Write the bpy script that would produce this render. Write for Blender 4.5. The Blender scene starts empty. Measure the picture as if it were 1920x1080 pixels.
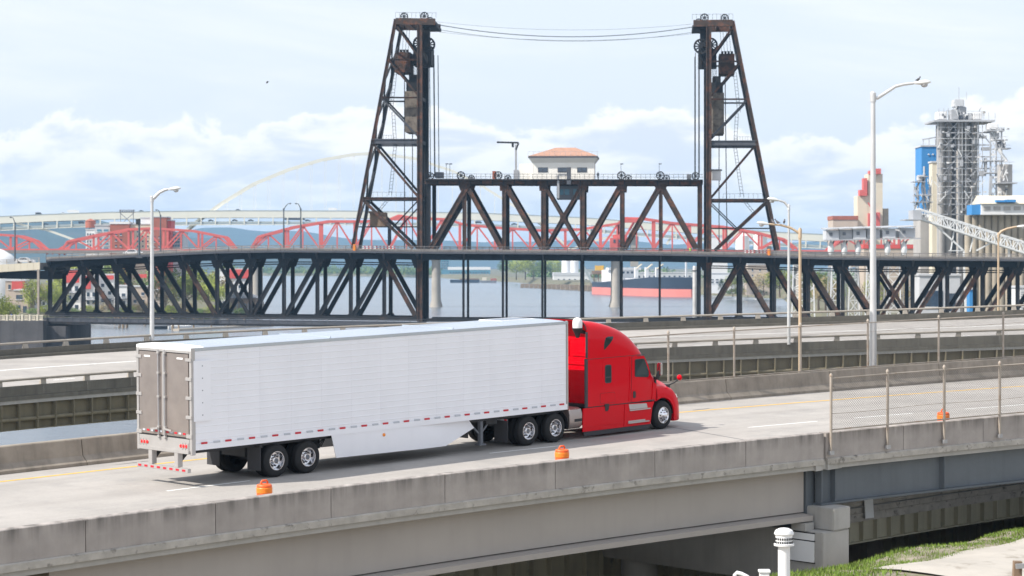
import bpy, bmesh, math, random
from mathutils import Vector, Matrix, noise
random.seed(7)
R = math.radians
scene = bpy.context.scene
COL = scene.collection

# ------------------------------------------------------------------ camera, sky, sun, exposure
FP, YH, HC = 4500.0, 490.0, 23.0            # focal length in pixels of a 1920 frame, horizon row, eye height above the river
cam = bpy.data.cameras.new('camera')
cam_ob = bpy.data.objects.new('camera', cam); COL.objects.link(cam_ob)
cam_ob.location = (0, 0, HC); cam_ob.rotation_euler = (R(90), 0, 0)
cam.sensor_width = 36; cam.lens = 36 * FP / 1920; cam.shift_y = -(540 - YH) / 1920
cam.clip_start = 1; cam.clip_end = 60000
cam.dof.use_dof = True; cam.dof.focus_distance = 78; cam.dof.aperture_fstop = 2.4
scene.camera = cam_ob
SUN_EL = R(45)
SUN_FROM = Vector((-0.77, -0.37, 0)).normalized()     # horizontal direction towards the sun
sun = bpy.data.lights.new('sun', 'SUN'); sun.energy = 3.65; sun.angle = R(0.53); sun.color = (1.0, 0.945, 0.86)
sun_ob = bpy.data.objects.new('sun', sun); COL.objects.link(sun_ob)
sv = Vector((SUN_FROM.x * math.cos(SUN_EL), SUN_FROM.y * math.cos(SUN_EL), math.sin(SUN_EL)))
sun_ob.rotation_euler = sv.to_track_quat('Z', 'Y').to_euler(); sun_ob.location = (-200, -60, 240)
world = bpy.data.worlds.new('World'); scene.world = world; world.use_nodes = True
def build_world():
    nt = world.node_tree; N = nt.nodes; Lk = nt.links; N.clear()
    def n(t, **k):
        o = N.new(t)
        for a, b in k.items(): setattr(o, a, b)
        return o
    def m(op, a, b=None, c=None, clamp=False):
        o = n('ShaderNodeMath', operation=op, use_clamp=clamp)
        for i, x in enumerate((a, b, c)):
            if x is None: continue
            if isinstance(x, (int, float)): o.inputs[i].default_value = x
            else: Lk.new(x, o.inputs[i])
        return o.outputs[0]
    def mr(x, a, b, c=0, d=1, smooth=True):
        o = n('ShaderNodeMapRange', interpolation_type='SMOOTHSTEP' if smooth else 'LINEAR')
        Lk.new(x, o.inputs[0])
        for i, v in zip((1, 2, 3, 4), (a, b, c, d)): o.inputs[i].default_value = v
        return o.outputs[0]
    def mix(f, a, b):
        o = n('ShaderNodeMix', data_type='RGBA'); Lk.new(f, o.inputs[0])
        for i, v in ((6, a), (7, b)):
            if isinstance(v, tuple): o.inputs[i].default_value = (*v, 1)
            else: Lk.new(v, o.inputs[i])
        return o.outputs[2]
    sky = n('ShaderNodeTexSky', sky_type='NISHITA', sun_disc=False, sun_elevation=SUN_EL, sun_rotation=math.atan2(SUN_FROM.x, SUN_FROM.y),
            altitude=0, air_density=1.0, dust_density=2.0, ozone_density=2.0)
    tc = n('ShaderNodeTexCoord'); sp = n('ShaderNodeSeparateXYZ'); Lk.new(tc.outputs['Generated'], sp.inputs[0])
    X, Y, Z = sp.outputs
    az = m('ARCTAN2', X, Y); el = m('ARCSINE', Z)
    def fbm(ka, ke, ox, oy, detail, rough, dist=0.0):
        cb = n('ShaderNodeCombineXYZ')
        Lk.new(m('ADD', m('MULTIPLY', az, ka), ox), cb.inputs[0]); Lk.new(m('ADD', m('MULTIPLY', el, ke), oy), cb.inputs[1])
        t = n('ShaderNodeTexNoise'); t.inputs['Scale'].default_value = 1; t.inputs['Detail'].default_value = detail
        t.inputs['Roughness'].default_value = rough; t.inputs['Distortion'].default_value = dist
        Lk.new(cb.outputs[0], t.inputs['Vector']); return t.outputs['Fac']
    # the cumulus bank: lumpy tops between one and four degrees up, broken layers below, thin veils above
    lump = fbm(34, 48, 4.3, 1.7, 9, 0.6, 0.15)
    big = fbm(11, 14, 9.1, 3.3, 3, 0.5)
    top = mr(el, 0.036, 0.086, 1.0, 0.0)
    d1 = m('ADD', m('ADD', m('MULTIPLY', m('SUBTRACT', lump, 0.5), 1.35), m('MULTIPLY', m('SUBTRACT', big, 0.5), 1.9)), m('SUBTRACT', top, 0.5))
    c1 = mr(d1, 0.0, 0.15)
    lay = fbm(16, 95, 2.2, 7.7, 6, 0.6, 0.4)
    c2 = m('MULTIPLY', mr(lay, 0.44, 0.60), mr(el, 0.075, 0.03))
    veil = m('MULTIPLY', mr(fbm(4.0, 15, 1.5, 5.5, 5, 0.6, 0.8), 0.42, 0.75), 0.55)
    cover = m('MAXIMUM', m('MULTIPLY', c1, 0.97), m('MULTIPLY', veil, mr(el, 1.3, 0.3)))
    shade = m('MULTIPLY', mr(fbm(20, 62, 4.3, 2.35, 5, 0.55, 0.3), 0.40, 0.60), mr(d1, 0.10, 0.42))
    shade = m('MAXIMUM', shade, m('MULTIPLY', m('MULTIPLY', m('SUBTRACT', 1.0, c2), 0.8), mr(el, 0.05, 0.02)))
    cloud = mix(shade, (4.7, 4.65, 4.6), (3.4, 3.64, 4.1))
    clear = mix(mr(el, 0.0, 1.3, 0.92, 0.75), sky.outputs[0], (3.55, 3.80, 4.2))
    col = mix(cover, clear, cloud)
    bg = n('ShaderNodeBackground'); bg.inputs[1].default_value = 0.15; Lk.new(col, bg.inputs[0])
    out = n('ShaderNodeOutputWorld'); Lk.new(bg.outputs[0], out.inputs[0])
build_world()
scene.view_settings.view_transform = 'Standard'; scene.view_settings.look = 'None'
scene.view_settings.exposure = 0.76; scene.view_settings.gamma = 1
scene.cycles.use_denoising = True
scene.cycles.max_bounces = 7; scene.cycles.transparent_max_bounces = 16
scene.cycles.volume_bounces = 0

# ------------------------------------------------------------------ helpers
WM = {}                                      # world matrix of every object made here
def W(x, y, d):                              # a point of the place, read off the photograph at distance d
    return Vector(((x - 960) * d / FP, d, HC + (YH - y) * d / FP))
def link(o): COL.objects.link(o); return o
def props(o, label=None, cat=None, group=None, kind=None):
    for k, v in (('label', label), ('category', cat), ('group', group), ('kind', kind)):
        if v: o[k] = v
    return o
def root(name, label, cat, loc=(0, 0, 0), group=None, mtx=None):
    o = link(bpy.data.objects.new(name, None)); o.empty_display_size = 0.5
    M = mtx if mtx is not None else Matrix.Translation(Vector(loc))
    o.matrix_world = M; WM[o] = M.copy()
    return props(o, label, cat, group)
def dup(o, mtx=None, parent=None, label=None, group=None):
    c = link(o.copy()); c.parent = parent
    if parent is None:
        M = mtx if mtx is not None else WM[o]
        c.matrix_basis = M; WM[c] = M.copy()
    else:
        WM[c] = WM[parent] @ o.matrix_basis
    if label: c['label'] = label
    if group: c['group'] = group
    for ch in list(o.children): dup(ch, None, c)
    return c
class MB:
    def __init__(s, fr=None): s.v = []; s.f = []; s.fr = fr
    def add(s, vs, fs):
        n = len(s.v); s.v += [Vector(v) for v in vs]; s.f += [tuple(i + n for i in f) for f in fs]; return s
    def box(s, a, b):
        (x0, y0, z0), (x1, y1, z1) = a, b
        x0, x1 = min(x0, x1), max(x0, x1); y0, y1 = min(y0, y1), max(y0, y1); z0, z1 = min(z0, z1), max(z0, z1)
        return s.add([(x0, y0, z0), (x1, y0, z0), (x1, y1, z0), (x0, y1, z0), (x0, y0, z1), (x1, y0, z1), (x1, y1, z1), (x0, y1, z1)],
                     [(0, 3, 2, 1), (4, 5, 6, 7), (0, 1, 5, 4), (1, 2, 6, 5), (2, 3, 7, 6), (3, 0, 4, 7)])
    def boxc(s, c, d): return s.box([c[i] - d[i] / 2 for i in range(3)], [c[i] + d[i] / 2 for i in range(3)])
    def bar(s, p, q, w, h, up=(0, 0, 1)):
        p, q = Vector(p), Vector(q); d = (q - p).normalized(); up = Vector(up)
        sd = d.cross(up)
        if sd.length < 1e-4: sd = d.cross(Vector((1, 0, 0)))
        sd.normalize(); u2 = sd.cross(d).normalized()
        a, b = sd * (w / 2), u2 * (h / 2)
        return s.add([p - a - b, p + a - b, p + a + b, p - a + b, q - a - b, q + a - b, q + a + b, q - a + b],
                     [(0, 1, 2, 3), (7, 6, 5, 4), (0, 4, 5, 1), (1, 5, 6, 2), (2, 6, 7, 3), (3, 7, 4, 0)])
    def sweep(s, rows, closed=True, caps=True):          # rows: cross-sections, each a list of points
        n = len(rows[0]); vs = [p for r in rows for p in r]; fs = []
        for i in range(len(rows) - 1):
            for j in range(n if closed else n - 1):
                k = (j + 1) % n
                fs.append((i * n + j, i * n + k, (i + 1) * n + k, (i + 1) * n + j))
        if caps and closed:
            fs.append(tuple(reversed(range(n)))); fs.append(tuple(range((len(rows) - 1) * n, len(rows) * n)))
        return s.add(vs, fs)
    def tube(s, pts, r, n=8, caps=True):
        pts = [Vector(p) for p in pts]; rows = []; prev = None
        for i, p in enumerate(pts):
            d = (pts[min(i + 1, len(pts) - 1)] - pts[max(i - 1, 0)]).normalized()
            if prev is None:
                a = d.orthogonal().normalized()
            else:
                a = (prev - d * prev.dot(d)).normalized()
            prev = a; b = d.cross(a); rr = r[i] if isinstance(r, (list, tuple)) else r
            rows.append([p + (a * math.cos(2 * math.pi * k / n) + b * math.sin(2 * math.pi * k / n)) * rr for k in range(n)])
        return s.sweep(rows, True, caps)
    def lathe(s, prof, c=(0, 0, 0), axis=(0, 0, 1), n=24, caps=True):   # prof: (radius, distance along axis)
        ax = Vector(axis).normalized(); a = ax.orthogonal().normalized(); b = ax.cross(a); c = Vector(c)
        rows = [[c + ax * t + (a * math.cos(2 * math.pi * k / n) + b * math.sin(2 * math.pi * k / n)) * r for k in range(n)] for r, t in prof]
        return s.sweep(rows, True, caps)
    def prism(s, poly, vec):
        vec = Vector(vec); p = [Vector(q) for q in poly]
        return s.sweep([p, [q + vec for q in p]])
    def build(s, name, mat, parent=None, bevel=0, smooth=None, seg=2):
        lo = Vector([min(v[i] for v in s.v) for i in range(3)]); hi = Vector([max(v[i] for v in s.v) for i in range(3)])
        c = Vector(((lo.x + hi.x) / 2, (lo.y + hi.y) / 2, lo.z))
        me = bpy.data.meshes.new(name); me.from_pydata([v - c for v in s.v], [], s.f)
        bm = bmesh.new(); bm.from_mesh(me)
        bmesh.ops.recalc_face_normals(bm, faces=bm.faces)
        if bevel: bmesh.ops.bevel(bm, geom=bm.edges[:], offset=bevel, segments=seg, affect='EDGES', clamp_overlap=True)
        bm.to_mesh(me); bm.free()
        if smooth is not None:
            for p in me.polygons: p.use_smooth = True
            me.set_sharp_from_angle(angle=R(smooth))
        me.materials.append(mat)
        return place(name, me, (s.fr or Matrix()) @ Matrix.Translation(c), parent)
def place(name, me, M, parent=None):
    o = link(bpy.data.objects.new(name, me)); WM[o] = M.copy()
    if parent is None: o.matrix_basis = M
    else: o.parent = parent; o.matrix_basis = WM[parent].inverted() @ M
    return o

# ------------------------------------------------------------------ materials
MATS = {}
def mat(name, col, rough=0.7, metal=0.0, var=0.12, scale=0.6, col2=None, lo=0.5, hi=0.7, streak=0.0, bump=0.0, bscale=6.0, spec=0.5, coat=0.0, sscale=1.0, stain=0.0, trans=0.0, grain=0.0, gscale=9.0):
    mt = bpy.data.materials.new(name); mt.use_nodes = True; MATS[name] = mt
    nt = mt.node_tree; N = nt.nodes; Lk = nt.links; b = N['Principled BSDF']
    b.inputs['Roughness'].default_value = rough; b.inputs['Metallic'].default_value = metal
    b.inputs['Specular IOR Level'].default_value = spec; b.inputs['Coat Weight'].default_value = coat
    if coat: b.inputs['Coat Roughness'].default_value = 0.04
    if trans: b.inputs['Transmission Weight'].default_value = trans
    tc = N.new('ShaderNodeTexCoord'); oi = N.new('ShaderNodeObjectInfo')
    ad = N.new('ShaderNodeVectorMath'); ad.operation = 'ADD'
    sc_ = N.new('ShaderNodeVectorMath'); sc_.operation = 'SCALE'; sc_.inputs[0].default_value = (37, 53, 29); Lk.new(oi.outputs['Random'], sc_.inputs['Scale'])
    Lk.new(tc.outputs['Object'], ad.inputs[0]); Lk.new(sc_.outputs[0], ad.inputs[1])
    def tex(sca, det=4, vec=None, rough_=0.6):
        t = N.new('ShaderNodeTexNoise'); t.inputs['Scale'].default_value = sca; t.inputs['Detail'].default_value = det; t.inputs['Roughness'].default_value = rough_
        Lk.new(vec or ad.outputs[0], t.inputs['Vector']); return t.outputs['Fac']
    def mixc(f, a, c, blend='MIX'):
        o = N.new('ShaderNodeMix'); o.data_type = 'RGBA'; o.blend_type = blend
        if isinstance(f, float): o.inputs[0].default_value = f
        else: Lk.new(f, o.inputs[0])
        for i, v in ((6, a), (7, c)):
            if isinstance(v, tuple): o.inputs[i].default_value = (*v, 1)
            else: Lk.new(v, o.inputs[i])
        return o.outputs[2]
    def mr(x, a, c, d=0.0, e=1.0):
        o = N.new('ShaderNodeMapRange'); Lk.new(x, o.inputs[0])
        for i, v in zip((1, 2, 3, 4), (a, c, d, e)): o.inputs[i].default_value = v
        return o.outputs[0]
    f = mr(tex(scale, 6), 0.3, 0.7)
    cc = mixc(f, tuple(max(0, c * (1 - var)) for c in col), tuple(min(1, c * (1 + var)) for c in col))
    if col2: cc = mixc(mr(tex(scale * 1.7, 7), lo, hi), cc, col2)
    if grain: cc = mixc(mr(tex(gscale, 3, None, 0.8), 0.35, 0.65, 0.0, grain), cc, tuple(c * 0.45 for c in col))
    if streak or stain:
        mp = N.new('ShaderNodeMapping'); mp.inputs['Scale'].default_value = (3.2 * sscale, 3.2 * sscale, 0.22 * sscale); Lk.new(ad.outputs[0], mp.inputs[0])
        st = tex(1.0, 6, mp.outputs[0])
        if streak: cc = mixc(mr(st, 0.48, 0.8, 0.0, streak), cc, tuple(c * 0.25 for c in col))
        if stain:                                  # grime that has run down from the top edge
            sp = N.new('ShaderNodeSeparateXYZ'); Lk.new(tc.outputs['Generated'], sp.inputs[0])
            mu = N.new('ShaderNodeMath'); mu.operation = 'MULTIPLY'; Lk.new(mr(sp.outputs[2], 0.55, 1.0), mu.inputs[0]); Lk.new(mr(st, 0.38, 0.66), mu.inputs[1])
            mu2 = N.new('ShaderNodeMath'); mu2.operation = 'MULTIPLY'; Lk.new(mu.outputs[0], mu2.inputs[0]); mu2.inputs[1].default_value = stain
            cc = mixc(mu2.outputs[0], cc, (0.03, 0.03, 0.026))
    Lk.new(cc, b.inputs['Base Color'])
    if bump:
        bp = N.new('ShaderNodeBump'); bp.inputs['Strength'].default_value = bump; bp.inputs['Distance'].default_value = 0.02
        Lk.new(tex(bscale, 8), bp.inputs['Height']); Lk.new(bp.outputs[0], b.inputs['Normal'])
    return mt
# foreground
m_road = mat('road_concrete', (0.385, 0.36, 0.335), 0.9, var=0.10, scale=0.35, col2=(0.30, 0.285, 0.27), lo=0.5, hi=0.75, bump=0.6, bscale=14, grain=0.16)
m_conc = mat('parapet_concrete', (0.375, 0.337, 0.312), 0.9, var=0.16, scale=0.9, streak=0.18, stain=0.6, bump=0.4, bscale=9)
m_conc_d = mat('dirty_concrete', (0.29, 0.25, 0.205), 0.9, var=0.2, scale=1.1, streak=0.45, bump=0.4, bscale=9)
m_conc_l = mat('light_concrete', (0.40, 0.385, 0.36), 0.9, var=0.1, scale=0.8, streak=0.2, bump=0.3)
m_ledge = mat('mossy_ledge', (0.42, 0.39, 0.35), 0.95, var=0.2, scale=2.2, col2=(0.12, 0.11, 0.095), lo=0.56, hi=0.72, bump=0.6)
m_girder = mat('painted_girder', (0.38, 0.345, 0.315), 0.75, var=0.06, scale=0.35, streak=0.08)
m_steelgirder = mat('grey_steel_girder', (0.115, 0.13, 0.145), 0.6, var=0.12, scale=0.5, streak=0.2)
m_olive = mat('olive_girder', (0.46, 0.43, 0.32), 0.8, var=0.14, scale=0.5, col2=(0.30, 0.30, 0.25), lo=0.62, hi=0.68, streak=0.3)
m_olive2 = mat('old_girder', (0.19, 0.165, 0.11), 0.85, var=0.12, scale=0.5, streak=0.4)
m_yellow = mat('yellow_line', (0.72, 0.42, 0.06), 0.85, var=0.15, scale=3)
m_white_line = mat('white_line', (0.78, 0.78, 0.76), 0.85, var=0.1, scale=5, col2=(0.45, 0.44, 0.42), lo=0.6, hi=0.72)
m_galv = mat('galvanised', (0.42, 0.42, 0.43), 0.5, 0.6, var=0.12, scale=2)
m_post = mat('weathered_post', (0.38, 0.33, 0.28), 0.7, 0.2, var=0.15, scale=2, col2=(0.30, 0.21, 0.14), lo=0.55, hi=0.7)
m_rail = mat('weathered_rail', (0.34, 0.305, 0.26), 0.7, 0.1, var=0.15, scale=1.5)
m_orange = mat('orange_plastic', (0.80, 0.12, 0.02), 0.5, var=0.08, scale=4)
m_orange_d = mat('orange_sheeting', (0.85, 0.22, 0.02), 0.4, var=0.05, scale=4)
m_lamp = mat('lamp_pole_metal', (0.60, 0.60, 0.60), 0.45, 0.35, var=0.08, scale=1.5)
m_lamp_tan = mat('lamp_pole_tan', (0.50, 0.38, 0.26), 0.6, 0.1, var=0.15, scale=1.5)
m_lamp_dark = mat('lamp_pole_dark', (0.10, 0.12, 0.14), 0.5, 0.3, var=0.1)
m_lamphead = mat('lamp_head', (0.72, 0.72, 0.70), 0.45, 0.1, var=0.06)
m_lens = mat('lamp_lens', (0.45, 0.45, 0.46), 0.15, 0.0, var=0.05, spec=0.8)
m_white = mat('white_paint', (0.80, 0.80, 0.80), 0.5, var=0.03)
m_grass = mat('grass', (0.14, 0.22, 0.03), 0.95, var=0.4, scale=2.0, col2=(0.20, 0.19, 0.07), lo=0.5, hi=0.7)
m_soil = mat('bank_soil', (0.17, 0.14, 0.10), 1.0, var=0.25, scale=0.3, col2=(0.08, 0.10, 0.035), lo=0.45, hi=0.6, bump=0.5)
m_gravel = mat('bank_gravel', (0.26, 0.225, 0.18), 1.0, var=0.25, scale=0.8, col2=(0.13, 0.14, 0.06), lo=0.5, hi=0.65, bump=0.5)
m_path = mat('path_concrete', (0.40, 0.37, 0.33), 0.95, var=0.12, scale=0.6, col2=(0.24, 0.21, 0.17), lo=0.58, hi=0.7, bump=0.3)
# truck
m_red = mat('red_paint', (0.64, 0.0005, 0.010), 0.4, 0.0, var=0.02, scale=1, spec=0.03, coat=0.55)
m_red.node_tree.nodes['Principled BSDF'].inputs['Coat IOR'].default_value = 1.33
m_trailer = mat('trailer_white', (0.85, 0.85, 0.88), 0.36, 0.0, var=0.03, scale=0.5, spec=0.5, streak=0.05, sscale=0.6, bump=0.25, bscale=1.3)
m_roof = mat('trailer_roof', (0.60, 0.65, 0.72), 0.24, 0.7, var=0.04, scale=0.8)
m_alu = mat('brushed_aluminium', (0.40, 0.345, 0.315), 0.40, 0.7, var=0.10, scale=1.6, bump=0.15, bscale=30)
m_alu2 = mat('bright_aluminium', (0.48, 0.46, 0.445), 0.4, 0.4, var=0.06, scale=2)
m_chrome = mat('polished_rim', (0.80, 0.80, 0.82), 0.16, 1.0, var=0.03)
m_tyre = mat('tyre_rubber', (0.012, 0.012, 0.013), 0.8, var=0.2, scale=5)
m_blackp = mat('black_plastic', (0.018, 0.018, 0.02), 0.55, var=0.1, scale=3)
m_greyp = mat('grey_rubber_trim', (0.045, 0.045, 0.05), 0.7, var=0.1, scale=3)
m_glass = mat('dark_window_glass', (0.014, 0.034, 0.038), 0.05, var=0.4, spec=0.4)
m_refl_r = mat('red_reflector', (0.55, 0.015, 0.03), 0.35, var=0.05)
m_refl_w = mat('silver_reflector', (0.50, 0.52, 0.56), 0.35, var=0.05)
m_redlamp = mat('tail_lamp', (0.75, 0.02, 0.02), 0.2, var=0.05, coat=0.5)
m_amber = mat('amber_lamp', (0.85, 0.25, 0.01), 0.25, var=0.05, coat=0.4)
m_solar = mat('solar_panel', (0.05, 0.06, 0.11), 0.2, var=0.1, coat=0.4)
m_wire = mat('fence_wire', (0.13, 0.12, 0.11), 0.7, 0.0, var=0.15, scale=2)
# lift bridge
m_rust = mat('rusty_steel', (0.052, 0.036, 0.030), 0.85, var=0.3, scale=0.35, col2=(0.135, 0.058, 0.034), lo=0.48, hi=0.62, streak=0.45, sscale=0.5)
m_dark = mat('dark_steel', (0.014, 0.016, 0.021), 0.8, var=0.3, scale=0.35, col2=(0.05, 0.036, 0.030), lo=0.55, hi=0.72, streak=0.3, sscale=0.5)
m_greysteel = mat('grey_steel', (0.075, 0.08, 0.095), 0.75, var=0.2, scale=0.5)
m_cw = mat('counterweight_concrete', (0.20, 0.17, 0.14), 0.95, var=0.3, scale=0.6, col2=(0.09, 0.075, 0.06), lo=0.5, hi=0.65, streak=0.5, sscale=0.4, bump=0.6)
m_fascia = mat('deck_fascia', (0.012, 0.018, 0.028), 0.85, var=0.25, scale=0.3)
m_decktop = mat('bridge_deck', (0.22, 0.20, 0.19), 0.9, var=0.1)
m_railb = mat('bridge_railing', (0.16, 0.15, 0.15), 0.8, var=0.2)
m_raill = mat('light_rail', (0.36, 0.33, 0.30), 0.8, var=0.15)
m_cream = mat('cream_siding', (0.86, 0.83, 0.77), 0.8, var=0.04)
m_roofr = mat('terracotta_roof', (0.40, 0.23, 0.165), 0.85, var=0.12, scale=0.8)
m_win = mat('window_glass', (0.05, 0.07, 0.10), 0.1, var=0.3, spec=0.8)
m_wood = mat('old_timber', (0.22, 0.15, 0.10), 0.9, var=0.25, streak=0.3)
# background
m_redbr = mat('red_bridge_paint', (0.60, 0.125, 0.11), 0.75, var=0.12, scale=0.2)
m_pier = mat('bridge_pier', (0.36, 0.33, 0.29), 0.95, var=0.12, scale=0.2, streak=0.3, sscale=0.2)
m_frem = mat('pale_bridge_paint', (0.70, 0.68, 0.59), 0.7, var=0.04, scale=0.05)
m_frem_d = mat('pale_bridge_shade_steel', (0.34, 0.38, 0.38), 0.7, var=0.06, scale=0.05)  # darker copy of the pale paint, with shade put into the colour
m_brick = mat('brick_wall', (0.36, 0.12, 0.08), 0.9, var=0.14, scale=0.25)
m_grey_b = mat('grey_wall', (0.52, 0.53, 0.55), 0.85, var=0.06, scale=0.2)
m_white_b = mat('white_wall', (0.72, 0.72, 0.72), 0.85, var=0.05, scale=0.2)
m_beige_b = mat('beige_wall', (0.48, 0.40, 0.33), 0.9, var=0.08, scale=0.2)
m_cream_b = mat('cream_wall', (0.64, 0.58, 0.46), 0.9, var=0.06, scale=0.2)
m_red_b = mat('red_wall', (0.58, 0.09, 0.08), 0.85, var=0.08, scale=0.2)
m_silo = mat('silo_concrete', (0.42, 0.40, 0.38), 0.9, var=0.12, scale=0.15, streak=0.4, sscale=0.15)
m_silo_t = mat('silo_concrete_tan', (0.38, 0.33, 0.26), 0.9, var=0.16, scale=0.2, streak=0.45, sscale=0.15)
m_blue = mat('blue_cladding', (0.045, 0.24, 0.55), 0.6, var=0.04, scale=0.1)
m_teal = mat('teal_glass', (0.08, 0.22, 0.30), 0.3, var=0.1, scale=0.1)
m_frame = mat('grey_framework', (0.40, 0.41, 0.43), 0.7, 0.1, var=0.15, scale=0.3)
m_framed = mat('dark_machinery', (0.16, 0.17, 0.19), 0.8, var=0.2, scale=0.3)
m_wframe = mat('white_framework', (0.72, 0.73, 0.73), 0.65, var=0.08, scale=0.3)
m_hull = mat('hull_navy', (0.018, 0.030, 0.055), 0.5, var=0.15, scale=0.05, streak=0.15, sscale=0.1)
m_hullr = mat('hull_red', (0.62, 0.20, 0.17), 0.7, var=0.08, scale=0.05)
m_pile = mat('timber_pile', (0.26, 0.20, 0.14), 0.95, var=0.25, streak=0.3, sscale=0.3)
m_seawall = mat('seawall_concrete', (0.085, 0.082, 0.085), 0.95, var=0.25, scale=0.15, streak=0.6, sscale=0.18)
m_dirt = mat('sand', (0.42, 0.37, 0.31), 1.0, var=0.12, scale=0.2)
m_bluetarp = mat('blue_tarp', (0.03, 0.30, 0.62), 0.6, var=0.1)
m_hill = mat('forest_hill', (0.022, 0.036, 0.024), 1.0, var=0.5, scale=0.006, col2=(0.06, 0.06, 0.05), lo=0.58, hi=0.7)
m_bark = mat('bark', (0.13, 0.10, 0.075), 0.95, var=0.25)
m_dkcar = mat('dark_car_paint', (0.03, 0.035, 0.045), 0.3, coat=0.4)
m_whcar = mat('white_car_paint', (0.78, 0.78, 0.78), 0.3, coat=0.4)
m_skin = mat('skin', (0.45, 0.27, 0.19), 0.6)
m_vest = mat('hi_vis_fabric', (0.45, 0.75, 0.05), 0.8)
m_cloth_d = mat('dark_fabric', (0.03, 0.035, 0.05), 0.9)
m_cloth_b = mat('blue_fabric', (0.03, 0.08, 0.35), 0.9)
m_cloth_r = mat('red_fabric', (0.40, 0.03, 0.03), 0.9)
m_bird = mat('feathers', (0.10, 0.10, 0.11), 0.8, var=0.4, scale=8)
def leafmat(name, col, var=0.35):
    mt = mat(name, col, 0.8, var=var, scale=0.5)
    b = mt.node_tree.nodes['Principled BSDF']; b.inputs['Subsurface Weight'].default_value = 0
    return mt
m_leaf = [leafmat('leaf_spring_green', (0.26, 0.30, 0.05)), leafmat('leaf_mid_green', (0.11, 0.17, 0.04)), leafmat('leaf_budding', (0.30, 0.24, 0.12)), leafmat('leaf_conifer', (0.03, 0.06, 0.03))]
def water_material():
    mt = bpy.data.materials.new('river_water'); mt.use_nodes = True; nt = mt.node_tree; N = nt.nodes; Lk = nt.links; b = N['Principled BSDF']
    b.inputs['Base Color'].default_value = (0.115, 0.125, 0.125, 1); b.inputs['Roughness'].default_value = 0.20; b.inputs['IOR'].default_value = 1.33
    tc = N.new('ShaderNodeTexCoord'); mp = N.new('ShaderNodeMapping'); mp.inputs['Scale'].default_value = (0.22, 0.5, 1); Lk.new(tc.outputs['Object'], mp.inputs[0])
    t = N.new('ShaderNodeTexNoise'); t.inputs['Scale'].default_value = 1.3; t.inputs['Detail'].default_value = 5; Lk.new(mp.outputs[0], t.inputs['Vector'])
    t2 = N.new('ShaderNodeTexNoise'); t2.inputs['Scale'].default_value = 0.012; t2.inputs['Detail'].default_value = 4; Lk.new(tc.outputs['Object'], t2.inputs['Vector'])
    bp = N.new('ShaderNodeBump'); bp.inputs['Distance'].default_value = 0.35; Lk.new(t.outputs[0], bp.inputs['Height'])
    mr = N.new('ShaderNodeMapRange'); Lk.new(t2.outputs[0], mr.inputs[0]); mr.inputs[1].default_value = 0.35; mr.inputs[2].default_value = 0.65; mr.inputs[3].default_value = 0.35; mr.inputs[4].default_value = 0.8
    Lk.new(mr.outputs[0], bp.inputs['Strength']); Lk.new(bp.outputs[0], b.inputs['Normal'])
    mc = N.new('ShaderNodeMix'); mc.data_type = 'RGBA'; mc.inputs[6].default_value = (0.10, 0.13, 0.17, 1); mc.inputs[7].default_value = (0.15, 0.165, 0.18, 1); Lk.new(t2.outputs[0], mc.inputs[0]); Lk.new(mc.outputs[2], b.inputs['Base Color'])
    return mt
m_water = water_material()
def streak_road():                          # wear that runs along the wheel paths, from a UV map that follows the lanes
    nt = m_road.node_tree; N = nt.nodes; Lk = nt.links; b = N['Principled BSDF']; src = b.inputs['Base Color'].links[0].from_socket
    uv = N.new('ShaderNodeUVMap'); uv.uv_map = 'lanes'; mp = N.new('ShaderNodeMapping'); mp.inputs['Scale'].default_value = (0.035, 0.75, 1); Lk.new(uv.outputs[0], mp.inputs[0])
    t = N.new('ShaderNodeTexNoise'); t.inputs['Scale'].default_value = 1.0; t.inputs['Detail'].default_value = 5; Lk.new(mp.outputs[0], t.inputs['Vector'])
    mr = N.new('ShaderNodeMapRange'); Lk.new(t.outputs[0], mr.inputs[0])
    for i, v in zip((1, 2, 3, 4), (0.42, 0.66, 0.0, 0.30)): mr.inputs[i].default_value = v
    mx = N.new('ShaderNodeMix'); mx.data_type = 'RGBA'; Lk.new(mr.outputs[0], mx.inputs[0]); Lk.new(src, mx.inputs[6]); mx.inputs[7].default_value = (0.20, 0.185, 0.17, 1); Lk.new(mx.outputs[2], b.inputs['Base Color'])
streak_road()
def lane_uv(o, fn):
    me = o.data; uv = me.uv_layers.new(name='lanes')
    for l in me.loops: uv.data[l.index].uv = fn(o.matrix_basis @ me.vertices[l.vertex_index].co)
# ------------------------------------------------------------------ ground, river, banks, hills
def flat(name, pts, z, m, kind='structure', parent=None, bm_only=False):
    mb = MB(); mb.add([(p[0], p[1], z) for p in pts], [tuple(range(len(pts)))])
    return props(mb.build(name, m, parent), kind=kind)
flat('ground', [(-16000, -400), (16000, -400), (16000, 24000), (-16000, 24000)], -6.0, m_soil)
flat('river', [(-1500, -350), (900, -350), (900, 4300), (-1500, 4300)], 0.0, m_water)
def bank(name, edge, back, z, run, m):                 # edge: waterline points; back: inland corners; the slope rises from the river to z
    mb = MB(); n = len(edge); top = []
    for i, p in enumerate(edge):
        a = Vector(edge[max(i - 1, 0)]); b = Vector(edge[min(i + 1, n - 1)]); d = (b - a).normalized(); nr = Vector((d.y, -d.x))
        top.append(Vector(p) + nr * run * (1 + 0.25 * math.sin(i * 2.3)))
    vs = [(p[0], p[1], -5.5) for p in edge] + [(p.x, p.y, z) for p in top] + [(p[0], p[1], z) for p in back]
    fs = [(i, i + 1, n + i + 1, n + i) for i in range(n - 1)] + [tuple(range(n, 2 * n + len(back)))]
    mb.add(vs, fs); o = mb.build(name, m); return props(o, kind='structure')
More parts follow.
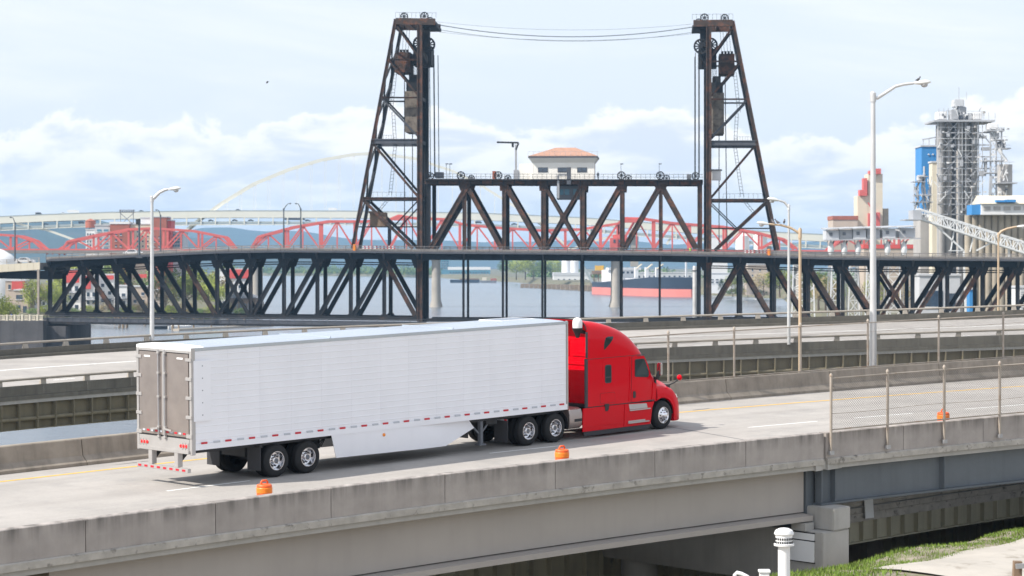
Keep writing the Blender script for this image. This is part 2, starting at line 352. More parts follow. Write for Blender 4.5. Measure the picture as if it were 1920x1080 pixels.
EAST = [(-75, -200), (-60, 20), (-48, 130), (-30, 215), (2, 300), (30, 380), (52, 470), (64, 560), (84, 760), (106, 985), (127, 1150), (158, 1478), (110, 1700), (62, 1880), (30, 2150), (12, 2460), (-4, 2640), (-70, 3000), (-110, 3350)]
bank('east_bank', EAST, [(500, 4100), (2400, 4100), (2400, -300), (0, -300)], 5.0, 16, m_soil)
WEST = [(-470, 3900), (-330, 3000), (-215, 1950), (-150, 1380), (-133, 1200), (-110, 960), (-135, 925), (-164, 892), (-175, 800), (-128, 640), (-116, 572), (-150, 300), (-220, -200)]
bank('west_bank', WEST, [(-2600, -200), (-2600, 4100)], 3.6, 14, m_soil)
bank('far_bank', [(-100, 3340), (-160, 3500), (-240, 3700), (-330, 3800), (-480, 3880)], [(-700, 6000), (600, 6000), (600, 3340)], 4.0, 20, m_soil)
def hills(name, d, pts, depth, amp, seed):             # a ridge of wooded hills; pts = (pixel column, ridge row) at distance d
    rows = 9; mb = MB(); xs = [pts[0][0] + (pts[-1][0] - pts[0][0]) * i / 140 for i in range(141)]; vs = []; fs = []
    def ridge(x):
        for (a, ya), (b, yb) in zip(pts, pts[1:]):
            if x <= b: 
                t = (x - a) / (b - a); t = t * t * (3 - 2 * t); return ya + (yb - ya) * t
        return pts[-1][1]
    for r in range(rows):
        t = r / (rows - 1); dd = d - depth * (1 - t)
        for x in xs:
            z = (HC + (YH - ridge(x)) * d / FP) * math.sin(t * math.pi / 2) ** 1.2
            X = (x - 960) * d / FP
            z += amp * t * noise.fractal(Vector((X / 420 + seed, dd / 420, 0)), 1.0, 2.0, 6)
            vs.append((X, dd, max(z, -3)))
    n = len(xs)
    for r in range(rows - 1):
        for i in range(n - 1): fs.append((r * n + i, r * n + i + 1, (r + 1) * n + i + 1, (r + 1) * n + i))
    mb.add(vs, fs); o = mb.build(name, m_hill, smooth=80); return props(o, kind='structure')
hills('hills', 7000, [(-700, 380), (-300, 398), (0, 410), (150, 416), (260, 430), (380, 446), (520, 470), (640, 486)], 900, 16, 1.0)
hills('hills', 11000, [(-200, 425), (150, 428), (330, 436), (430, 428), (520, 432), (640, 444), (760, 452), (860, 448), (960, 458), (1100, 452), (1300, 462), (1600, 455), (2300, 440)], 1500, 26, 5.0)

# ------------------------------------------------------------------ the truck's roadway: a frame that follows its grade and crossfall
_th, _g, _roll = 0.801, 0.031, -0.024
_F = Vector((math.cos(_th) * math.cos(_g), math.sin(_th) * math.cos(_g), math.sin(_g)))
_Rt = Vector((math.sin(_th), -math.cos(_th), _roll)); _Rt = (_Rt - _F * _Rt.dot(_F)).normalized(); _U = _Rt.cross(_F)
_O = Vector((-10.259, 70.939, HC - 6.588))
FT = Matrix(((_F.x, -_Rt.x, _U.x, _O.x), (_F.y, -_Rt.y, _U.y, _O.y), (_F.z, -_Rt.z, _U.z, _O.z), (0, 0, 0, 1)))
def T(u, v, w): return Vector((u, -v, w))              # along the road, to the near side, up
def TW(u, v, w): return FT @ T(u, v, w)
def v_out(u): return 9.2 + max(0, u + 8) ** 2 / 340    # outer face of the near parapet
def v_far(u): return -5.5 + max(0, u - 6) ** 2 / 370   # toe of the far parapet
def v_yel(u): return -4.1 + max(0, u) ** 2 / 330
def v_wht(u): return 1.25 + max(0, u) ** 2 / 290
def frange(a, b, st):
    n = max(1, int(round((b - a) / st))); return [a + (b - a) * i / n for i in range(n + 1)]
def ribbon(name, us, va, vb, w, m, parent=None, th=0):
    mb = MB(FT)
    if th: mb.sweep([[T(u, va(u), w), T(u, vb(u), w), T(u, vb(u), w - th), T(u, va(u), w - th)] for u in us])
    else: mb.sweep([[T(u, va(u), w), T(u, vb(u), w)] for u in us], closed=False)
    return mb.build(name, m, parent)
US = frange(-60, 95, 2.0)
rd = props(ribbon('road', US, lambda u: v_far(u) - 0.1, lambda u: v_out(u) - 0.3, 0.0, m_road), kind='structure')
_inv = FT.inverted()
def _uv(p): q = _inv @ p; return (q.x, -q.y - v_wht(q.x))
lane_uv(rd, _uv)
props(ribbon('yellow_edge_line', US, lambda u: v_yel(u) - 0.08, lambda u: v_yel(u) + 0.08, 0.005, m_yellow), kind='structure')
for a, b in ((-13.5, -10.2), (-0.9, 2.2), (11.9, 15.1), (23.6, 26.9), (28.7, 31.6), (34.2, 37.2), (46, 49)):
    props(ribbon('lane_dash', frange(a, b, 1), lambda u: v_wht(u) - 0.055, lambda u: v_wht(u) + 0.055, 0.005, m_white_line), kind='structure')

m_joint = mat('joint_seal', (0.05, 0.055, 0.07), 0.8, var=0.2, scale=4)
def joint(u0, k, wd):                                   # a sealed expansion joint, slightly skew to the road
    mb = MB(FT); vs = frange(v_far(u0) + 0.08, v_out(u0) - 0.36, 1.0)
    mb.sweep([[T(u0 + k * v - wd, v, 0.004), T(u0 + k * v + wd, v, 0.004)] for v in vs], closed=False); return props(mb.build('expansion_joint', m_joint), kind='structure')
joint(22.2, -0.32, 0.025); joint(-21, -0.32, 0.025)
rp = random.Random(5); m_patch = mat('tar_patch', (0.20, 0.19, 0.18), 0.9, var=0.2, scale=3)
for (u, v, lu, lv) in ((19.6, 7.6, 0.5, 0.14), (20.3, 7.9, 0.45, 0.12), (20.6, 8.3, 0.3, 0.1), (27.5, -2.2, 0.7, 0.1), (2.6, -4.9, 1.0, 0.07), (-7.5, 4.4, 0.5, 0.1), (33, 9.0, 0.6, 0.12)):
    n = 11; mb = MB(FT); mb.add([T(u + lu * math.cos(6.283 * i / n) * rp.uniform(.6, 1.1), v + lv * math.sin(6.283 * i / n) * rp.uniform(.6, 1.1), 0.0045) for i in range(n)], [tuple(range(n))]); props(mb.build('road_patch', m_patch), kind='structure')
vd = root('concrete_viaduct', 'grey concrete highway viaduct carrying the red truck, stained parapet panels on its edge', 'viaduct', TW(5, 9, 0))
ribbon('deck_slab', US, lambda u: v_far(u) - 0.4, lambda u: v_out(u) - 0.04, -0.006, m_conc_l, vd, th=0.25)
def panel(u0, u1, parent, m=None):
    mb = MB(FT); us = frange(u0 + 0.012, u1 - 0.012, 1.2)
    mb.sweep([[T(u, v_out(u), 0.9 - 0.02), T(u, v_out(u) - 0.02, 0.9), T(u, v_out(u) - 0.28, 0.9), T(u, v_out(u) - 0.3, 0.88), T(u, v_out(u) - 0.34, 0.005), T(u, v_out(u), 0.104)] for u in us])
    return mb.build('parapet_panel', m or m_conc, parent)
JN = [-29.3, -25.3, -21.3, -17.3, -13.4, -9.49, -5.52, -1.72, 2.28, 6.4, 10.33, 14.08, 17.43]
for a, b in zip(JN, JN[1:]): panel(a, b, vd)
def ledge(u0, u1, parent):
    mb = MB(FT); us = frange(u0, u1, 1.5)
    mb.sweep([[T(u, v_out(u) + 0.05, 0.07), T(u, v_out(u), 0.1), T(u, v_out(u) - 0.36, 0.1), T(u, v_out(u) - 0.36, -0.1), T(u, v_out(u) + 0.05, -0.1)] for u in us])
    return mb.build('slab_edge', m_ledge, parent)
ledge(-29.3, 17.4, vd)
gr = MB(FT); us = frange(-10.2, 17.1, 1.3)                                     # box-like painted girder with a bottom flange
gr.sweep([[T(u, v_out(u) - 0.5, -0.1), T(u, v_out(u) - 0.55, -0.1), T(u, v_out(u) - 0.55, -1.62), T(u, v_out(u) - 0.5, -1.62)] for u in us])
g0 = gr.build('girder', m_girder, vd)
fl = MB(FT); fl.sweep([[T(u, v_out(u) - 0.12, -1.70), T(u, v_out(u) - 0.9, -1.62), T(u, v_out(u) - 0.9, -1.86), T(u, v_out(u) - 0.12, -1.86)] for u in us]); fl.build('bottom_flange', m_girder, g0)
for dv in (4.5, 8.5, 12.5):
    gi = MB(FT); gi.sweep([[T(u, v_out(u) - dv, -0.1), T(u, v_out(u) - dv - 0.3, -0.1), T(u, v_out(u) - dv - 0.3, -1.75), T(u, v_out(u) - dv, -1.75)] for u in us]); gi.build('inner_girder', m_conc_d, vd)
gl = MB(FT); usl = frange(-29, -10.9, 1.5)
gl.sweep([[T(u, v_out(u) - 0.5, -0.1), T(u, v_out(u) - 0.9, -0.1), T(u, v_out(u) - 0.9, -1.7), T(u, v_out(u) - 0.5, -1.7)] for u in usl]); gl.build('girder', m_olive, vd)
for i, u in enumerate((-12.6, -11.6)):
    st = MB(FT); st.box(T(u, v_out(u) - 0.12, -1.6), T(u + 0.12, v_out(u) - 0.5, -0.14)); st.build('stiffener', m_olive, vd)
# right-hand span: grey steel girder under fenced parapet panels
JR = [17.52, 20.96, 24.6, 28.4, 32.2, 36.0, 40, 44, 48]
for a, b in zip(JR, JR[1:]): panel(a, b, vd)
ledge(17.55, 48, vd)
usr = frange(17.5, 48, 1.5)
sg = MB(FT); sg.sweep([[T(u, v_out(u) - 0.35, -0.1), T(u, v_out(u) - 0.4, -0.1), T(u, v_out(u) - 0.4, -1.36), T(u, v_out(u) - 0.35, -1.36)] for u in usr]); sgo = sg.build('steel_girder', m_steelgirder, vd)
sf = MB(FT); sf.sweep([[T(u, v_out(u) - 0.15, -1.36), T(u, v_out(u) - 0.6, -1.36), T(u, v_out(u) - 0.6, -1.42), T(u, v_out(u) - 0.15, -1.42)] for u in usr]); sf.build('bottom_flange', m_steelgirder, sgo)
for u in (17.5, 18.1, 23.0, 29.0, 35.0, 41.0):
    st = MB(FT); st.box(T(u, v_out(u) - 0.15, -1.34), T(u + 0.05, v_out(u) - 0.35, -0.12)); st.build('stiffener', m_steelgirder, sgo)
bk = MB(FT)
for a, b in ((17.05, 17.4), (17.56, 18.3)): bk.box(T(a, v_out(a) + 0.04, -0.28), T(b, v_out(a) - 0.6, -0.1))
bk.build('bearing_corbel', m_conc_l, vd)
# pier: stepped cap end, cap beam, round columns
pr = MB(FT); pr.box(T(17.2, 11.65, -2.13), T(18.1, 10.2, -1.43)); pr.build('pier_pedestal', m_conc_l, vd, bevel=0.03)
pr = MB(FT); pr.box(T(16.7, 11.6, -3.9), T(18.1, 2.4, -2.14)); pr.build('pier_cap', m_conc_l, vd, bevel=0.03)
pr = MB(FT); pr.box(T(16.6, 11.0, -2.14), T(17.05, 10.45, -1.9)); pr.build('bearing_pad', m_conc_l, vd)
for v in (3.4,):
    pc = MB(FT); pc.lathe([(0.62, -9), (0.62, -3.55)], T(17.4, v, 0), n=28); pc.build('pier_column', m_conc_l, vd, smooth=40)
hp = MB(FT); hp.prism([T(16.72, 2.38, -2.16), T(16.72, 2.0, -2.16), T(16.72, 2.0, -2.5), T(16.72, 2.38, -3.9)], T(1.5, 0, 0)); hp.build('pier_haunch', m_conc_l, vd)
pl = MB(FT); pl.box(T(-14.5, 9.0, -1.75), T(-11.2, 4.0, -1.25)); pl.box(T(-13.6, 8.0, -9), T(-12.2, 5.0, -1.75)); pl.build('pier_cap', m_conc_d, vd)
dg = MB(FT); dg.box(T(17.15, v_out(17) - 1.6, -0.27), T(17.45, -5.2, -2.13)); dg.build('end_diaphragm', m_conc_d, vd)
dg = MB(FT); dg.box(T(17.14, v_out(17) - 0.42, -0.27), T(17.6, v_out(17) - 1.6, -2.12)); dg.build('end_diaphragm', m_steelgirder, vd)
# far parapet of the truck's road
fp = root('median_parapet', 'brown-grey concrete safety barrier along the far edge of the truck road', 'barrier', TW(5, -5.6, 0))
JF = [-32, -24.5, -16.5, -8.0, 1.15, 9.6, 17.6, 24.2, 31.2, 36.95, 43.2, 49.6, 56, 64, 72]
for a, b in zip(JF, JF[1:]):
    mb = MB(FT)
    mb.sweep([[T(u, v_far(u) + 0.05, 0.004), T(u, v_far(u) + 0.05, 0.10), T(u, v_far(u) - 0.17, 0.30), T(u, v_far(u) - 0.24, 0.80), T(u, v_far(u) - 0.27, 0.83), T(u, v_far(u) - 0.47, 0.83), T(u, v_far(u) - 0.5, 0.8), T(u, v_far(u) - 0.5, -0.5), T(u, v_far(u) - 0.2, -0.5)] for u in frange(a + 0.015, b - 0.015, 1.4)])
    mb.build('barrier_panel', m_conc_d, fp)
# ------------------------------------------------------------------ chain-link fences
def fence(name, label, us, vf, w0, w1, wmid, postr, mesh_u, m_p, base=None):
    u0, u1 = us[0], us[-1]; uc = (u0 + u1) / 2
    o = root(name, label, 'fence', TW(uc, vf(uc), w0))
    for u in us:
        mb = MB(FT); mb.lathe([(postr, base if base is not None else w0), (postr, w1 + 0.05), (postr * 1.25, w1 + 0.06), (postr * 1.25, w1 + 0.11), (postr * 0.5, w1 + 0.16)], T(u, vf(u), 0), n=10); p = mb.build('fence_post', m_p, o, smooth=40)
        if base is not None:
            b = MB(FT); b.box(T(u - 0.1, vf(u) + 0.06, base - 0.02), T(u + 0.1, vf(u) - 0.02, base + 0.1)); b.build('post_bracket', m_galv, p)
    fine = frange(u0, u1, 0.8)
    for w, r, nm in ((w1, 0.026, 'top_rail'), (w0 + 0.04, 0.026, 'bottom_rail'), (wmid, 0.008, 'tension_wire')):
        mb = MB(FT); mb.tube([T(u, vf(u), w - (0.02 * math.sin((u - u0) * 1.1) if r < 0.02 else 0)) for u in fine], r, 6); mb.build(nm, m_p, o, smooth=60)
    mb = MB(FT); h = w1 - w0 - 0.04; st = 0.085; n = int((u1 - u0) / st); k = int(h / st)
    for s in (1, -1):
        for i in range(-k, n + 1):
            a = u0 + i * st; b = a + h * 1.0
            ca, cb = max(a, u0), min(b, u1)
            if cb - ca < 0.02: continue
            wa = w0 + 0.04 + (ca - a); wb = w0 + 0.04 + (cb - a)
            if s < 0: wa, wb = w1 - (ca - a), w1 - (cb - a)
            p, q = T(ca, vf(ca) + 0.004 * s, wa), T(cb, vf(cb) + 0.004 * s, wb)
            d = (q - p).normalized(); sd = d.cross(Vector((0, 1, 0))).normalized() * 0.0038
            f2 = Vector((0, 0.004, 0))
            mb.add([p - sd, p + sd, p + f2, q - sd, q + sd, q + f2], [(0, 1, 4, 3), (1, 2, 5, 4), (2, 0, 3, 5)])
    c = mb.build('chain_link_mesh', m_wire, o); c['kind'] = 'stuff'
    return o
fence('chain_link_fence', 'chain-link fence with galvanised posts bolted outside the near parapet at right', [17.65, 20.15, 22.71, 25.27, 27.9, 30.5, 33.1, 35.7], lambda u: v_out(u) + 0.08, 0.95, 2.62, 1.5, 0.045, 0, m_post, base=0.22)
fence('chain_link_fence', 'chain-link fence with brown posts on the far barrier behind the truck cab', [21.2, 24.75, 28.3, 31.84, 35.5, 39.3, 43.4, 47.2, 51.0, 55, 59], lambda u: v_far(u) - 0.4, 0.83, 2.72, 2.35, 0.045, 0, m_post)
# ------------------------------------------------------------------ the lower ramp passing beneath
lr = root('lower_ramp', 'mossy concrete ramp on an olive ribbed girder passing under the near viaduct', 'ramp', TW(30, 9, -2.1))
ul = frange(18.4, 62, 1.5)
vl = lambda u: 9.0 + max(0, u - 24) ** 2 / 320
wl = lambda u: -1.93 - 0.014 * (u - 21)
mb = MB(FT); mb.sweep([[T(u, vl(u), wl(u)), T(u, vl(u) - 0.35, wl(u)), T(u, vl(u) - 0.35, wl(u) - 0.35), T(u, vl(u) - 8, wl(u) - 0.35), T(u, vl(u) - 8, wl(u) - 0.70), T(u, vl(u), wl(u) - 0.70)] for u in ul]); mb.build('ramp_edge_beam', m_ledge, lr)
mb = MB(FT); mb.sweep([[T(u, vl(u) + 0.04, wl(u) - 0.42), T(u, vl(u) - 0.1, wl(u) - 0.42), T(u, vl(u) - 0.1, wl(u) - 0.48), T(u, vl(u) + 0.04, wl(u) - 0.48)] for u in ul]); mb.build('beam_ledge', m_ledge, lr)
mb = MB(FT); mb.tube([T(u, vl(u) + 0.06, wl(u) - 0.2) for u in ul], 0.025, 6); mb.build('conduit', m_galv, lr)
mb = MB(FT); mb.sweep([[T(u, vl(u) - 0.25, wl(u) - 0.69), T(u, vl(u) - 0.3, wl(u) - 0.69), T(u, vl(u) - 0.3, wl(u) - 1.40), T(u, vl(u) - 0.25, wl(u) - 1.40)] for u in ul]); mb.build('girder_web', m_olive, lr)
mb = MB(FT); mb.sweep([[T(u, vl(u) - 0.1, wl(u) - 1.40), T(u, vl(u) - 0.5, wl(u) - 1.40), T(u, vl(u) - 0.5, wl(u) - 1.45), T(u, vl(u) - 0.1, wl(u) - 1.45)] for u in ul]); mb.build('girder_flange', m_olive, lr)
for u in frange(18.6, 61, 0.80):
    mb = MB(FT); mb.box(T(u - 0.02, vl(u) - 0.08, wl(u) - 1.40), T(u + 0.02, vl(u) - 0.25, wl(u) - 0.70)); mb.build('stiffener', m_olive, lr)
mb = MB(FT); mb.tube([T(19.4, vl(19) + 0.05, wl(19) + 0.02), T(19.4, vl(19) + 0.06, wl(19) - 0.75), T(19.4, vl(19) - 0.05, wl(19) - 1.2), T(19.0, vl(19) - 0.2, wl(19) - 1.7)], [0.10, 0.11, 0.10, 0.07], 8); mb.build('drain_pipe', m_conc_d, lr)
for u in (30, 48):
    mb = MB(FT); mb.box(T(u - 0.5, vl(u) - 6.6, -11), T(u + 0.5, vl(u) - 5, wl(u) - 0.7)); mb.build('ramp_pier', m_conc_d, lr)
ul2 = frange(-9, 52, 2); lo = root('lower_girder', 'olive ribbed girder in the dark below the near viaduct at bottom centre', 'girder', TW(8, 2, -4))
mb = MB(FT); mb.sweep([[T(u, 1.65, -3.4), T(u, 1.6, -3.4), T(u, 1.6, -6.9), T(u, 1.65, -6.9)] for u in ul2]); mb.build('girder_web', m_olive, lo)
mb = MB(FT); mb.sweep([[T(u, 2.0, -3.0), T(u, -5, -3.0), T(u, -5, -3.4), T(u, 2.0, -3.4)] for u in ul2]); mb.build('deck_slab', m_conc_d, lo)
for u in frange(-8.6, 51, 0.86):
    mb = MB(FT); mb.box(T(u - 0.02, 1.85, -6.9), T(u + 0.02, 1.65, -3.4)); mb.build('stiffener', m_olive, lo)
# bank under the near viaduct, its grass, its path
GP = [(60, -2.6), (30, -2.4), (16, -2.5), (13.8, -2.66), (13.0, -3.0), (10.5, -5.2), (6.5, -6.8), (2, -7.2), (-12, -7.6), (-30, -9.0)]
mb = MB(FT)
mb.sweep([[T(u, v, w - 0.05 * max(0, (8 - u)) + 0.25 * noise.noise(Vector((u * 0.3, v * 0.3, 3)))) for v, w in GP] for u in frange(-34, 75, 1.2)], closed=False)
props(mb.build('bank_ground', m_gravel), kind='structure')
def gw(u, v):
    for (v1, w1), (v0, w0) in zip(GP, GP[1:]):
        if v0 <= v <= v1: w = w0 + (w1 - w0) * (v - v0) / (v1 - v0); break
    return w - 0.05 * max(0, (8 - u)) + 0.25 * noise.noise(Vector((u * 0.3, v * 0.3, 3)))
mb = MB(FT); PV = lambda u: 15.5 + 0.02 * (u - 20)
mb.sweep([[T(u, PV(u) + dv, gw(u, PV(u) + dv) + 0.06) for dv in (6, 4, 2, 1, 0)] for u in frange(14, 75, 0.8)], closed=False)
props(mb.build('path', m_path), kind='structure')
rg = random.Random(3); mb = MB(FT)
for i in range(36000):
    u = rg.uniform(6, 42); pv = PV(u)
    v = rg.uniform(13.1, pv + 0.25) if u > 14 else rg.uniform(13.1, 17)
    if noise.noise(Vector((u * 0.8, v * 0.8, 0))) + 0.5 * noise.noise(Vector((u * 2.6, v * 2.6, 4))) < rg.uniform(-0.35, 0.12): continue
    h = rg.uniform(0.04, 0.13) * (1.5 if u < 18 else 1); a = rg.uniform(0, 6.28); w = gw(u, v) - 0.01; r = 0.018
    du, dv = math.cos(a) * r, math.sin(a) * r; lx, ly = rg.uniform(-0.07, 0.07), rg.uniform(-0.07, 0.07)
    mb.add([T(u - du, v - dv, w), T(u + du, v + dv, w), T(u + lx, v + ly, w + h)], [(0, 1, 2)])
props(mb.build('grass', m_grass), 'bright green grass and weeds beside the path under the viaduct', 'grass', kind='stuff')

# ------------------------------------------------------------------ the second viaduct behind the truck
def lag(pts, x):                                        # smooth curve through points (Lagrange, few points)
    s = 0
    for i, (a, b) in enumerate(pts):
        t = b
        for j, (c, _) in enumerate(pts):
            if i != j: t *= (x - c) / (a - c)
        s += t
    return s
NY = lambda x: lag([(0, 714), (620, 671.5), (1203, 643), (1920, 617)], x)
FY = lambda x: lag([(0, 645), (620, 613), (1203, 594), (1920, 571.5)], x)
ND = lambda x: lag([(0, 150), (1203, 178), (1920, 187)], x)
FD = lambda x: ND(x) + 20
XS = [-420 + 40 * i for i in range(74)]
def nr(x, dz=0, off=0):
    p = W(x, NY(x), ND(x)); q = W(x, FY(x), FD(x)); d = Vector((p.x - q.x, p.y - q.y, 0)).normalized()
    return p + d * off + Vector((0, 0, dz))
def fr_(x, dz=0, off=0):
    p = W(x, NY(x), ND(x)); q = W(x, FY(x), FD(x)); d = Vector((q.x - p.x, q.y - p.y, 0)).normalized()
    return q + d * off + Vector((0, 0, dz))
mb = MB(); mb.sweep([[nr(x, -1.02, -0.3), fr_(x, -1.02, -0.3)] for x in XS], closed=False); rd2 = props(mb.build('road', m_road), kind='structure'); lane_uv(rd2, lambda p: (p.x * 0.8 + p.y * 0.6, p.y * 0.8 - p.x * 0.25))
def lane(t, w, name, m, x0=-420, x1=2500):
    mb = MB(); xs = [x for x in XS if x0 <= x <= x1]
    mb.sweep([[nr(x, -1.014, -0.3).lerp(fr_(x, -1.014, -0.3), t - w), nr(x, -1.014, -0.3).lerp(fr_(x, -1.014, -0.3), t + w)] for x in xs], closed=False)
    props(mb.build(name, m), kind='structure')
lane(0.66, 0.006, 'edge_line', m_white_line)
for k in range(12): lane(0.30, 0.004, 'lane_dash', m_white_line, -400 + k * 240, -400 + k * 240 + 90)
v2 = root('old_viaduct', 'long curved concrete viaduct with pipe railings behind the truck', 'viaduct', nr(900, -2.5))
def par2(fn, name, m, sgn, h0, h1, xs, parent, ow=0.0, th=0.3):
    mb = MB(); mb.sweep([[fn(x, h1, ow), fn(x, h1, ow - th), fn(x, h0, ow - th), fn(x, h0, ow)] for x in xs]); return mb.build(name, m, parent)
def stations(fn, step, a=-420, b=2400):
    out = [a]; x = a; last = fn(a)
    while x < b:
        x += 2; p = fn(x)
        if (p - last).length >= step: out.append(x); last = p
    return out
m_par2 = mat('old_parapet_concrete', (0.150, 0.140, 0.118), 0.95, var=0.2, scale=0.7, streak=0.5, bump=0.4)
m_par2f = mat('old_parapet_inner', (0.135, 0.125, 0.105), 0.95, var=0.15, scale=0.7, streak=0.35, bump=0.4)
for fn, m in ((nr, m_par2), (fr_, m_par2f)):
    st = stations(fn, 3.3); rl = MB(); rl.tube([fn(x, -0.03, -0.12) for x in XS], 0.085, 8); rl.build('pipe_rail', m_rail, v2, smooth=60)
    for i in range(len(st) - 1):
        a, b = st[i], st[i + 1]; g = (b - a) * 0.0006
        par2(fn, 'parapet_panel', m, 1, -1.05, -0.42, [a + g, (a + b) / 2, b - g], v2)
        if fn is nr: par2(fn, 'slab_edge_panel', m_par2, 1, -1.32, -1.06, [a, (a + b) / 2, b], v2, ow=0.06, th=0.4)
        x = a; p = fn(x, -0.42, -0.06); q = fn(x, -0.10, -0.10); t = fn(x + 6, -0.42, -0.06) - p; t.z = 0; t.normalize()
        dn = Vector((-t.y, t.x, 0)) * (1 if fn is fr_ else -1)
        pb = MB(); w = t * 0.2
        pb.sweep([[p - w, p + w, p + w - dn * 0.25, p - w - dn * 0.25], [q - w * 0.9, q + w * 0.9, q + w * 0.9 - dn * 0.14, q - w * 0.9 - dn * 0.14]])
        pb.build('rail_post', m_rail, v2)
    if fn is fr_: par2(fn, 'kerb', m, 1, -1.05, -0.86, XS, v2, ow=-0.3, th=0.55)
par2(nr, 'slab_edge', m_conc_l, 1, -1.55, -1.32, XS, v2, ow=0.0, th=0.5)
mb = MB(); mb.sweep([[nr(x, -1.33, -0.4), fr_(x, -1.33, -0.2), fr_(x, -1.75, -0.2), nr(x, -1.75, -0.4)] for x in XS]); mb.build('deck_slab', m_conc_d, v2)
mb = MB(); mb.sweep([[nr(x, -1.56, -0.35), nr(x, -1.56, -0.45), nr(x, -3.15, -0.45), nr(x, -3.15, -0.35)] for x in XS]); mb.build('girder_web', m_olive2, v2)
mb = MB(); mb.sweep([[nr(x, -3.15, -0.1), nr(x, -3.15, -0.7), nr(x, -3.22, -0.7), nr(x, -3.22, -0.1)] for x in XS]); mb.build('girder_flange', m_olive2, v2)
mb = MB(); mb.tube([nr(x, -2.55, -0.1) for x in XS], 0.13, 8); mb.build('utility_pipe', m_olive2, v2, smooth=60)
for x in stations(nr, 1.36):
    t = nr(x + 4) - nr(x); t.normalize(); mb = MB(); a = nr(x, -3.15, -0.13); b = nr(x, -1.56, -0.13); mb.bar(a, b, 0.07, 0.42, up=t.cross(Vector((0, 0, 1)))); mb.build('stiffener', m_olive2, v2)
for x in (-260, 330, 960, 1640, 2230):
    a, b = nr(x, -3.3, -2.0), fr_(x, -3.3, -2.5); mb = MB(); mb.bar(a + Vector((0, 0, -0.6)), b + Vector((0, 0, -0.6)), 1.4, 1.3); mb.build('pier_cap', m_conc_d, v2)
    for t in (0.2, 0.75):
        c = a.lerp(b, t); mb = MB(); mb.lathe([(0.8, -4), (0.8, c.z - 1.1)], (c.x, c.y, 0), n=20); mb.build('pier_column', m_conc_d, v2, smooth=40)
# ------------------------------------------------------------------ the black lift bridge
BA = math.atan(280 / FP); BT = Vector((math.cos(BA), -math.sin(BA), 0)); BN = Vector((math.sin(BA), math.cos(BA), 0))
BC = W(1060, 490, 559); BC.z = 0
FB = Matrix(((BT.x, BN.x, 0, BC.x), (BT.y, BN.y, 0, BC.y), (0, 0, 1, 0), (0, 0, 0, 1)))
TWD = 13.4                                              # distance between the two trusses
def B(x, y, off=0.0, ref=0.0):                          # photograph pixel on the plane `ref` metres behind the near truss -> bridge coordinates
    r = Vector(((x - 960) / FP, 1, (YH - y) / FP)); lam = (BN.dot(BC) + ref) / (BN.x * r.x + BN.y * r.y)
    P = r * lam; D = Vector((P.x, P.y, 0)) - BC
    return Vector((BT.dot(D), off, HC + r.z * lam))
PXM = 559 / FP
sb = root('steel_bridge', 'black and rust-brown steel vertical-lift truss bridge with two tall towers over the river', 'bridge', mtx=FB)
def member(name, p, q, wpx, parent, m=None, off=None, dep=0.9, near=None):
    """a built-up truss member between two photograph points, in the near and the far truss"""
    offs = (0, TWD) if off is None else off
    for o in offs:
        a, b = B(*p), B(*q); a.y = b.y = o; mb = MB(FB)
        d = (b - a).normalized(); w = wpx * PXM; sd = Vector((0, 1, 0)).cross(d).normalized() * (w / 2)
        # two channel flanges and lacing plates: an H-shaped box with a recessed face
        mb.bar(a, b, w, dep * 0.62, up=(0, 1, 0))
        for s in (1, -1): mb.bar(a + sd * s * 0.86, b + sd * s * 0.86, w * 0.16, dep, up=(0, 1, 0))
        mb.build(name, (m_dark if o > 1 and m is m_rust else m) or m_dark, parent)  # rusty members turn dark in the far truss: shade put into the colour
def gusset(x, y, wt, wb, h, parent, m=None):
    for o in (-0.32, TWD - 0.32):
        a = [B(x - wt / 2, y), B(x + wt / 2, y), B(x + wb / 2, y + h), B(x - wb / 2, y + h)]
        for v in a: v.y = o
        mb = MB(FB); mb.prism(a, (0, 0.68, 0)); mb.build('gusset_plate', m or m_dark, parent)
DECK = [(-160, 497), (0, 491.5), (93, 487), (210, 481.7), (340, 475.2), (420, 471.8), (530, 470), (720, 471.3), (800, 472.5), (1060, 474), (1240, 476), (1320, 477.5), (1440, 479.8), (1540, 483), (1700, 485), (1900, 486.5), (2100, 488), (2300, 490)]
def deck_y(x):
    for (a, ya), (b, yb) in zip(DECK, DECK[1:]):
        if x <= b: return ya + (yb - ya) * (x - a) / (b - a)
    return DECK[-1][1]
DX = [93 + 24.3 * i for i in range(88)]
def dk(x, off, dz=0): v = B(x, deck_y(x)); v.y = off; v.z += dz; return v
mb = MB(FB); mb.sweep([[dk(x, -3.4, 0), dk(x, TWD + 3.4, 0), dk(x, TWD + 3.4, -0.32), dk(x, -3.4, -0.32)] for x in DX]); deck = mb.build('upper_deck', m_decktop, sb)
for off in (-0.45, TWD + 0.1):
    mb = MB(FB); mb.sweep([[dk(x, off, -0.3), dk(x, off + 0.5, -0.3), dk(x, off + 0.5, -1.85), dk(x, off, -1.85)] for x in DX]); mb.build('fascia_girder', m_fascia, deck)
mb = MB(FB); mb.sweep([[dk(x, -3.46, 0.05), dk(x, -3.3, 0.05), dk(x, -3.3, -0.4), dk(x, -3.46, -0.4)] for x in DX]); mb.build('deck_edge', m_greysteel, deck)
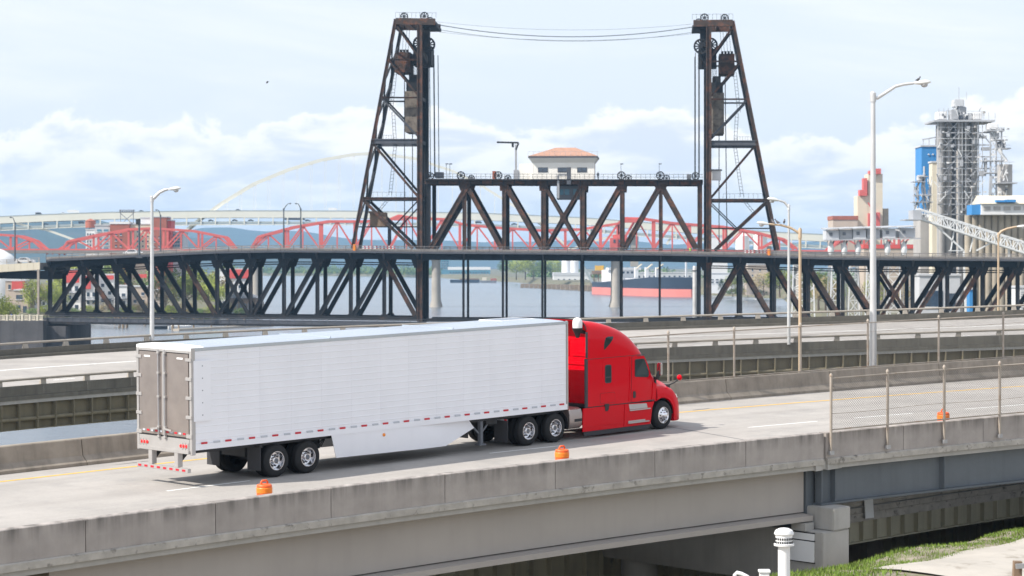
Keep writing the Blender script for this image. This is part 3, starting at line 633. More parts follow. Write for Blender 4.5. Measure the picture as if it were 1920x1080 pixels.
for off in (-3.3, TWD + 3.3):
    mb = MB(FB)
    for x in DX: mb.bar(dk(x, off), dk(x, off, 1.25), 0.13, 0.13)
    for h, w in ((1.25, 0.12), (0.85, 0.07), (0.5, 0.07), (0.2, 0.07)): mb.tube([dk(x, off, h) for x in DX], w * 0.55, 5)
    mb.build('railing', m_railb if off < 0 else m_raill, deck)
    if off < 0:
        mb = MB(FB); mb.sweep([[dk(x, off + 0.5, 0.05), dk(x, off + 0.9, 0.05), dk(x, off + 0.9, 0.62), dk(x, off + 0.5, 0.62)] for x in DX]); mb.build('crash_rail', m_raill, deck)
LX = [94 + 62.65 * i for i in range(12)]; MX = [798, 871, 945, 1019, 1092, 1166, 1239, 1313]; RX = [1325, 1388, 1451.5, 1515.5, 1580, 1646, 1711, 1776, 1842, 1908, 1974, 2040]
for x in LX + MX[1:-1] + RX:
    mb = MB(FB); y = deck_y(x); a = B(x, y)
    mb.prism([Vector((a.x - 0.18, -3.3, a.z - 0.35)), Vector((a.x - 0.18, -0.4, a.z - 0.35)), Vector((a.x - 0.18, -0.4, a.z - 1.9))], (0.36, 0, 0)); mb.build('deck_bracket', m_greysteel, deck)
# left and right truss spans below the road deck
def lowy(x): return 590 + 8.0 * (x - 94) / 690 if x < 800 else 598 + (x - 800) * 0.004
def under_span(xs, pattern, name):
    sp = MB(FB); pts = [B(x, lowy(x)) for x in (xs[0], xs[-1])]
    for o in (0, TWD):
        sp.bar(Vector((pts[0].x, o, pts[0].z)), Vector((pts[1].x, o, pts[1].z)), 0.9, 0.95)
    s = sp.build(name, m_dark, sb)
    for i, x in enumerate(xs):
        yt = deck_y(x) + 12; member('vertical', (x, yt), (x, lowy(x)), 7.0, s, dep=0.8)
        gusset(x, yt + 1, 25, 12, 17, s); gusset(x, lowy(x) - 8, 10, 20, 8, s)
    for i, k in enumerate(pattern):
        a, b = xs[i], xs[i + 1]; ta, tb, la, lb = deck_y(a) + 20, deck_y(b) + 20, lowy(a) - 3, lowy(b) - 3
        if k in '\\X': member('diagonal', (a + 3, ta), (b - 3, lb), 8.2 if k != 'X' else 6, s, m_rust if (a > 1300 or i % 3 == 1) else None)
        if k in '/X': member('diagonal', (a + 3, la), (b - 3, tb), 8.2 if k != 'X' else 6, s, m_rust if a > 1300 else None)
        if k == 'X': gusset((a + b) / 2, (ta + lb) / 2 - 7, 11, 11, 14, s, m_rust if a > 1300 else None)
    for i, x in enumerate(xs):                           # floor beams and sway bracing between the trusses
        mb = MB(FB); a = B(x, deck_y(x) + 15); mb.box((a.x - 0.25, 0.4, a.z - 0.7), (a.x + 0.25, TWD - 0.4, a.z)); mb.build('floor_beam', m_dark, s)
        mb = MB(FB); a = B(x, lowy(x)); mb.box((a.x - 0.3, 0.4, a.z - 0.4), (a.x + 0.3, TWD - 0.4, a.z + 0.5)); mb.build('floor_beam', m_dark, s)
    for i in range(len(xs) - 1):
        for yy in (21, 25):
            mb = MB(FB); a, b = B(xs[i], deck_y(xs[i]) + yy), B(xs[i + 1], deck_y(xs[i + 1]) + yy); a.y = b.y = 6; mb.bar(a, b, 0.25, 0.25); mb.build('catenary_beam', m_dark, s)
        mb = MB(FB); a, b = B(xs[i], lowy(xs[i]) - 1), B(xs[i + 1], lowy(xs[i + 1]) - 1); mb.sweep([[Vector((p.x, 0.5, p.z - 0.2)), Vector((p.x, TWD - 0.5, p.z - 0.2)), Vector((p.x, TWD - 0.5, p.z - 0.6)), Vector((p.x, 0.5, p.z - 0.6))] for p in (a, b)]); mb.build('track_floor', m_dark, s)
    return s
ls = under_span(LX, '/\\\\\\\\X////\\', 'truss_span')
rs = under_span(RX, '/\\\\\\\\X/////', 'truss_span')
# riverside walkway on the lower deck of the left span
XWK = [94 + 15.4 * i for i in range(47)]
for i in range(len(XWK) - 1):
    mb = MB(FB); a, b = B(XWK[i], lowy(XWK[i]) + 1), B(XWK[i + 1], lowy(XWK[i + 1]) + 1)
    mb.bar(Vector((a.x, -3.0, a.z)), Vector((a.x, -3.0, a.z - 1.45)), 0.16, 0.16)
    for dz in (0.0, -0.5, -1.35): mb.bar(Vector((a.x + 0.08, -3.0, a.z + dz)), Vector((b.x - 0.08, -3.0, b.z + dz)), 0.1, 0.12)
    mb.bar(Vector((a.x + 0.1, -2.95, a.z - 0.95)), Vector((b.x - 0.1, -2.95, b.z - 0.95)), 0.05, 0.75)
    mb.build('walkway_railing', m_greysteel, ls)
mb = MB(FB); a, b = B(94, lowy(94) + 13), B(800, lowy(800) + 13); mb.sweep([[Vector((p.x, -3.1, p.z)), Vector((p.x, 0.2, p.z)), Vector((p.x, 0.2, p.z - 0.4)), Vector((p.x, -3.1, p.z - 0.4))] for p in (a, b)]); mb.build('walkway_deck', m_dark, ls)
# lift span
li = MB(FB); a, b = B(797, 340), B(1318, 341.5)
for o in (0, TWD): li.bar(Vector((a.x, o, a.z)), Vector((b.x, o, b.z)), 1.0, 1.2)
lift = li.build('lift_span', m_rust, sb)
for i, x in enumerate(MX):
    m = m_rust if i not in (0,) else m_dark
    member('vertical', (x + (6 if i == 0 else 0), 345), (x + (6 if i == 0 else 0), 470), 9 if i in (3, 4) else 7.2, lift, m, dep=0.8)
    if 0 < i < 7: gusset(x, 344, 25 if i in (1, 6) else 17, 15, 14, lift, m_rust)
for p, q, w in (((874, 352), (807, 466), 9), ((877, 352), (940, 466), 8), ((949, 350), (1016, 466), 9), ((1022, 350), (1089, 466), 6), ((1089, 350), (1022, 466), 6), ((1162, 350), (1096, 466), 9), ((1235, 352), (1170, 466), 9), ((1243, 352), (1306, 466), 9)):
    member('diagonal', p, q, w, lift, m_rust)
gusset(1055.5, 403, 11, 11, 15, lift, m_rust)
mb = MB(FB); a, b = B(797, 336), B(1318, 337)
mb.sweep([[Vector((p.x, -1.4, p.z)), Vector((p.x, TWD + 1.4, p.z)), Vector((p.x, TWD + 1.4, p.z - 0.25)), Vector((p.x, -1.4, p.z - 0.25))] for p in (a, b)]); mb.build('top_walkway', m_dark, lift)
for k in range(26):
    x = 800 + 20.6 * k; mb = MB(FB); p = B(x, 336.5); mb.box((p.x - 0.12, -0.75, p.z - 1.35), (p.x + 0.12, -0.6, p.z)); mb.build('chord_rib', m_dark, lift)
mb = MB(FB)
for k in range(60):
    p = B(797 + 8.8 * k, 336); mb.bar(Vector((p.x, -1.3, p.z)), Vector((p.x, -1.3, p.z + 1.2)), 0.07, 0.07)
for h in (0.55, 1.2):
    p, q = B(797, 336), B(1318, 337); mb.bar(Vector((p.x, -1.3, p.z + h)), Vector((q.x, -1.3, q.z + h)), 0.07, 0.07)
mb.build('top_railing', m_dark, lift)
for i, x in enumerate(MX[1:]):                           # hangers of the lower deck
    member('hanger', (x - 2, deck_y(x) + 10), (x - 2, 601), 4.2 if i < 6 else 6, lift, dep=0.5)
for i in range(7):
    mb = MB(FB); p = B(MX[i], 476); mb.box((p.x - 0.25, 0.4, p.z - 0.9), (p.x + 0.25, TWD - 0.4, p.z)); mb.build('floor_beam', m_dark, lift)
mb = MB(FB); a, b = B(800, 600), B(1322, 601)
for o in (0, TWD): mb.bar(Vector((a.x, o, a.z)), Vector((b.x, o, b.z)), 0.8, 0.8)
mb.box((a.x, 0.5, a.z - 0.3), (b.x, TWD - 0.5, a.z)); mb.build('lower_lift_deck', m_dark, lift)
def wheel(x, y, rpx, off, parent, m=None, name='sheave', spokes=8):
    c = B(x, y); c.y = off; r = rpx * PXM; mb = MB(FB)
    mb.lathe([(r * 0.76, -0.2), (r, -0.25), (r * 0.95, -0.05), (r * 0.95, 0.05), (r, 0.25), (r * 0.76, 0.2)], c, (0, 1, 0), 24, caps=False)
    mb.lathe([(r * 0.76, 0.2), (r * 0.76, -0.2)], c, (0, 1, 0), 24, caps=False)
    mb.lathe([(r * 0.26, -0.35), (r * 0.26, 0.35)], c, (0, 1, 0), 10)
    for k in range(spokes):
        t = math.pi * 2 * k / spokes; d = Vector((math.cos(t), 0, math.sin(t))); mb.bar(c + d * r * 0.15, c + d * r * 0.88, r * 0.17, 0.16, up=(0, 1, 0))
    return mb.build(name, m or m_dark, parent, smooth=30)
for x in (871, 941, 1172, 1245): wheel(x - 7, 329, 8, 0.4, lift); wheel(x + 5, 330.5, 6.5, TWD - 1, lift)
for x in (806, 1304): wheel(x, 330, 7.5, 0.3, lift)
for x0, x1, y0, y1, m in ((815, 829, 322, 333, m_framed), (1288, 1296, 326, 335, m_framed), (922, 928, 320, 335, m_brick), (1087, 1092, 326, 335, m_framed), (877, 884, 330, 336, m_framed)):
    a, b = B(x0, y1), B(x1, y0); mb = MB(FB); mb.box((a.x, 2, a.z), (b.x, 5, b.z)); mb.build('machinery_box', m, lift)
for x in (827, 834, 1162.5, 1236):                        # small navigation lights on thin masts
    mb = MB(FB); a, b = B(x, 335), B(x, 303); mb.bar(Vector((a.x, TWD, a.z)), Vector((b.x, TWD, b.z)), 0.1, 0.1); mb.boxc((b.x + 0.2, TWD, b.z), (0.7, 0.4, 0.2)); mb.build('signal_mast', m_dark, lift)
# control house on the lift span
def hb(x0, x1, y0, y1, o0, o1): a, b = B(x0, y1), B(x1, y0); return (a.x, o0, a.z), (b.x, o1, b.z)
mb = MB(FB); mb.box(*hb(997, 1114, 298, 336, 1.5, 10.5)); house = mb.build('control_house', m_cream, sb)
for k in range(24):
    x = 999 + 114 * k / 23.5; p, q = B(x, 335), B(x, 301); mb = MB(FB); mb.box((p.x - 0.03, 1.47, p.z), (p.x + 0.03, 1.5, q.z)); mb.build('siding_batten', m_cream, house)
mb = MB(FB); mb.box(*hb(972, 996.6, 306, 336, 2.5, 9.5)); mb.build('side_annex', m_cream, house)
a, b = B(990, 292.5), B(1121, 292.5); z0 = a.z; zr = B(1060, 274.5).z; r0, r1 = B(1040, 0).x, B(1077, 0).x
mb = MB(FB); mb.add([(a.x, 0.3, z0), (b.x, 0.3, z0), (b.x, 11.7, z0), (a.x, 11.7, z0), (r0, 6, zr), (r1, 6, zr)], [(0, 1, 5, 4), (1, 2, 5), (2, 3, 4, 5), (3, 0, 4), (0, 3, 2, 1)]); mb.build('roof', m_roofr, house)
mb = MB(FB); mb.sweep([[Vector((a.x, 0.28, z0 - 0.02)), Vector((b.x, 0.28, z0 - 0.02)), Vector((b.x, 11.72, z0 - 0.02)), Vector((a.x, 11.72, z0 - 0.02))], [Vector((a.x, 0.28, z0 - 0.42)), Vector((b.x, 0.28, z0 - 0.42)), Vector((b.x, 11.72, z0 - 0.42)), Vector((a.x, 11.72, z0 - 0.42))]]); mb.build('eave', m_greysteel, house)
h0, h1 = B(997, 300).x, B(1114, 300).x
mb = MB(FB); mb.sweep([[Vector((a.x + .1, 0.4, z0 - 0.43)), Vector((b.x - .1, 0.4, z0 - 0.43)), Vector((b.x - .1, 11.6, z0 - 0.43)), Vector((a.x + .1, 11.6, z0 - 0.43))], [Vector((h0 - .01, 1.49, z0 - 1.5)), Vector((h1 + .01, 1.49, z0 - 1.5)), Vector((h1 + .01, 10.51, z0 - 1.5)), Vector((h0 - .01, 10.51, z0 - 1.5))]]); mb.build('soffit', m_cream, house)
for x in (1008, 1045, 1081.5):
    mb = MB(FB); mb.box(*hb(x, x + 18.5, 313.5, 322.5, 1.40, 1.46)); wf = mb.build('window', m_greysteel, house)
    mb = MB(FB); mb.box(*hb(x + 1, x + 8.6, 314.5, 321.5, 1.36, 1.39)); mb.box(*hb(x + 9.6, x + 17.5, 314.5, 321.5, 1.36, 1.39)); mb.build('window_pane', m_win, house)
mb = MB(FB)
for k in range(14):
    p = B(990 + 10 * k, 293); mb.bar(Vector((p.x, 0.4, p.z)), Vector((p.x, 0.4, p.z + 1.1)), 0.05, 0.05)
p, q = B(990, 293), B(1122, 293); mb.bar(Vector((p.x, 0.4, p.z + 1.1)), Vector((q.x, 0.4, q.z + 1.1)), 0.05, 0.05); mb.build('roof_railing', m_galv, house)
mb = MB(FB); mb.box(*hb(1043, 1087, 348, 373, 2.5, 9)); cabo = mb.build('operator_cab', m_framed, sb)
for x0, x1 in ((1049, 1056), (1058, 1067), (1074, 1081)):
    mb = MB(FB); mb.box(*hb(x0, x1, 354, 365, 2.42, 2.48)); mb.build('cab_window', m_teal, cabo)
mb = MB(FB); p = B(1047, 372); q = B(1047, 328); mb.bar(Vector((p.x, -0.8, p.z)), Vector((q.x, -0.8, q.z)), 0.5, 0.5); q2 = B(1066, 328); mb.bar(Vector((q.x, -0.8, q.z)), Vector((q2.x, -0.8, q2.z)), 0.5, 0.5); mb.build('exhaust_duct', m_galv, cabo)
mb = MB(FB); mb.box(*hb(1063, 1071, 314, 346, -1.4, -0.9)); mb.build('equipment_locker', m_greysteel, cabo)
cr = MB(FB); p, q = B(966, 322), B(966, 270); cr.bar(Vector((p.x, 3, p.z)), Vector((q.x, 3, q.z)), 0.45, 0.45); cr.box(*hb(962, 971, 318, 336, 2.3, 3.8)); crane = cr.build('jib_crane', m_galv, sb)
mb = MB(FB); p, q = B(930, 265.5), B(971, 266.5); mb.bar(Vector((p.x, 3, p.z)), Vector((q.x, 3, q.z)), 0.35, 0.4); p, q = B(971, 267), B(966, 280); mb.bar(Vector((p.x, 3, p.z)), Vector((q.x, 3, q.z)), 0.5, 0.35); mb.build('crane_jib', m_dark, crane)
mb = MB(FB); mb.boxc((B(960, 271).x, 3, B(960, 271).z), (0.5, 0.5, 1.0)); mb.build('crane_hoist', m_dark, crane)
# towers
def tower(s, P):
    """P maps left-tower picture columns to this tower"""
    t = MB(FB); a, b = B(*P(742, 40)), B(*P(816, 41))
    for o in (0, TWD): t.bar(Vector((a.x, o, a.z)), Vector((b.x, o, b.z)), 1.0, 1.5)
    for x in (744, 770, 790, 812):
        c = B(*P(x, 41)); t.box((c.x - 0.3, 0, c.z - 0.6), (c.x + 0.3, TWD, c.z + 0.5))
    tw = t.build('tower', m_rust, sb)
    bot = 606
    for o in (0, TWD):
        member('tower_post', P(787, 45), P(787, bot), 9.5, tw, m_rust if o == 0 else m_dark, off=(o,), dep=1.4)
        member('tower_leg', P(742, 36), P(661, 466), 6.0, tw, m_rust, off=(o,), dep=0.9)
    for x in (785, 792):
        member('inner_post', P(x, 100), P(x, bot), 5.0, tw, m_dark, off=(TWD - 1.2,), dep=0.8)
    for (x0, y0, x1, y1, w, m) in ((729, 112, 785, 112, 2.6, m_rust), (716, 183, 785, 183, 2.6, m_rust), (697, 265, 785, 265, 9, m_greysteel), (681, 372, 785, 372, 4.5, m_rust)):
        member('strut', P(x0, y0), P(x1, y1), w, tw, m)
    for p, q, w, m in (((744, 50), (784, 106), 3.2, m_rust), ((730, 115), (784, 179), 3.2, m_rust), ((717, 186), (784, 256), 3.2, m_greysteel), ((701, 271), (784, 369), 4.2, m_rust), ((682, 376), (774, 466), 5.5, m_rust)):
        member('diagonal', P(*p), P(*q), w, tw, m)
    member('counter_brace', P(783, 377), P(735, 428), 1.8, tw, m_dark)
    for x in (756, 766): member('guide_rod', P(x, 120), P(x, 466), 1.5, tw, m_dark, off=(3.0 if x == 756 else 9.0,), dep=0.2)
    # cross members between the two sides
    for (x, y) in ((787, 112), (787, 183), (787, 265), (787, 372), (729, 112), (716, 183), (697, 265), (681, 372), (742, 50)):
        mb = MB(FB); c = B(*P(x, y)); mb.box((c.x - 0.3, 0.5, c.z - 0.4), (c.x + 0.3, TWD - 0.5, c.z + 0.4)); mb.build('cross_beam', m_dark, tw)
    for (xa, ya), (xb, yb) in (((735, 80), (722, 148)), ((722, 148), (706, 225)), ((706, 225), (690, 318)), ((690, 318), (672, 415))):   # zig-zag bracing of the sloping face
        a, b = B(*P(xa, ya)), B(*P(xb, yb)); mb = MB(FB)
        for (p0, p1) in ((0.6, TWD - 0.6), (TWD - 0.6, 0.6)): mb.bar(Vector((a.x, p0, a.z)), Vector((b.x, p1, b.z)), 0.35, 0.35)
        mb.build('face_bracing', m_dark, tw)
    # counterweights
    a, b = B(*P(758, 247)), B(*P(782, 170)); mb = MB(FB); mb.box((a.x, 1.6, a.z), (b.x, TWD - 1.6, b.z)); cw = mb.build('counterweight', m_cw, tw)
    a, b = B(*P(760, 170)), B(*P(783, 138)); mb = MB(FB); mb.box((a.x, 2, a.z), (b.x, TWD - 2, B(*P(760, 150)).z)); c = B(*P(764, 150)); d = B(*P(779, 138)); mb.box((c.x, 3, c.z), (d.x, TWD - 3, d.z)); mb.build('counterweight_frame', m_dark, tw)
    a, b = B(*P(738, 134)), B(*P(767, 96)); mb = MB(FB); mb.box((a.x, 2.5, a.z), (b.x, TWD - 2.5, b.z)); up = mb.build('auxiliary_counterweight', m_rust, tw)
    for x0 in (741, 747, 753, 759):
        mb = MB(FB); a, b = B(*P(x0, 97)), B(*P(x0 + 4, 91)); mb.box((a.x, 2.6, a.z), (b.x, 4.2, b.z)); mb.build('rope_socket', m_dark, up)
    for x in (772, 774.5, 777, 779.5): 
        mb = MB(FB); a, b = B(*P(x, 138)), B(*P(x, 100)); mb.bar(Vector((a.x, 4, a.z)), Vector((b.x, 4, b.z)), 0.1, 0.1); mb.build('counterweight_rope', m_dark, tw)
    for x in (745, 751, 757, 762): 
        mb = MB(FB); a, b = B(*P(x, 92)), B(*P(x + 3, 48)); mb.bar(Vector((a.x, 4, a.z)), Vector((b.x, 4, b.z)), 0.08, 0.08); mb.build('counterweight_rope', m_dark, tw)
    for x, y, r, o in ((783, 77, 14, 6.0), (801, 83, 14.5, 1.2)): wheel(*P(x, y), r, o, tw, spokes=12)
    for x, y, r in ((757, 30, 7.5), (795, 29.5, 8), (806, 37, 6)): wheel(*P(x, y), r, 1.0, tw)
    mb = MB(FB); a, b = B(*P(772, 120)), B(*P(806, 86)); mb.box((a.x, 3, a.z), (b.x, TWD - 3, b.z)); mb.build('sheave_frame', m_dark, tw)
    mb = MB(FB); a, b = B(*P(788, 124)), B(*P(803, 46)); mb.box((a.x, 2, a.z), (b.x, 5, b.z)); mb.build('machinery_column', m_dark, tw)
    mb = MB(FB); a, b = B(*P(790, 50)), B(*P(818, 44)); mb.box((a.x, 0.5, a.z), (b.x, TWD - 0.5, b.z)); mb.build('cable_platform', m_dark, tw)
    mb = MB(FB)                                          # railings on top
    for k in range(11):
        p = B(*P(742 + 7.6 * k, 34)); mb.bar(Vector((p.x, -0.5, p.z)), Vector((p.x, -0.5, p.z + 1.3)), 0.05, 0.05)
    p, q = B(*P(742, 34)), B(*P(818, 35)); mb.bar(Vector((p.x, -0.5, p.z + 1.3)), Vector((q.x, -0.5, q.z + 1.3)), 0.05, 0.05); mb.build('top_railing', m_dark, tw)
    # stair ladders zig-zagging inside the tower
    mb = MB(FB)
    for (xa, ya), (xb, yb) in (((737, 130), (729, 205)), ((733, 208), (736, 262)), ((737, 268), (727, 365)), ((724, 372), (705, 395))):
        a, b = B(*P(xa, ya)), B(*P(xb, yb)); n = int((a - b).length / 0.8)
        for s2 in (-0.35, 0.35): mb.bar(a + Vector((s2, 5, 0)), b + Vector((s2, 5, 0)), 0.09, 0.09)
        for k in range(n):
            c = a.lerp(b, k / n); mb.bar(c + Vector((-0.35, 5, 0)), c + Vector((0.35, 5, 0)), 0.07, 0.07)
    mb.build('ladder', m_dark, tw)
    mb = MB(FB)
    for x0, x1, y in ((699, 738, 262), (690, 760, 369)):
        for k in range(9):
            p = B(*P(x0 + (x1 - x0) * k / 8, y)); mb.bar(Vector((p.x, 0.6, p.z)), Vector((p.x, 0.6, p.z + 1.1)), 0.05, 0.05)
        p, q = B(*P(x0, y)), B(*P(x1, y)); mb.bar(Vector((p.x, 0.6, p.z + 1.1)), Vector((q.x, 0.6, q.z + 1.1)), 0.05, 0.05)
    mb.build('landing_railing', m_dark, tw)
    mb = MB(FB); a, b = B(*P(668, 426)), B(*P(790, 424)); mb.box((a.x, 1, a.z), (b.x, 5, b.z)); mb.build('service_walkway', m_dark, tw)
    for x in (804.5, 812):                               # lifting ropes
        member('lift_rope', P(x, 95), P(x + (2 if s > 0 else 0), 330), 1.3, tw, m_dark, off=(1.0, TWD - 1), dep=0.25)
    # lattice between the tower posts
    mb = MB(FB)
    for k in range(28):
        a, b = B(*P(784.5, 104 + 16.5 * k)), B(*P(792.5, 112 + 16.5 * k)); mb.bar(Vector((a.x, TWD - 1.2, a.z)), Vector((b.x, TWD - 1.2, b.z)), 0.15, 0.15)
        a, b = B(*P(792.5, 112 + 16.5 * k)), B(*P(784.5, 120 + 16.5 * k)); mb.bar(Vector((a.x, TWD - 1.2, a.z)), Vector((b.x, TWD - 1.2, b.z)), 0.15, 0.15)
    mb.build('post_lacing', m_dark, tw)
    mb = MB(FB); a = B(*P(770, 606)); b = B(*P(815, 606)); mb.box((a.x, -3, -5), (b.x, TWD + 3, a.z - 0.3)); mb.build('river_pier', m_pier, tw)
    return tw
tl = tower(1, lambda x, y: (x, y))
tr_ = tower(-1, lambda x, y: (2116 - x + (4 if y > 300 and x < 760 else 0), y + 3))
# wooden cabin on the left tower, white cabin on the right tower
mb = MB(FB); mb.box(*hb(692, 722, 398, 424, 1.5, 5)); shack = mb.build('watch_cabin', m_wood, tl)
mb = MB(FB); mb.box(*hb(690, 708, 396, 399.5, 1.0, 5.4)); mb.build('cabin_roof', m_wood, shack) if False else mb.build('cabin_roof', m_wood, tl)
mb = MB(FB); mb.box(*hb(1334, 1352, 319, 337, 1.5, 5)); mb.build('white_cabin', m_white_b, tr_)
mb = MB(FB); mb.box(*hb(1332, 1354, 317, 319, 1.2, 5.3)); mb.build('cabin_roof', m_greysteel, tr_)
# cables between the tower tops
for (ya, yb, sag, o, r) in ((45, 48, 22, 0.5, 0.10), (46, 49, 20, TWD - 0.5, 0.06), (39, 42, 14, 2, 0.03), (53, 55, 15, 9, 0.03)):
    pts = []
    for k in range(25):
        t = k / 24; x = 816 + 496 * t; y = ya + (yb - ya) * t + sag * 4 * t * (1 - t); v = B(x, y); v.y = o; pts.append(v)
    mb = MB(FB); mb.tube(pts, r, 5); mb.build('span_cable', m_lamp_dark, sb)
# concrete approach at the left end and the seawall under it
ap = root('approach_span', 'pale panelled approach span with dark girder at the left end of the lift bridge', 'approach span', mtx=FB @ Matrix.Translation(B(40, 500)))
XA = [-220, -120, -20, 40, 82]
def ay(x): return 497.5 - 0.06 * x
for i in range(24):
    x0 = -200 + 11.75 * i; mb = MB(FB); mb.sweep([[Vector((B(x, 0).x, -3.6, B(x, ay(x) - 1).z)), Vector((B(x, 0).x, -3.2, B(x, ay(x) - 1).z)), Vector((B(x, 0).x, -3.2, B(x, ay(x) + 13).z)), Vector((B(x, 0).x, -3.6, B(x, ay(x) + 13).z))] for x in (x0 + 0.15, x0 + 11.6)]); mb.build('fascia_panel', m_cream_b, ap)
mb = MB(FB); mb.sweep([[Vector((B(x, 0).x, -3.2, B(x, ay(x)).z)), Vector((B(x, 0).x, TWD + 3, B(x, ay(x)).z)), Vector((B(x, 0).x, TWD + 3, B(x, ay(x) + 12).z)), Vector((B(x, 0).x, -3.2, B(x, ay(x) + 12).z))] for x in XA]); mb.build('approach_deck', m_decktop, ap)
mb = MB(FB); mb.sweep([[Vector((B(x, 0).x, -1, B(x, 508).z)), Vector((B(x, 0).x, TWD, B(x, 508).z)), Vector((B(x, 0).x, TWD, B(x, 522 + 0.02 * x).z)), Vector((B(x, 0).x, -1, B(x, 522 + 0.02 * x).z))] for x in (-220, 92)]); mb.build('approach_girder', m_fascia, ap)
mb = MB(FB)
for k in range(14): p = B(-180 + 20 * k, ay(-180 + 20 * k)); mb.bar(Vector((p.x, -3.4, p.z)), Vector((p.x, -3.4, p.z + 1.2)), 0.18, 0.18)
for h in (0.5, 0.85, 1.2): p, q = B(-200, ay(-200)), B(82, ay(82)); mb.bar(Vector((p.x, -3.4, p.z + h)), Vector((q.x, -3.4, q.z + h)), 0.1, 0.1)
mb.build('approach_railing', m_raill, ap)
mb = MB(FB); p, q = B(80, 604), B(80, 505); mb.bar(Vector((p.x, -3.9, p.z)), Vector((q.x, -3.9, q.z)), 0.5, 0.5); mb.build('rusty_pipe', m_post, ap)
sw = root('seawall', 'dark streaked concrete seawall with pale balustrade below the bridge end', 'wall', mtx=FB @ Matrix.Translation(B(40, 640)))
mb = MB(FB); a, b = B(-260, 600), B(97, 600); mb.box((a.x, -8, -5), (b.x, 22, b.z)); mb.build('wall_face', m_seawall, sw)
mb = MB(FB); a, b = B(97.2, 611), B(133, 611); mb.box((a.x, -5, -5), (b.x, 20, b.z)); mb.build('bridge_seat', m_seawall, sw)
for k in range(22):
    x = -210 + 14 * k; a, b = B(x, 600), B(x + 12.6, 588.5); mb = MB(FB); mb.box((a.x, -7.9, a.z + 0.01), (a.x + 0.45, -7.3, b.z)); mb.box((a.x + 0.45, -7.75, a.z + 0.12), (b.x, -7.5, a.z + 0.35)); mb.box((a.x + 0.45, -7.75, b.z - 0.3), (b.x, -7.5, b.z - 0.1))
    for j in range(4): mb.box((a.x + 0.55 + j * 0.26, -7.7, a.z + 0.35), (a.x + 0.7 + j * 0.26, -7.55, b.z - 0.3))
    mb.build('balustrade', m_cream_b, sw)
# ------------------------------------------------------------------ the truck: white refrigerated trailer
def poly_plate(name, pts, v, th, m, parent, bevel=0):    # pts (u, w) on the side plane v, thickness th towards the near side
    mb = MB(FT); mb.prism([T(u, v, w) for u, w in pts], T(0, th, 0)); return mb.build(name, m, parent, bevel=bevel)
def tb(name, u0, u1, v0, v1, w0, w1, m, parent, bevel=0, smooth=None):
    mb = MB(FT); mb.box(T(u0, v0, w0), T(u1, v1, w1)); return mb.build(name, m, parent, bevel=bevel, smooth=smooth)
def rrect(u0, u1, w0, w1, r, n=5):
    out = []
    for (cu, cw, a0) in ((u1 - r, w1 - r, 0), (u0 + r, w1 - r, 90), (u0 + r, w0 + r, 180), (u1 - r, w0 + r, 270)):
        for k in range(n + 1): a = R(a0 + 90 * k / n); out.append((cu + r * math.cos(a), cw + r * math.sin(a)))
    return out
tlr = root('semi_trailer', 'long white box semi-trailer with aluminium rear doors hitched to the red truck', 'trailer', mtx=FT @ Matrix.Translation(T(8, 0, 0)))
def wheel_tyre(parent, u, side, dual, steer=False):
    s = side; vo = 1.25 * s; ax = Vector((0, -s, 0)); c = T(u, vo, 0.5)
    def tyre(off):
        mb = MB(FT)
        prof = [(0.285, -0.02), (0.30, -0.005), (0.36, 0.0), (0.43, -0.008), (0.475, -0.03), (0.497, -0.06), (0.5, -0.09), (0.5, -0.2), (0.497, -0.225), (0.475, -0.255), (0.36, -0.28), (0.285, -0.26)]
        mb.lathe([(r, t - off) for r, t in prof] + [(0.285, -0.02 - off)], c, ax, 40, caps=False)
        for g in (-0.11, -0.145, -0.18):                 # tread grooves as raised ribs
            mb.lathe([(0.5, g - 0.012 - off), (0.508, g - 0.010 - off), (0.508, g + 0.010 - off), (0.5, g + 0.012 - off)], c, ax, 40, caps=False)
        return mb
    w = tyre(0.0).build('wheel', m_tyre, parent, smooth=35)
    mb = MB(FT)
    if steer:
        prof = [(0.292, -0.02), (0.288, 0.0), (0.275, 0.0), (0.262, -0.02), (0.25, -0.03), (0.15, 0.03), (0.12, 0.05), (0.10, 0.10), (0.06, 0.12), (0.01, 0.125)]
    else:
        prof = [(0.292, -0.02), (0.288, 0.002), (0.276, 0.002), (0.262, -0.05), (0.255, -0.13), (0.24, -0.155), (0.14, -0.16), (0.12, -0.15), (0.115, -0.05), (0.10, -0.03), (0.01, -0.03)]
    mb.lathe(prof + [(0.001, prof[-1][1])], c, ax, 36, caps=False); rim = mb.build('rim', m_chrome, w, smooth=30)
    mb = MB(FT)
    for k in range(10):
        a = k * math.pi / 5; d = Vector((math.cos(a), 0, math.sin(a)))
        mb.lathe([(0.024, -0.16 if not steer else -0.01), (0.024, -0.125 if not steer else 0.03)], c + d * (0.168 if not steer else 0.185), ax, 8)
    mb.build('hand_holes', m_blackp, w)
    if not steer:
        mb = MB(FT); mb.lathe([(0.085, -0.15), (0.085, -0.028), (0.07, -0.015), (0.01, -0.015)], c, ax, 14); mb.build('hub_cap', m_framed, w, smooth=30)
    if dual: tyre(0.33).build('inner_wheel', m_tyre, parent, smooth=35)
    return w
for u in (3.27, 4.52):
    for s in (1, -1): wheel_tyre(tlr, u, s, True)
    mb = MB(FT); mb.lathe([(0.09, -1.0), (0.09, 1.0)], T(u, 0, 0.5), (0, 1, 0), 10); mb.build('axle', m_blackp, tlr)
tb('floor_frame', 0.1, 16.1, -1.1, 1.1, 0.98, 1.12, m_blackp, tlr)
tb('suspension_frame', 2.6, 5.6, -0.55, 0.55, 0.62, 0.98, m_blackp, tlr)
tb('box_core', 0.06, 16.1, -1.275, 1.275, 1.12, 4.06, m_trailer, tlr)
NP = 13; PW = (16.06 - 0.14) / NP
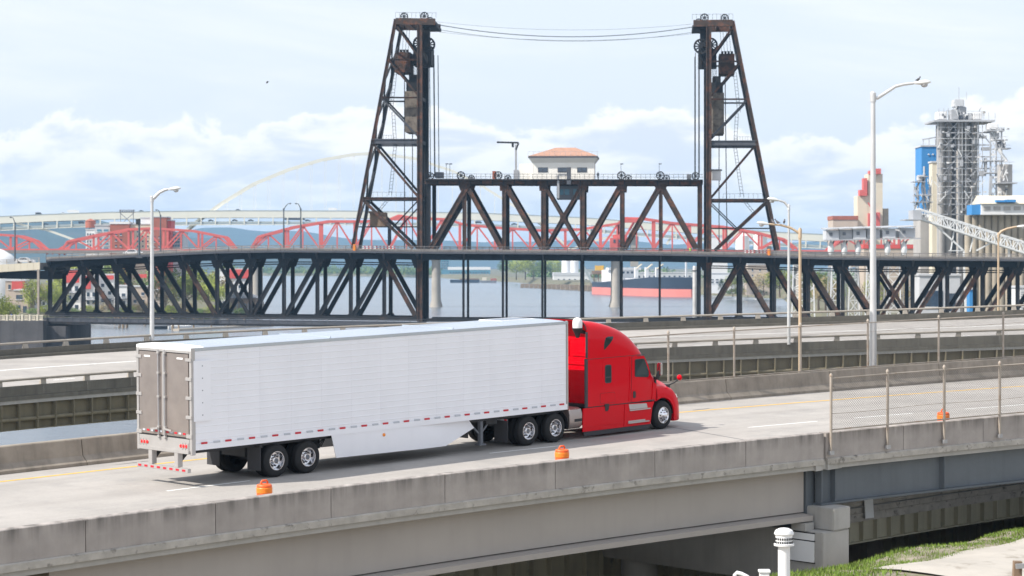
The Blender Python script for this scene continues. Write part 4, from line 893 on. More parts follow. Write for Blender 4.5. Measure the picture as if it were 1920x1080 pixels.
for s in (1, -1):
    for k in range(NP):
        u0 = 0.14 + PW * k + 0.0015; u1 = 0.14 + PW * (k + 1) - 0.0015
        rows = []; prof = [(1.275, 1.27)]
        w = 1.27
        for j in range(14):
            wj = 1.40 + 0.19 * j
            prof += [(1.29, wj - 0.020), (1.297, wj - 0.010), (1.297, wj + 0.010), (1.29, wj + 0.020)]
        prof = [(1.275, 1.275), (1.29, 1.275)] + prof[1:] + [(1.29, 3.99), (1.275, 3.99)]
        mb = MB(FT); mb.sweep([[T(u, s * v, w) for v, w in prof] for u in (u0, u1)]); mb.build('side_panel', m_trailer, tlr)
    tb('bottom_rail', 0.12, 16.12, s * 1.27, s * 1.312, 1.09, 1.272, m_trailer, tlr)
    tb('top_rail', 0.10, 16.12, s * 1.25, s * 1.312, 3.99, 4.09, m_roof, tlr, bevel=0.012)
    tb('front_corner_post', 16.08, 16.17, s * 1.22, s * 1.315, 1.08, 4.10, m_alu2, tlr, bevel=0.02)
    tb('rear_corner_post', -0.01, 0.13, s * 1.20, s * 1.318, 0.95, 4.09, m_alu2, tlr, bevel=0.012)
    for k in range(18):
        u = 0.33 + 0.905 * k
        tb('reflector', u, u + 0.23, s * 1.305, s * 1.318, 1.255, 1.312, m_refl_r, tlr)
        if k < 17: tb('reflector', u + 0.46, u + 0.71, s * 1.305, s * 1.318, 1.255, 1.312, m_refl_w, tlr)
    poly_plate('side_fairing', [(0.06, 1.93), (0.70, 1.93), (0.70, 3.72), (0.06, 3.72)], s * 1.306, s * 0.035, m_trailer, tlr, bevel=0.01)
    for k in range(5): tb('fairing_bolt', 0.36, 0.39, s * 1.34, s * 1.346, 2.1 + 0.36 * k, 2.13 + 0.36 * k, m_framed, tlr)
    # aerodynamic skirt, kinked inwards at the front
    for part, pts, dv in (('side_skirt', [(5.43, 1.088), (5.62, 0.38), (9.2, 0.34), (9.2, 1.088)], 0), ('skirt_front', [(9.202, 1.088), (9.202, 0.34), (10.4, 0.33), (11.85, 0.79), (11.55, 1.088)], 1)):
        mb = MB(FT); f = lambda u: 1.295 - 0.045 * max(0, u - 9.2) ** 1.6
        mb.prism([T(u, s * f(u), w) for u, w in pts], T(0, -s * 0.02, 0)); mb.build(part, m_trailer, tlr)
    mb = MB(FT); mb.lathe([(0.055, 0), (0.05, 0.03), (0.03, 0.04)], T(7.62, s * 1.293, 0.93), (0, -s, 0), 12); mb.build('marker_lamp', m_amber, tlr, smooth=40)
    # landing gear
    tb('landing_leg', 12.13, 12.27, s * 0.95, s * 1.09, 0.22, 1.08, m_framed, tlr, bevel=0.015); tb('landing_foot', 12.05, 12.35, s * 0.9, s * 1.14, 0.19, 0.23, m_framed, tlr)
    for a, b in (((11.6, 1.05), (12.15, 0.55)), ((12.7, 1.0), (12.27, 0.62))):
        mb = MB(FT); mb.bar(T(a[0], s * 1.0, a[1]), T(b[0], s * 1.02, b[1]), 0.05, 0.05); mb.build('landing_brace', m_framed, tlr)
    # mud flaps
    tb('mud_flap', 2.60, 2.62, s * 0.66, s * 1.27, 0.25, 0.97, m_greyp, tlr); tb('flap_hanger', 2.57, 2.68, s * 0.6, s * 1.28, 0.95, 1.02, m_blackp, tlr)
    # rear hinges
    for w in (3.74, 3.18, 2.62, 2.06): tb('hinge', -0.035, 0.0, s * 1.05, s * 1.322, w - 0.05, w + 0.05, m_alu2, tlr, bevel=0.008)
    tb('door_corner_block', -0.03, 0.0, s * 1.06, s * 1.32, 1.44, 1.56, m_alu2, tlr, bevel=0.008)
mb = MB(FT)                                               # crowned roof skin
mb.sweep([[T(u, v, w) for v, w in ((1.26, 4.075), (1.0, 4.105), (0.5, 4.125), (0, 4.13), (-0.5, 4.125), (-1.0, 4.105), (-1.26, 4.075), (-1.26, 4.05), (1.26, 4.05))] for u in (0.5, 5.5, 10.8, 16.1)]); mb.build('roof_skin', m_roof, tlr)
for u in (5.5, 10.8): tb('roof_seam', u - 0.02, u + 0.02, -1.2, 1.2, 4.09, 4.137, m_roof, tlr)
mb = MB(FT); mb.sweep([[T(u, 1.3, 4.0), T(u, 1.29, 4.09), T(u, 1.1, 4.125), T(u, 0, 4.15), T(u, -1.1, 4.125), T(u, -1.29, 4.09), T(u, -1.3, 4.0)] for u in (-0.015, 0.5)]); mb.build('rear_roof_cap', m_white, tlr, smooth=40)
fr = MB(FT); fr.box(T(14.3, -1.12, 4.10), T(16.0, -0.05, 4.134)); sp_ = fr.build('solar_frame', m_white, tlr); tb('solar_panel', 14.42, 15.88, -1.0, -0.17, 4.134, 4.139, m_solar, sp_)
# rear doors, rods, sill, lamps and underride bumper
tb('rear_header', -0.012, 0.12, -1.2, 1.2, 3.93, 4.06, m_alu2, tlr); tb('door_gasket', 0.005, 0.06, -1.2, 1.2, 1.42, 3.94, m_blackp, tlr)
for s in (1, -1):
    d = tb('door', -0.012, 0.02, s * 0.015, s * 1.17, 1.46, 3.90, m_alu, tlr, bevel=0.008)
    rv = 0.10 if s > 0 else -0.20
    mb = MB(FT); mb.tube([T(-0.06, rv, 1.36), T(-0.06, rv, 3.98)], 0.022, 8); rod = mb.build('lock_rod', m_galv, tlr, smooth=60)
    for w in (1.42, 1.7, 2.6, 3.3, 3.9): tb('rod_bracket', -0.085, -0.012, rv - 0.05, rv + 0.05, w - 0.03, w + 0.03, m_alu2, tlr)
    mb = MB(FT); mb.bar(T(-0.09, rv, 1.66), T(-0.09, rv + s * 0.34, 1.62), 0.03, 0.05); mb.build('lock_handle', m_alu2, tlr)
    tb('door_seal_strip', -0.02, -0.012, s * 0.005, s * 0.06, 1.46, 3.9, m_alu2, tlr)
    for k, v in enumerate((0.16, 0.36, 0.56, 0.76, 0.96)): tb('door_reflector', -0.02, -0.013, s * v - 0.06, s * v + 0.06, 1.535, 1.59, m_refl_r if k % 2 else m_refl_w, tlr) if s < 0 else tb('door_reflector', -0.02, -0.013, s * v - 0.06, s * v + 0.06, 1.535, 1.59, m_refl_w if k % 2 else m_refl_r, tlr)
    tb('placard', -0.02, -0.013, s * 0.78 - 0.14, s * 0.78 + 0.14, 3.74, 3.79, m_white, tlr)
    tb('lamp_recess', -0.01, 0.02, s * 0.70, s * 1.18, 1.10, 1.30, m_blackp, tlr)
    for k in range(3):
        v = s * (0.80 + 0.13 * k); mb = MB(FT); mb.lathe([(0.055, 0), (0.052, 0.02), (0.02, 0.03)], T(-0.012, v, 1.2), (-1, 0, 0), 12); mb.build('tail_lamp', m_redlamp, tlr, smooth=40); tb('lamp_divider', -0.03, -0.005, v + s * 0.06, v + s * 0.09, 1.10, 1.30, m_alu2, tlr)
    tb('bumper_post', -0.06, 0.12, s * 0.62 - 0.09, s * 0.62 + 0.09, 0.56, 1.05, m_alu2, tlr, bevel=0.01)
    mb = MB(FT); mb.prism([T(0.12, s * 0.62 - 0.03, 1.0), T(0.12, s * 0.62 - 0.03, 0.7), T(0.45, s * 0.62 - 0.03, 1.0)], T(0, 0.06, 0)); mb.build('bumper_brace', m_blackp, tlr)
tb('rear_sill', -0.015, 0.12, -1.2, 1.2, 1.03, 1.41, m_alu2, tlr, bevel=0.01); tb('sill_bumper_strip', -0.07, -0.016, -1.22, 1.22, 0.98, 1.09, m_alu2, tlr, bevel=0.012)
bm_ = tb('underride_bumper', -0.10, 0.02, -1.22, 1.22, 0.44, 0.56, m_alu2, tlr, bevel=0.008)
for k in range(8): tb('bumper_reflector', -0.106, -0.101, -1.15 + 0.30 * k, -1.0 + 0.30 * k, 0.47, 0.53, m_refl_r, bm_)
mb = MB(FT)
for k in range(3): mb.tube([T(4.9, 0.7 + 0.05 * k, 1.0), T(5.1, 0.75 + 0.05 * k, 0.86 - 0.03 * k), T(5.35, 0.8 + 0.05 * k, 0.82 - 0.04 * k), T(5.5, 0.8 + 0.05 * k, 0.95)], 0.018, 6)
mb.build('air_hoses', m_blackp, tlr)
tb('fifth_wheel_plate', 13.2, 15.9, -0.9, 0.9, 0.98, 1.08, m_blackp, tlr)
tb('far_skirt_frame', 12.4, 12.9, -1.1, 1.1, 0.85, 1.0, m_blackp, tlr)  # black cross frame under the trailer floor

# ------------------------------------------------------------------ the truck: red sleeper tractor
trc = root('truck_tractor', 'shiny red sleeper-cab truck tractor driving right with white radome behind the roof', 'truck', mtx=FT @ Matrix.Translation(T(19, 0, 0)))
for u in (14.27, 15.59):
    for s in (1, -1): wheel_tyre(trc, u, s, True)
    mb = MB(FT); mb.lathe([(0.1, -1.0), (0.1, 1.0)], T(u, 0, 0.5), (0, 1, 0), 10); mb.build('axle', m_blackp, trc)
for s in (1, -1): wheel_tyre(trc, 21.2, s, False, True)
for s in (1, -1):
    tb('chassis_rail', 13.2, 21.8, s * 0.38, s * 0.5, 0.70, 0.97, m_blackp, trc)
    tb('mud_flap', 13.25, 13.27, s * 0.62, s * 1.25, 0.2, 0.98, m_greyp, trc); tb('flap_band', 13.235, 13.249, s * 0.64, s * 1.24, 0.92, 0.97, m_refl_w, trc)
    for v in (0.64, 1.12): tb('flap_reflector', 13.222, 13.234, s * v, s * (v + 0.12), 0.92, 0.97, m_refl_r, trc)
    mb = MB(FT); prof = [(0.40, 0.0), (0.42, 0.04)]      # quarter fender ahead of the drive wheels
    pts = [(15.59 + 0.62 * math.cos(R(a)), 0.5 + 0.62 * math.sin(R(a))) for a in range(-10, 75, 10)]
    mb.sweep([[T(u, s * 0.62, w), T(u, s * 1.24, w), T(u + 0.01, s * 1.24, w + 0.02), T(u + 0.01, s * 0.62, w + 0.02)] for u, w in pts]); mb.build('quarter_fender', m_blackp, trc)
    mb = MB(FT); mb.sweep([[T(u, s * v, w) for v, w in ((0.55, 0.42), (0.58, 0.38), (1.1, 0.38), (1.2, 0.46), (1.23, 0.6), (1.23, 0.88), (1.18, 1.04), (1.05, 1.09), (0.55, 1.09))] for u in (16.3, 16.93)]); mb.build('fuel_tank', m_alu, trc, smooth=40)
    tb('tank_strap', 16.55, 16.93, s * 1.225, s * 1.237, 0.62, 0.72, m_blackp, trc)
tb('deck_plate', 15.9, 17.4, -0.5, 0.5, 0.98, 1.02, m_framed, trc)
ROOF = [(17.2, 4.04), (17.67, 4.0), (18.14, 3.93), (18.47, 3.85), (18.8, 3.76), (19.21, 3.61), (19.61, 3.40), (19.89, 3.18), (20.09, 2.97), (20.26, 2.73), (20.43, 2.48), (20.64, 2.16), (20.8, 1.98), (20.95, 1.90)]
def roof_w(u):
    for (a, x), (b, y) in zip(ROOF, ROOF[1:]):
        if u <= b: return x + (y - x) * (u - a) / (b - a)
    return 1.9
def half(u): return 1.235 - max(0, u - 19.7) ** 2 * 0.07
def section(u, wb=1.08, inset=0.0):
    hw = half(u) - inset; zr = roof_w(u) - inset; b = min(0.62, max(0.2, (zr - 1.5) * 0.4)); a = 0.42 if u < 20 else 0.36
    pts = [(hw, wb), (hw, (wb + zr - b) / 2), (hw, zr - b)]
    for k in range(1, 7):
        t = R(15 * k); pts.append((hw - a + a * math.cos(t), zr - b + b * math.sin(t) ** 1.0))
    pts.append((0.35, zr + 0.02)); full = pts + [(-v, w) for v, w in reversed(pts)]
    return full
us_c = [17.75, 18.0, 18.3, 18.6, 18.9, 19.21, 19.45, 19.61, 19.75, 19.89, 20.0, 20.09, 20.18, 20.26, 20.35, 20.43, 20.54, 20.64, 20.72, 20.8, 20.95]
mb = MB(FT); mb.sweep([[T(u, v, w) for v, w in section(u)] for u in us_c]); cab = mb.build('sleeper_cab', m_red, trc, smooth=40)
mb = MB(FT); rows = []                                     # hollow fairing that closes the gap to the trailer
for u in (17.22, 17.5, 17.749): rows.append([T(u, v, w) for v, w in section(u)])
inner = [[T(u, v, w) for v, w in section(u, inset=0.035)] for u in (17.749, 17.5, 17.22)]
mb.sweep(rows + inner + [rows[0]], closed=False); mb.build('gap_fairing', m_red, trc, smooth=40)
for s in (1, -1):
    tb('fairing_trim', 17.14, 17.235, s * 1.195, s * 1.242, 2.76, 3.66, m_greyp, trc, bevel=0.01)
    tb('fairing_trim', 17.08, 17.235, s * 1.195, s * 1.242, 1.06, 2.745, m_greyp, trc, bevel=0.01)
mb = MB(FT); mb.sweep([[T(17.2, v, w), T(17.235, v, w), T(17.235, v, w + 0.03), T(17.2, v, w + 0.03)] for v, w in section(17.22)[4:-4]]); mb.build('roof_trim', m_blackp, trc)
for i, (v0, v1, w0, w1) in enumerate(((-0.75, -0.1, 1.35, 1.75), (0.05, 0.7, 1.35, 1.75), (-0.75, -0.1, 2.75, 3.3), (0.05, 0.7, 2.75, 3.3), (-0.9, 0.9, 2.45, 2.52))):
    tb('rear_wall_panel', 17.72, 17.75, v0, v1, w0, w1, m_red, trc, bevel=0.012)
tb('rear_vent', 17.66, 17.72, 0.72, 1.14, 1.95, 2.42, m_blackp, trc, bevel=0.02)
mb = MB(FT); mb.lathe([(0.15, 0), (0.14, 0.02), (0.03, 0.025)], T(17.655, 0.93, 2.2), (-1, 0, 0), 16); mb.build('vent_fan', m_greyp, trc)
tb('rear_lower_frame', 17.5, 17.74, -1.1, 1.1, 1.02, 1.12, m_blackp, trc)
DU, DV, DWW = 17.04, 0.93, 3.80
mb = MB(FT); mb.lathe([(0.165, 0), (0.17, 0.05), (0.17, 0.19), (0.158, 0.26), (0.12, 0.32), (0.06, 0.352), (0.005, 0.36)], T(DU, DV, DWW), n=24); mb.build('radome', m_white, trc, smooth=50)
mb = MB(FT); mb.lathe([(0.06, -0.34), (0.10, -0.2), (0.185, -0.03), (0.185, -0.002)], T(DU, DV, DWW), n=20); mb.bar(T(DU, DV, DWW - 0.1), T(17.74, DV + 0.15, DWW - 0.25), 0.2, 0.12); mb.build('radome_bracket', m_blackp, trc)
# side features (both sides)
for s in (1, -1):
    v0 = s * 1.236
    def pp(name, pts, lift, th, m, bevel=0): return poly_plate(name, pts, v0 + s * lift, s * th, m, trc, bevel)
    mb = MB(FT); mb.tube([T(19.36, s * 1.236, 1.12), T(19.40, s * 1.24, 1.9), T(19.42, s * 1.238, 2.68)], 0.022, 8); mb.build('pillar_trim', m_red, trc, smooth=60)
    tb('roof_seam', 17.24, 20.2, s * 1.2, s * 1.239, 2.712, 2.728, m_blackp, trc)
    door = [(19.47, 1.10), (20.66, 1.04), (20.70, 1.74), (20.42, 2.33), (20.17, 2.67), (19.52, 2.67)]
    big = [(19.455, 1.085), (20.675, 1.025), (20.715, 1.745), (20.435, 2.338), (20.175, 2.685), (19.505, 2.685)]
    fv = lambda u, e: s * (half(u) + e)
    def curved(name, pts, e, th, m):
        mb = MB(FT); a = [T(u, fv(u, e), w) for u, w in pts]; b = [T(u, fv(u, e - th), w) for u, w in pts]; mb.sweep([a, b]); return mb.build(name, m, trc)
    curved('door_gap', big, 0.003, 0.03, m_blackp); dr = curved('door', door, 0.010, 0.03, m_red)
    wframe = [(19.66, 2.0), (19.70, 1.955), (20.36, 1.90), (20.43, 1.92), (20.46, 1.98), (20.45, 2.12), (20.26, 2.47), (20.19, 2.56), (20.13, 2.58), (19.72, 2.58), (19.66, 2.54)]
    wgl = [(19.70, 2.02), (19.73, 1.995), (20.36, 1.945), (20.41, 1.96), (20.42, 2.0), (20.41, 2.11), (20.23, 2.44), (20.17, 2.53), (20.12, 2.545), (19.73, 2.545), (19.70, 2.52)]
    curved('window_seal', wframe, 0.014, 0.03, m_blackp); curved('door_window', wgl, 0.018, 0.03, m_glass)
    curved('door_handle', rrect(19.56, 19.70, 1.22, 1.46, 0.05), 0.022, 0.03, m_blackp)
    for nm, m, g, e in (('sleeper_window_seal', m_greyp, 0.035, 0.012), ('sleeper_window', m_glass, 0.0, 0.018)):
        curved(nm, rrect(18.10 - g + 0.03, 18.43 + g - 0.03, 1.87 - g, 2.44 + g, 0.07 + g * 0.4), e, 0.03, m)
    curved('window_bar', [(18.10, 2.02), (18.43, 2.02), (18.43, 2.06), (18.10, 2.06)], 0.022, 0.02, m_greyp)
    curved('window_surround', rrect(17.98, 18.54, 1.70, 2.60, 0.1), 0.006, 0.02, m_red)
    tri = [(18.06, 3.02), (18.08, 3.0), (18.13, 3.03), (18.36, 3.19), (18.52, 3.34), (18.57, 3.42), (18.55, 3.44), (18.30, 3.45), (18.17, 3.42), (18.10, 3.32), (18.06, 3.17)]
    mb = MB(FT)
    def sv_(u, w, e):
        zr = roof_w(u); b = 0.62; hw = half(u); a = 0.42
        if w <= zr - b: return s * (hw + e)
        st = min(1, (w - (zr - b)) / b); return s * (hw - a + a * math.sqrt(max(0, 1 - st * st)) + e)
    mb.sweep([[T(u, sv_(u, w, 0.006), w) for u, w in tri], [T(u, sv_(u, w, -0.04), w) for u, w in tri]]); mb.build('roof_window', m_glass, trc)
    for nm, m, g, e in (('hatch_gap', m_blackp, 0.008, 0.003), ('hatch', m_red, 0.0, 0.007)): curved(nm, rrect(17.86 - g, 18.62 + g, 1.15 - g, 1.50 + g, 0.06), e, 0.03, m)
    tb('cab_sill_gap', 17.1, 20.75, s * 1.15, s * 1.23, 1.05, 1.085, m_blackp, trc)
    # side skirts and steps
    poly_plate('chassis_fairing', [(16.97, 1.045), (19.10, 1.045), (19.06, 0.24), (16.95, 0.24)], s * 1.20, s * 0.05, m_red, trc, bevel=0.012)
    poly_plate('step_fairing', [(19.115, 1.045), (20.72, 1.02), (20.60, 0.80), (20.50, 0.24), (19.075, 0.24)], s * 1.20, s * 0.048, m_red, trc, bevel=0.012)
    poly_plate('fairing_crease', [(17.0, 0.42), (19.06, 0.42), (19.06, 0.40), (17.0, 0.40)], s * 1.249, s * 0.012, m_red, trc)
    poly_plate('ground_strip', [(16.99, 0.235), (20.48, 0.235), (20.46, 0.09), (17.05, 0.09)], s * 1.19, s * 0.04, m_greyp, trc)
    poly_plate('step', [(19.33, 1.02), (20.27, 0.99), (20.33, 0.83), (19.38, 0.83)], s * 1.252, s * 0.006, m_alu2, trc); tb('step', 19.36, 20.45, s * 1.245, s * 1.30, 0.785, 0.82, m_alu2, trc)
    tb('step', 19.28, 20.38, s * 1.245, s * 1.30, 0.345, 0.385, m_alu2, trc); poly_plate('step', [(19.3, 0.39), (20.2, 0.39), (20.2, 0.44), (19.3, 0.44)], s * 1.252, s * 0.006, m_alu2, trc)
    poly_plate('latch_recess', [(18.06, 1.12), (18.30, 1.12), (18.27, 0.93), (18.22, 0.87), (18.10, 0.87)], s * 1.251, s * 0.012, m_blackp, trc)
    # mirrors
    tb('mirror_bracket', 20.66, 20.80, s * 1.22, s * 1.40, 1.80, 1.90, m_blackp, trc, bevel=0.02)
    mb = MB(FT); mb.bar(T(20.74, s * 1.36, 1.86), T(20.80, s * 1.40, 2.1), 0.09, 0.12); mb.build('mirror_arm', m_blackp, trc)
    tb('door_mirror', 20.76, 20.86, s * 1.30, s * 1.52, 1.96, 2.40, m_chrome if s > 0 else m_chrome, trc, bevel=0.03)
    mb = MB(FT); mb.tube([T(21.72, s * 0.98, 1.50), T(21.95, s * 1.12, 1.60), T(22.08, s * 1.22, 1.72)], 0.025, 8); mb.build('hood_mirror_arm', m_blackp, trc)
    mb = MB(FT); mb.lathe([(0.01, -0.10), (0.07, -0.075), (0.105, -0.02), (0.10, 0.03), (0.06, 0.06), (0.01, 0.065)], T(22.10, s * 1.24, 1.78), (0.8, -0.1 * s, 0.15), 16); mb.build('hood_mirror', m_red, trc, smooth=50)
# hood and fenders
def hood_section(u):
    H = [(20.88, 1.94), (21.27, 1.87), (21.55, 1.78), (21.76, 1.68), (21.92, 1.52), (22.1, 1.36), (22.3, 1.2), (22.42, 1.05)]
    Fd = [(20.88, 1.60), (21.1, 1.56), (21.35, 1.53), (21.6, 1.47), (21.8, 1.40), (21.95, 1.27), (22.1, 1.10), (22.25, 0.98), (22.42, 0.8)]
    def ip(L, u):
        for (a, x), (b, y) in zip(L, L[1:]):
            if u <= b: return x + (y - x) * (u - a) / (b - a)
        return L[-1][1]
    h, f = ip(H, u), ip(Fd, u); k = 1.0 - max(0, u - 21.85) ** 2 * 0.75
    dd = u - 21.2; wb = 0.5 + math.sqrt(max(0, 0.60 ** 2 - dd * dd)) if abs(dd) < 0.6 else (0.24 if dd > 0 else 1.02)
    wb = min(wb, f - 0.2)
    pts = [(0, h + 0.02), (0.35, h), (0.60, h - 0.06), (0.76, (h + f) / 2 + 0.03), (0.92, f + 0.03), (1.08, f), (1.17, f - 0.07), (1.215, f - 0.17), (1.235, (f - 0.17 + wb) / 2), (1.23, wb + 0.03), (1.19, wb), (1.05, wb)]
    return [(v * k, w) for v, w in pts]
uh = [20.88, 21.0, 21.1, 21.2, 21.3, 21.4, 21.5, 21.6, 21.68, 21.74, 21.785, 21.802, 21.86, 21.93, 22.0, 22.1, 22.2, 22.3, 22.38, 22.42]
for s in (1, -1):
    mb = MB(FT); mb.sweep([[T(u, s * v, w) for v, w in hood_section(u)] for u in uh], closed=False); mb.build('hood', m_red, trc, smooth=50)
    mb = MB(FT); mb.prism([T(21.36, s * 0.84, 1.80), T(20.93, s * 0.86, 1.93), T(20.93, s * 0.90, 1.80), T(21.22, s * 0.90, 1.74)], T(0, s * 0.06, -0.01)); mb.build('hood_vent', m_blackp, trc)
    mb = MB(FT); mb.box(T(20.80, s * 1.0, 1.45), T(20.885, s * 1.19, 1.78)); mb.build('cowl_gap', m_blackp, trc)
    poly_plate('cab_side_lower', [(20.62, 1.03), (20.70, 1.72), (20.885, 1.62), (20.885, 1.02)], s * 1.14, s * 0.06, m_red, trc)
    mb = MB(FT); mb.prism([T(21.97, s * 1.10, 1.20), T(22.16, s * 0.98, 1.04), T(22.18, s * 0.98, 0.90), T(22.02, s * 1.12, 1.06)], T(0.05, s * 0.05, 0)); mb.build('headlamp', m_chrome, trc)
    mb = MB(FT); pts = [(21.2 + 0.585 * math.cos(R(a)), 0.5 + 0.585 * math.sin(R(a))) for a in range(0, 181, 12)]
    mb.sweep([[T(u, s * 0.75, w), T(u, s * 1.2, w)] for u, w in pts], closed=False); mb.build('wheel_well', m_blackp, trc)
tb('grille', 22.36, 22.43, -0.55, 0.55, 0.55, 1.1, m_blackp, trc); tb('front_bumper', 22.1, 22.44, -0.85, 0.85, 0.26, 0.56, m_red, trc, bevel=0.08)
tb('engine_bay', 20.7, 22.2, -0.7, 0.7, 0.5, 1.5, m_blackp, trc)
mb = MB(FT); ws = [(20.31, 2.62), (20.90, 1.96)]; mb.sweep([[T(20.34, 1.02, 2.60), T(20.34, -1.02, 2.60), T(20.34, -1.02, 2.55), T(20.34, 1.02, 2.55)], [T(20.97, 0.95, 1.92), T(20.97, -0.95, 1.92), T(20.93, -0.95, 1.89), T(20.93, 0.95, 1.89)]]); mb.build('windscreen', m_glass, trc)

# ------------------------------------------------------------------ orange drums along the near parapet
def drum(u, v, label):
    o = root('traffic_drum', label, 'traffic drum', group='orange drums along the parapet', mtx=FT @ Matrix.Translation(T(u, v, 0)))
    FTs = FT @ Matrix.Translation(T(u, v, 0)) @ Matrix.Scale(0.91, 4) @ Matrix.Translation(-T(u, v, 0))
    mb = MB(FTs); mb.lathe([(0.31, 0.0), (0.31, 0.06), (0.26, 0.08), (0.255, 0.36), (0.245, 0.37), (0.24, 0.62), (0.23, 0.63), (0.225, 0.84)], T(u, v, 0), n=28); mb.build('lower_body', m_orange, o, smooth=30)
    mb = MB(FTs); mb.lathe([(0.235, 0.842), (0.235, 0.98), (0.22, 1.0)], T(u, v, 0), n=28); mb.build('reflective_band', m_orange_d, o, smooth=30)
    mb = MB(FTs); mb.lathe([(0.222, 1.001), (0.222, 1.05), (0.20, 1.08), (0.12, 1.1), (0.005, 1.1)], T(u, v, 0), n=28); mb.build('top_cap', m_orange, o, smooth=30)
    mb = MB(FTs); mb.tube([T(u - 0.11, v, 1.08), T(u - 0.12, v, 1.15), T(u - 0.08, v, 1.19), T(u + 0.08, v, 1.19), T(u + 0.12, v, 1.15), T(u + 0.11, v, 1.08)], 0.03, 8); mb.build('handle', m_orange, o, smooth=60)
drum(-2.85, 7.95, 'orange traffic drum below the rear wheels of the trailer'); drum(8.15, 8.45, 'orange traffic drum beside the truck drive wheels'); drum(24.6, 10.75, 'orange traffic drum seen through the right chain-link fence')
# ------------------------------------------------------------------ street lamps
def lamp(name, label, base, top, arm, head, r0, r1, m, group='street lamps', armr=0.05, hs=1.0, headmat=None):
    base, top = Vector(base), Vector(top); o = root(name, label, 'street lamp', base, group)
    mb = MB(); mb.lathe([(r0, 0), (r0, 0.02), (r0 * 0.97, 0.3), (r1, (top.z - base.z))], base, n=14); mb.build('pole', m, o, smooth=40)
    mb = MB(); mb.lathe([(r1 * 1.35, -0.25), (r1 * 1.35, 0.12), (r1 * 0.6, 0.2)], top, n=12); mb.build('pole_cap', m, o, smooth=40)
    pts = [top + Vector(p) for p in arm]; mb = MB(); mb.tube(pts, [armr * (1.15 - 0.3 * i / max(1, len(pts) - 1)) for i in range(len(pts))], 8); mb.build('arm', m, o, smooth=60)
    e = pts[-1]; d = Vector(head).normalized(); up = Vector((0, 0, 1)); sd = d.cross(up).normalized(); mb = MB(); rows = []
    for t, w, h0, h1 in ((-0.02, 0.04, -0.03, 0.03), (0.10, 0.09, -0.06, 0.07), (0.28, 0.15, -0.09, 0.11), (0.5, 0.17, -0.08, 0.12), (0.66, 0.13, -0.05, 0.09), (0.74, 0.04, -0.02, 0.03)):
        c = e + d * t * hs; rows.append([c + sd * (w * math.cos(a)) * hs + up * ((h1 if math.sin(a) > 0 else -h0) * math.sin(a)) * hs for a in [k * math.pi / 6 for k in range(12)]])
    mb.sweep(rows); hd = mb.build('lamp_head', headmat or m_lamphead, o, smooth=50)
    c = e + d * 0.46 * hs - up * 0.07 * hs; mb = MB(); mb.lathe([(0.15 * hs, 0), (0.14 * hs, -0.06 * hs), (0.09 * hs, -0.12 * hs), (0.01, -0.14 * hs)], c, n=14); mb.build('lens', m_lens, hd, smooth=50)
    return o
def pxlamp(label, x, yb, yt, d, armpx, headdir, wpx, m, hs=1.0, zbase=None, **k):
    b, t = W(x, yb, d), W(x, yt, d); t.x = b.x
    if zbase is not None: b.z = zbase
    s = d / FP; arm = [(0, 0, -0.05)] + [(ax * s, 0, -ay * s) for ax, ay in armpx]
    return lamp('street_lamp', label, b, t, arm, headdir, wpx * s / 2, wpx * s / 2 * 0.62, m, hs=hs, **k)
p = TW(40.5, -3.85, 0.83)
s = p.y / FP
pxlamp('tall grey street lamp with bird on its head, standing on the far barrier', 1637, 686, 180, p.y, ((8, 4), (25, -7), (42, -18), (58, -22), (76, -24)), (1, 0, 0.06), 14, m_lamp, hs=1.0, armr=0.07)
pxlamp('tan wooden-coloured lamp post with pigeons on its arm behind the cab', 1500, 700, 436, 101, ((-6, -2), (-18, -9), (-36, -14), (-58, -16)), (-1, 0, 0.1), 8.5, m_lamp_tan, hs=0.7, zbase=10, armr=0.05)
pxlamp('slim grey lamp post on the second viaduct left of the tan post', 1479, 646, 388, 182, ((-2, -2), (-8, -9), (-17, -12)), (-1, 0, 0.15), 6.5, m_lamp, hs=1.3, armr=0.1)
pxlamp('grey street lamp above the trailer roof at left, arm to the right', 285, 640, 372, 178, ((4, -1), (14, -11), (24, -16), (30, -17)), (1, 0, 0.08), 9, m_lamp, hs=1.3, armr=0.12)
pxlamp('tan lamp post near the right edge in front of the grain silos', 1872, 590, 440, 212, ((5, -6), (16, -11), (30, -14), (34, -15)), (1, 0, 0.05), 5, m_lamp_tan, hs=1.2, armr=0.1)
for x, yb, yt, ax, lab in ((532, 468, 392, 8, 'dark lamp post on the lift bridge, left one of the pair before the left tower'), (564, 468, 392, -5, 'dark lamp post on the lift bridge, nearest to the left tower'), (28, 490, 418, -4, 'dark lamp post at the far left end of the bridge deck'), (301, 472, 404, -4, 'dark lamp post on the bridge deck right of the grey street lamp')):
    pxlamp(lab, x, yb, yt, 564, ((ax * 0.35, -4), (ax * 0.75, -8), (ax, -10)), (1 if ax > 0 else -1, 0, 0.1), 3.6, m_lamp_dark, hs=1.1, armr=0.10, headmat=m_lamp_dark)
b = W(261, 484, 553); o = root('signal_post', 'dark signal post with box on the bridge deck above the white car', 'post', b)
mb = MB(); mb.lathe([(0.28, 0), (0.22, (484 - 410) * 553 / FP)], b, n=10); mb.build('mast', m_lamp_dark, o, smooth=40)
c = W(259, 416, 553); mb = MB(); mb.boxc(c, (1.0, 0.6, 1.2)); mb.build('signal_head', m_blackp, o); c = W(261, 481, 552); mb = MB(); mb.boxc(c, (1.4, 0.8, 0.7)); mb.build('cabinet', m_greysteel, o)

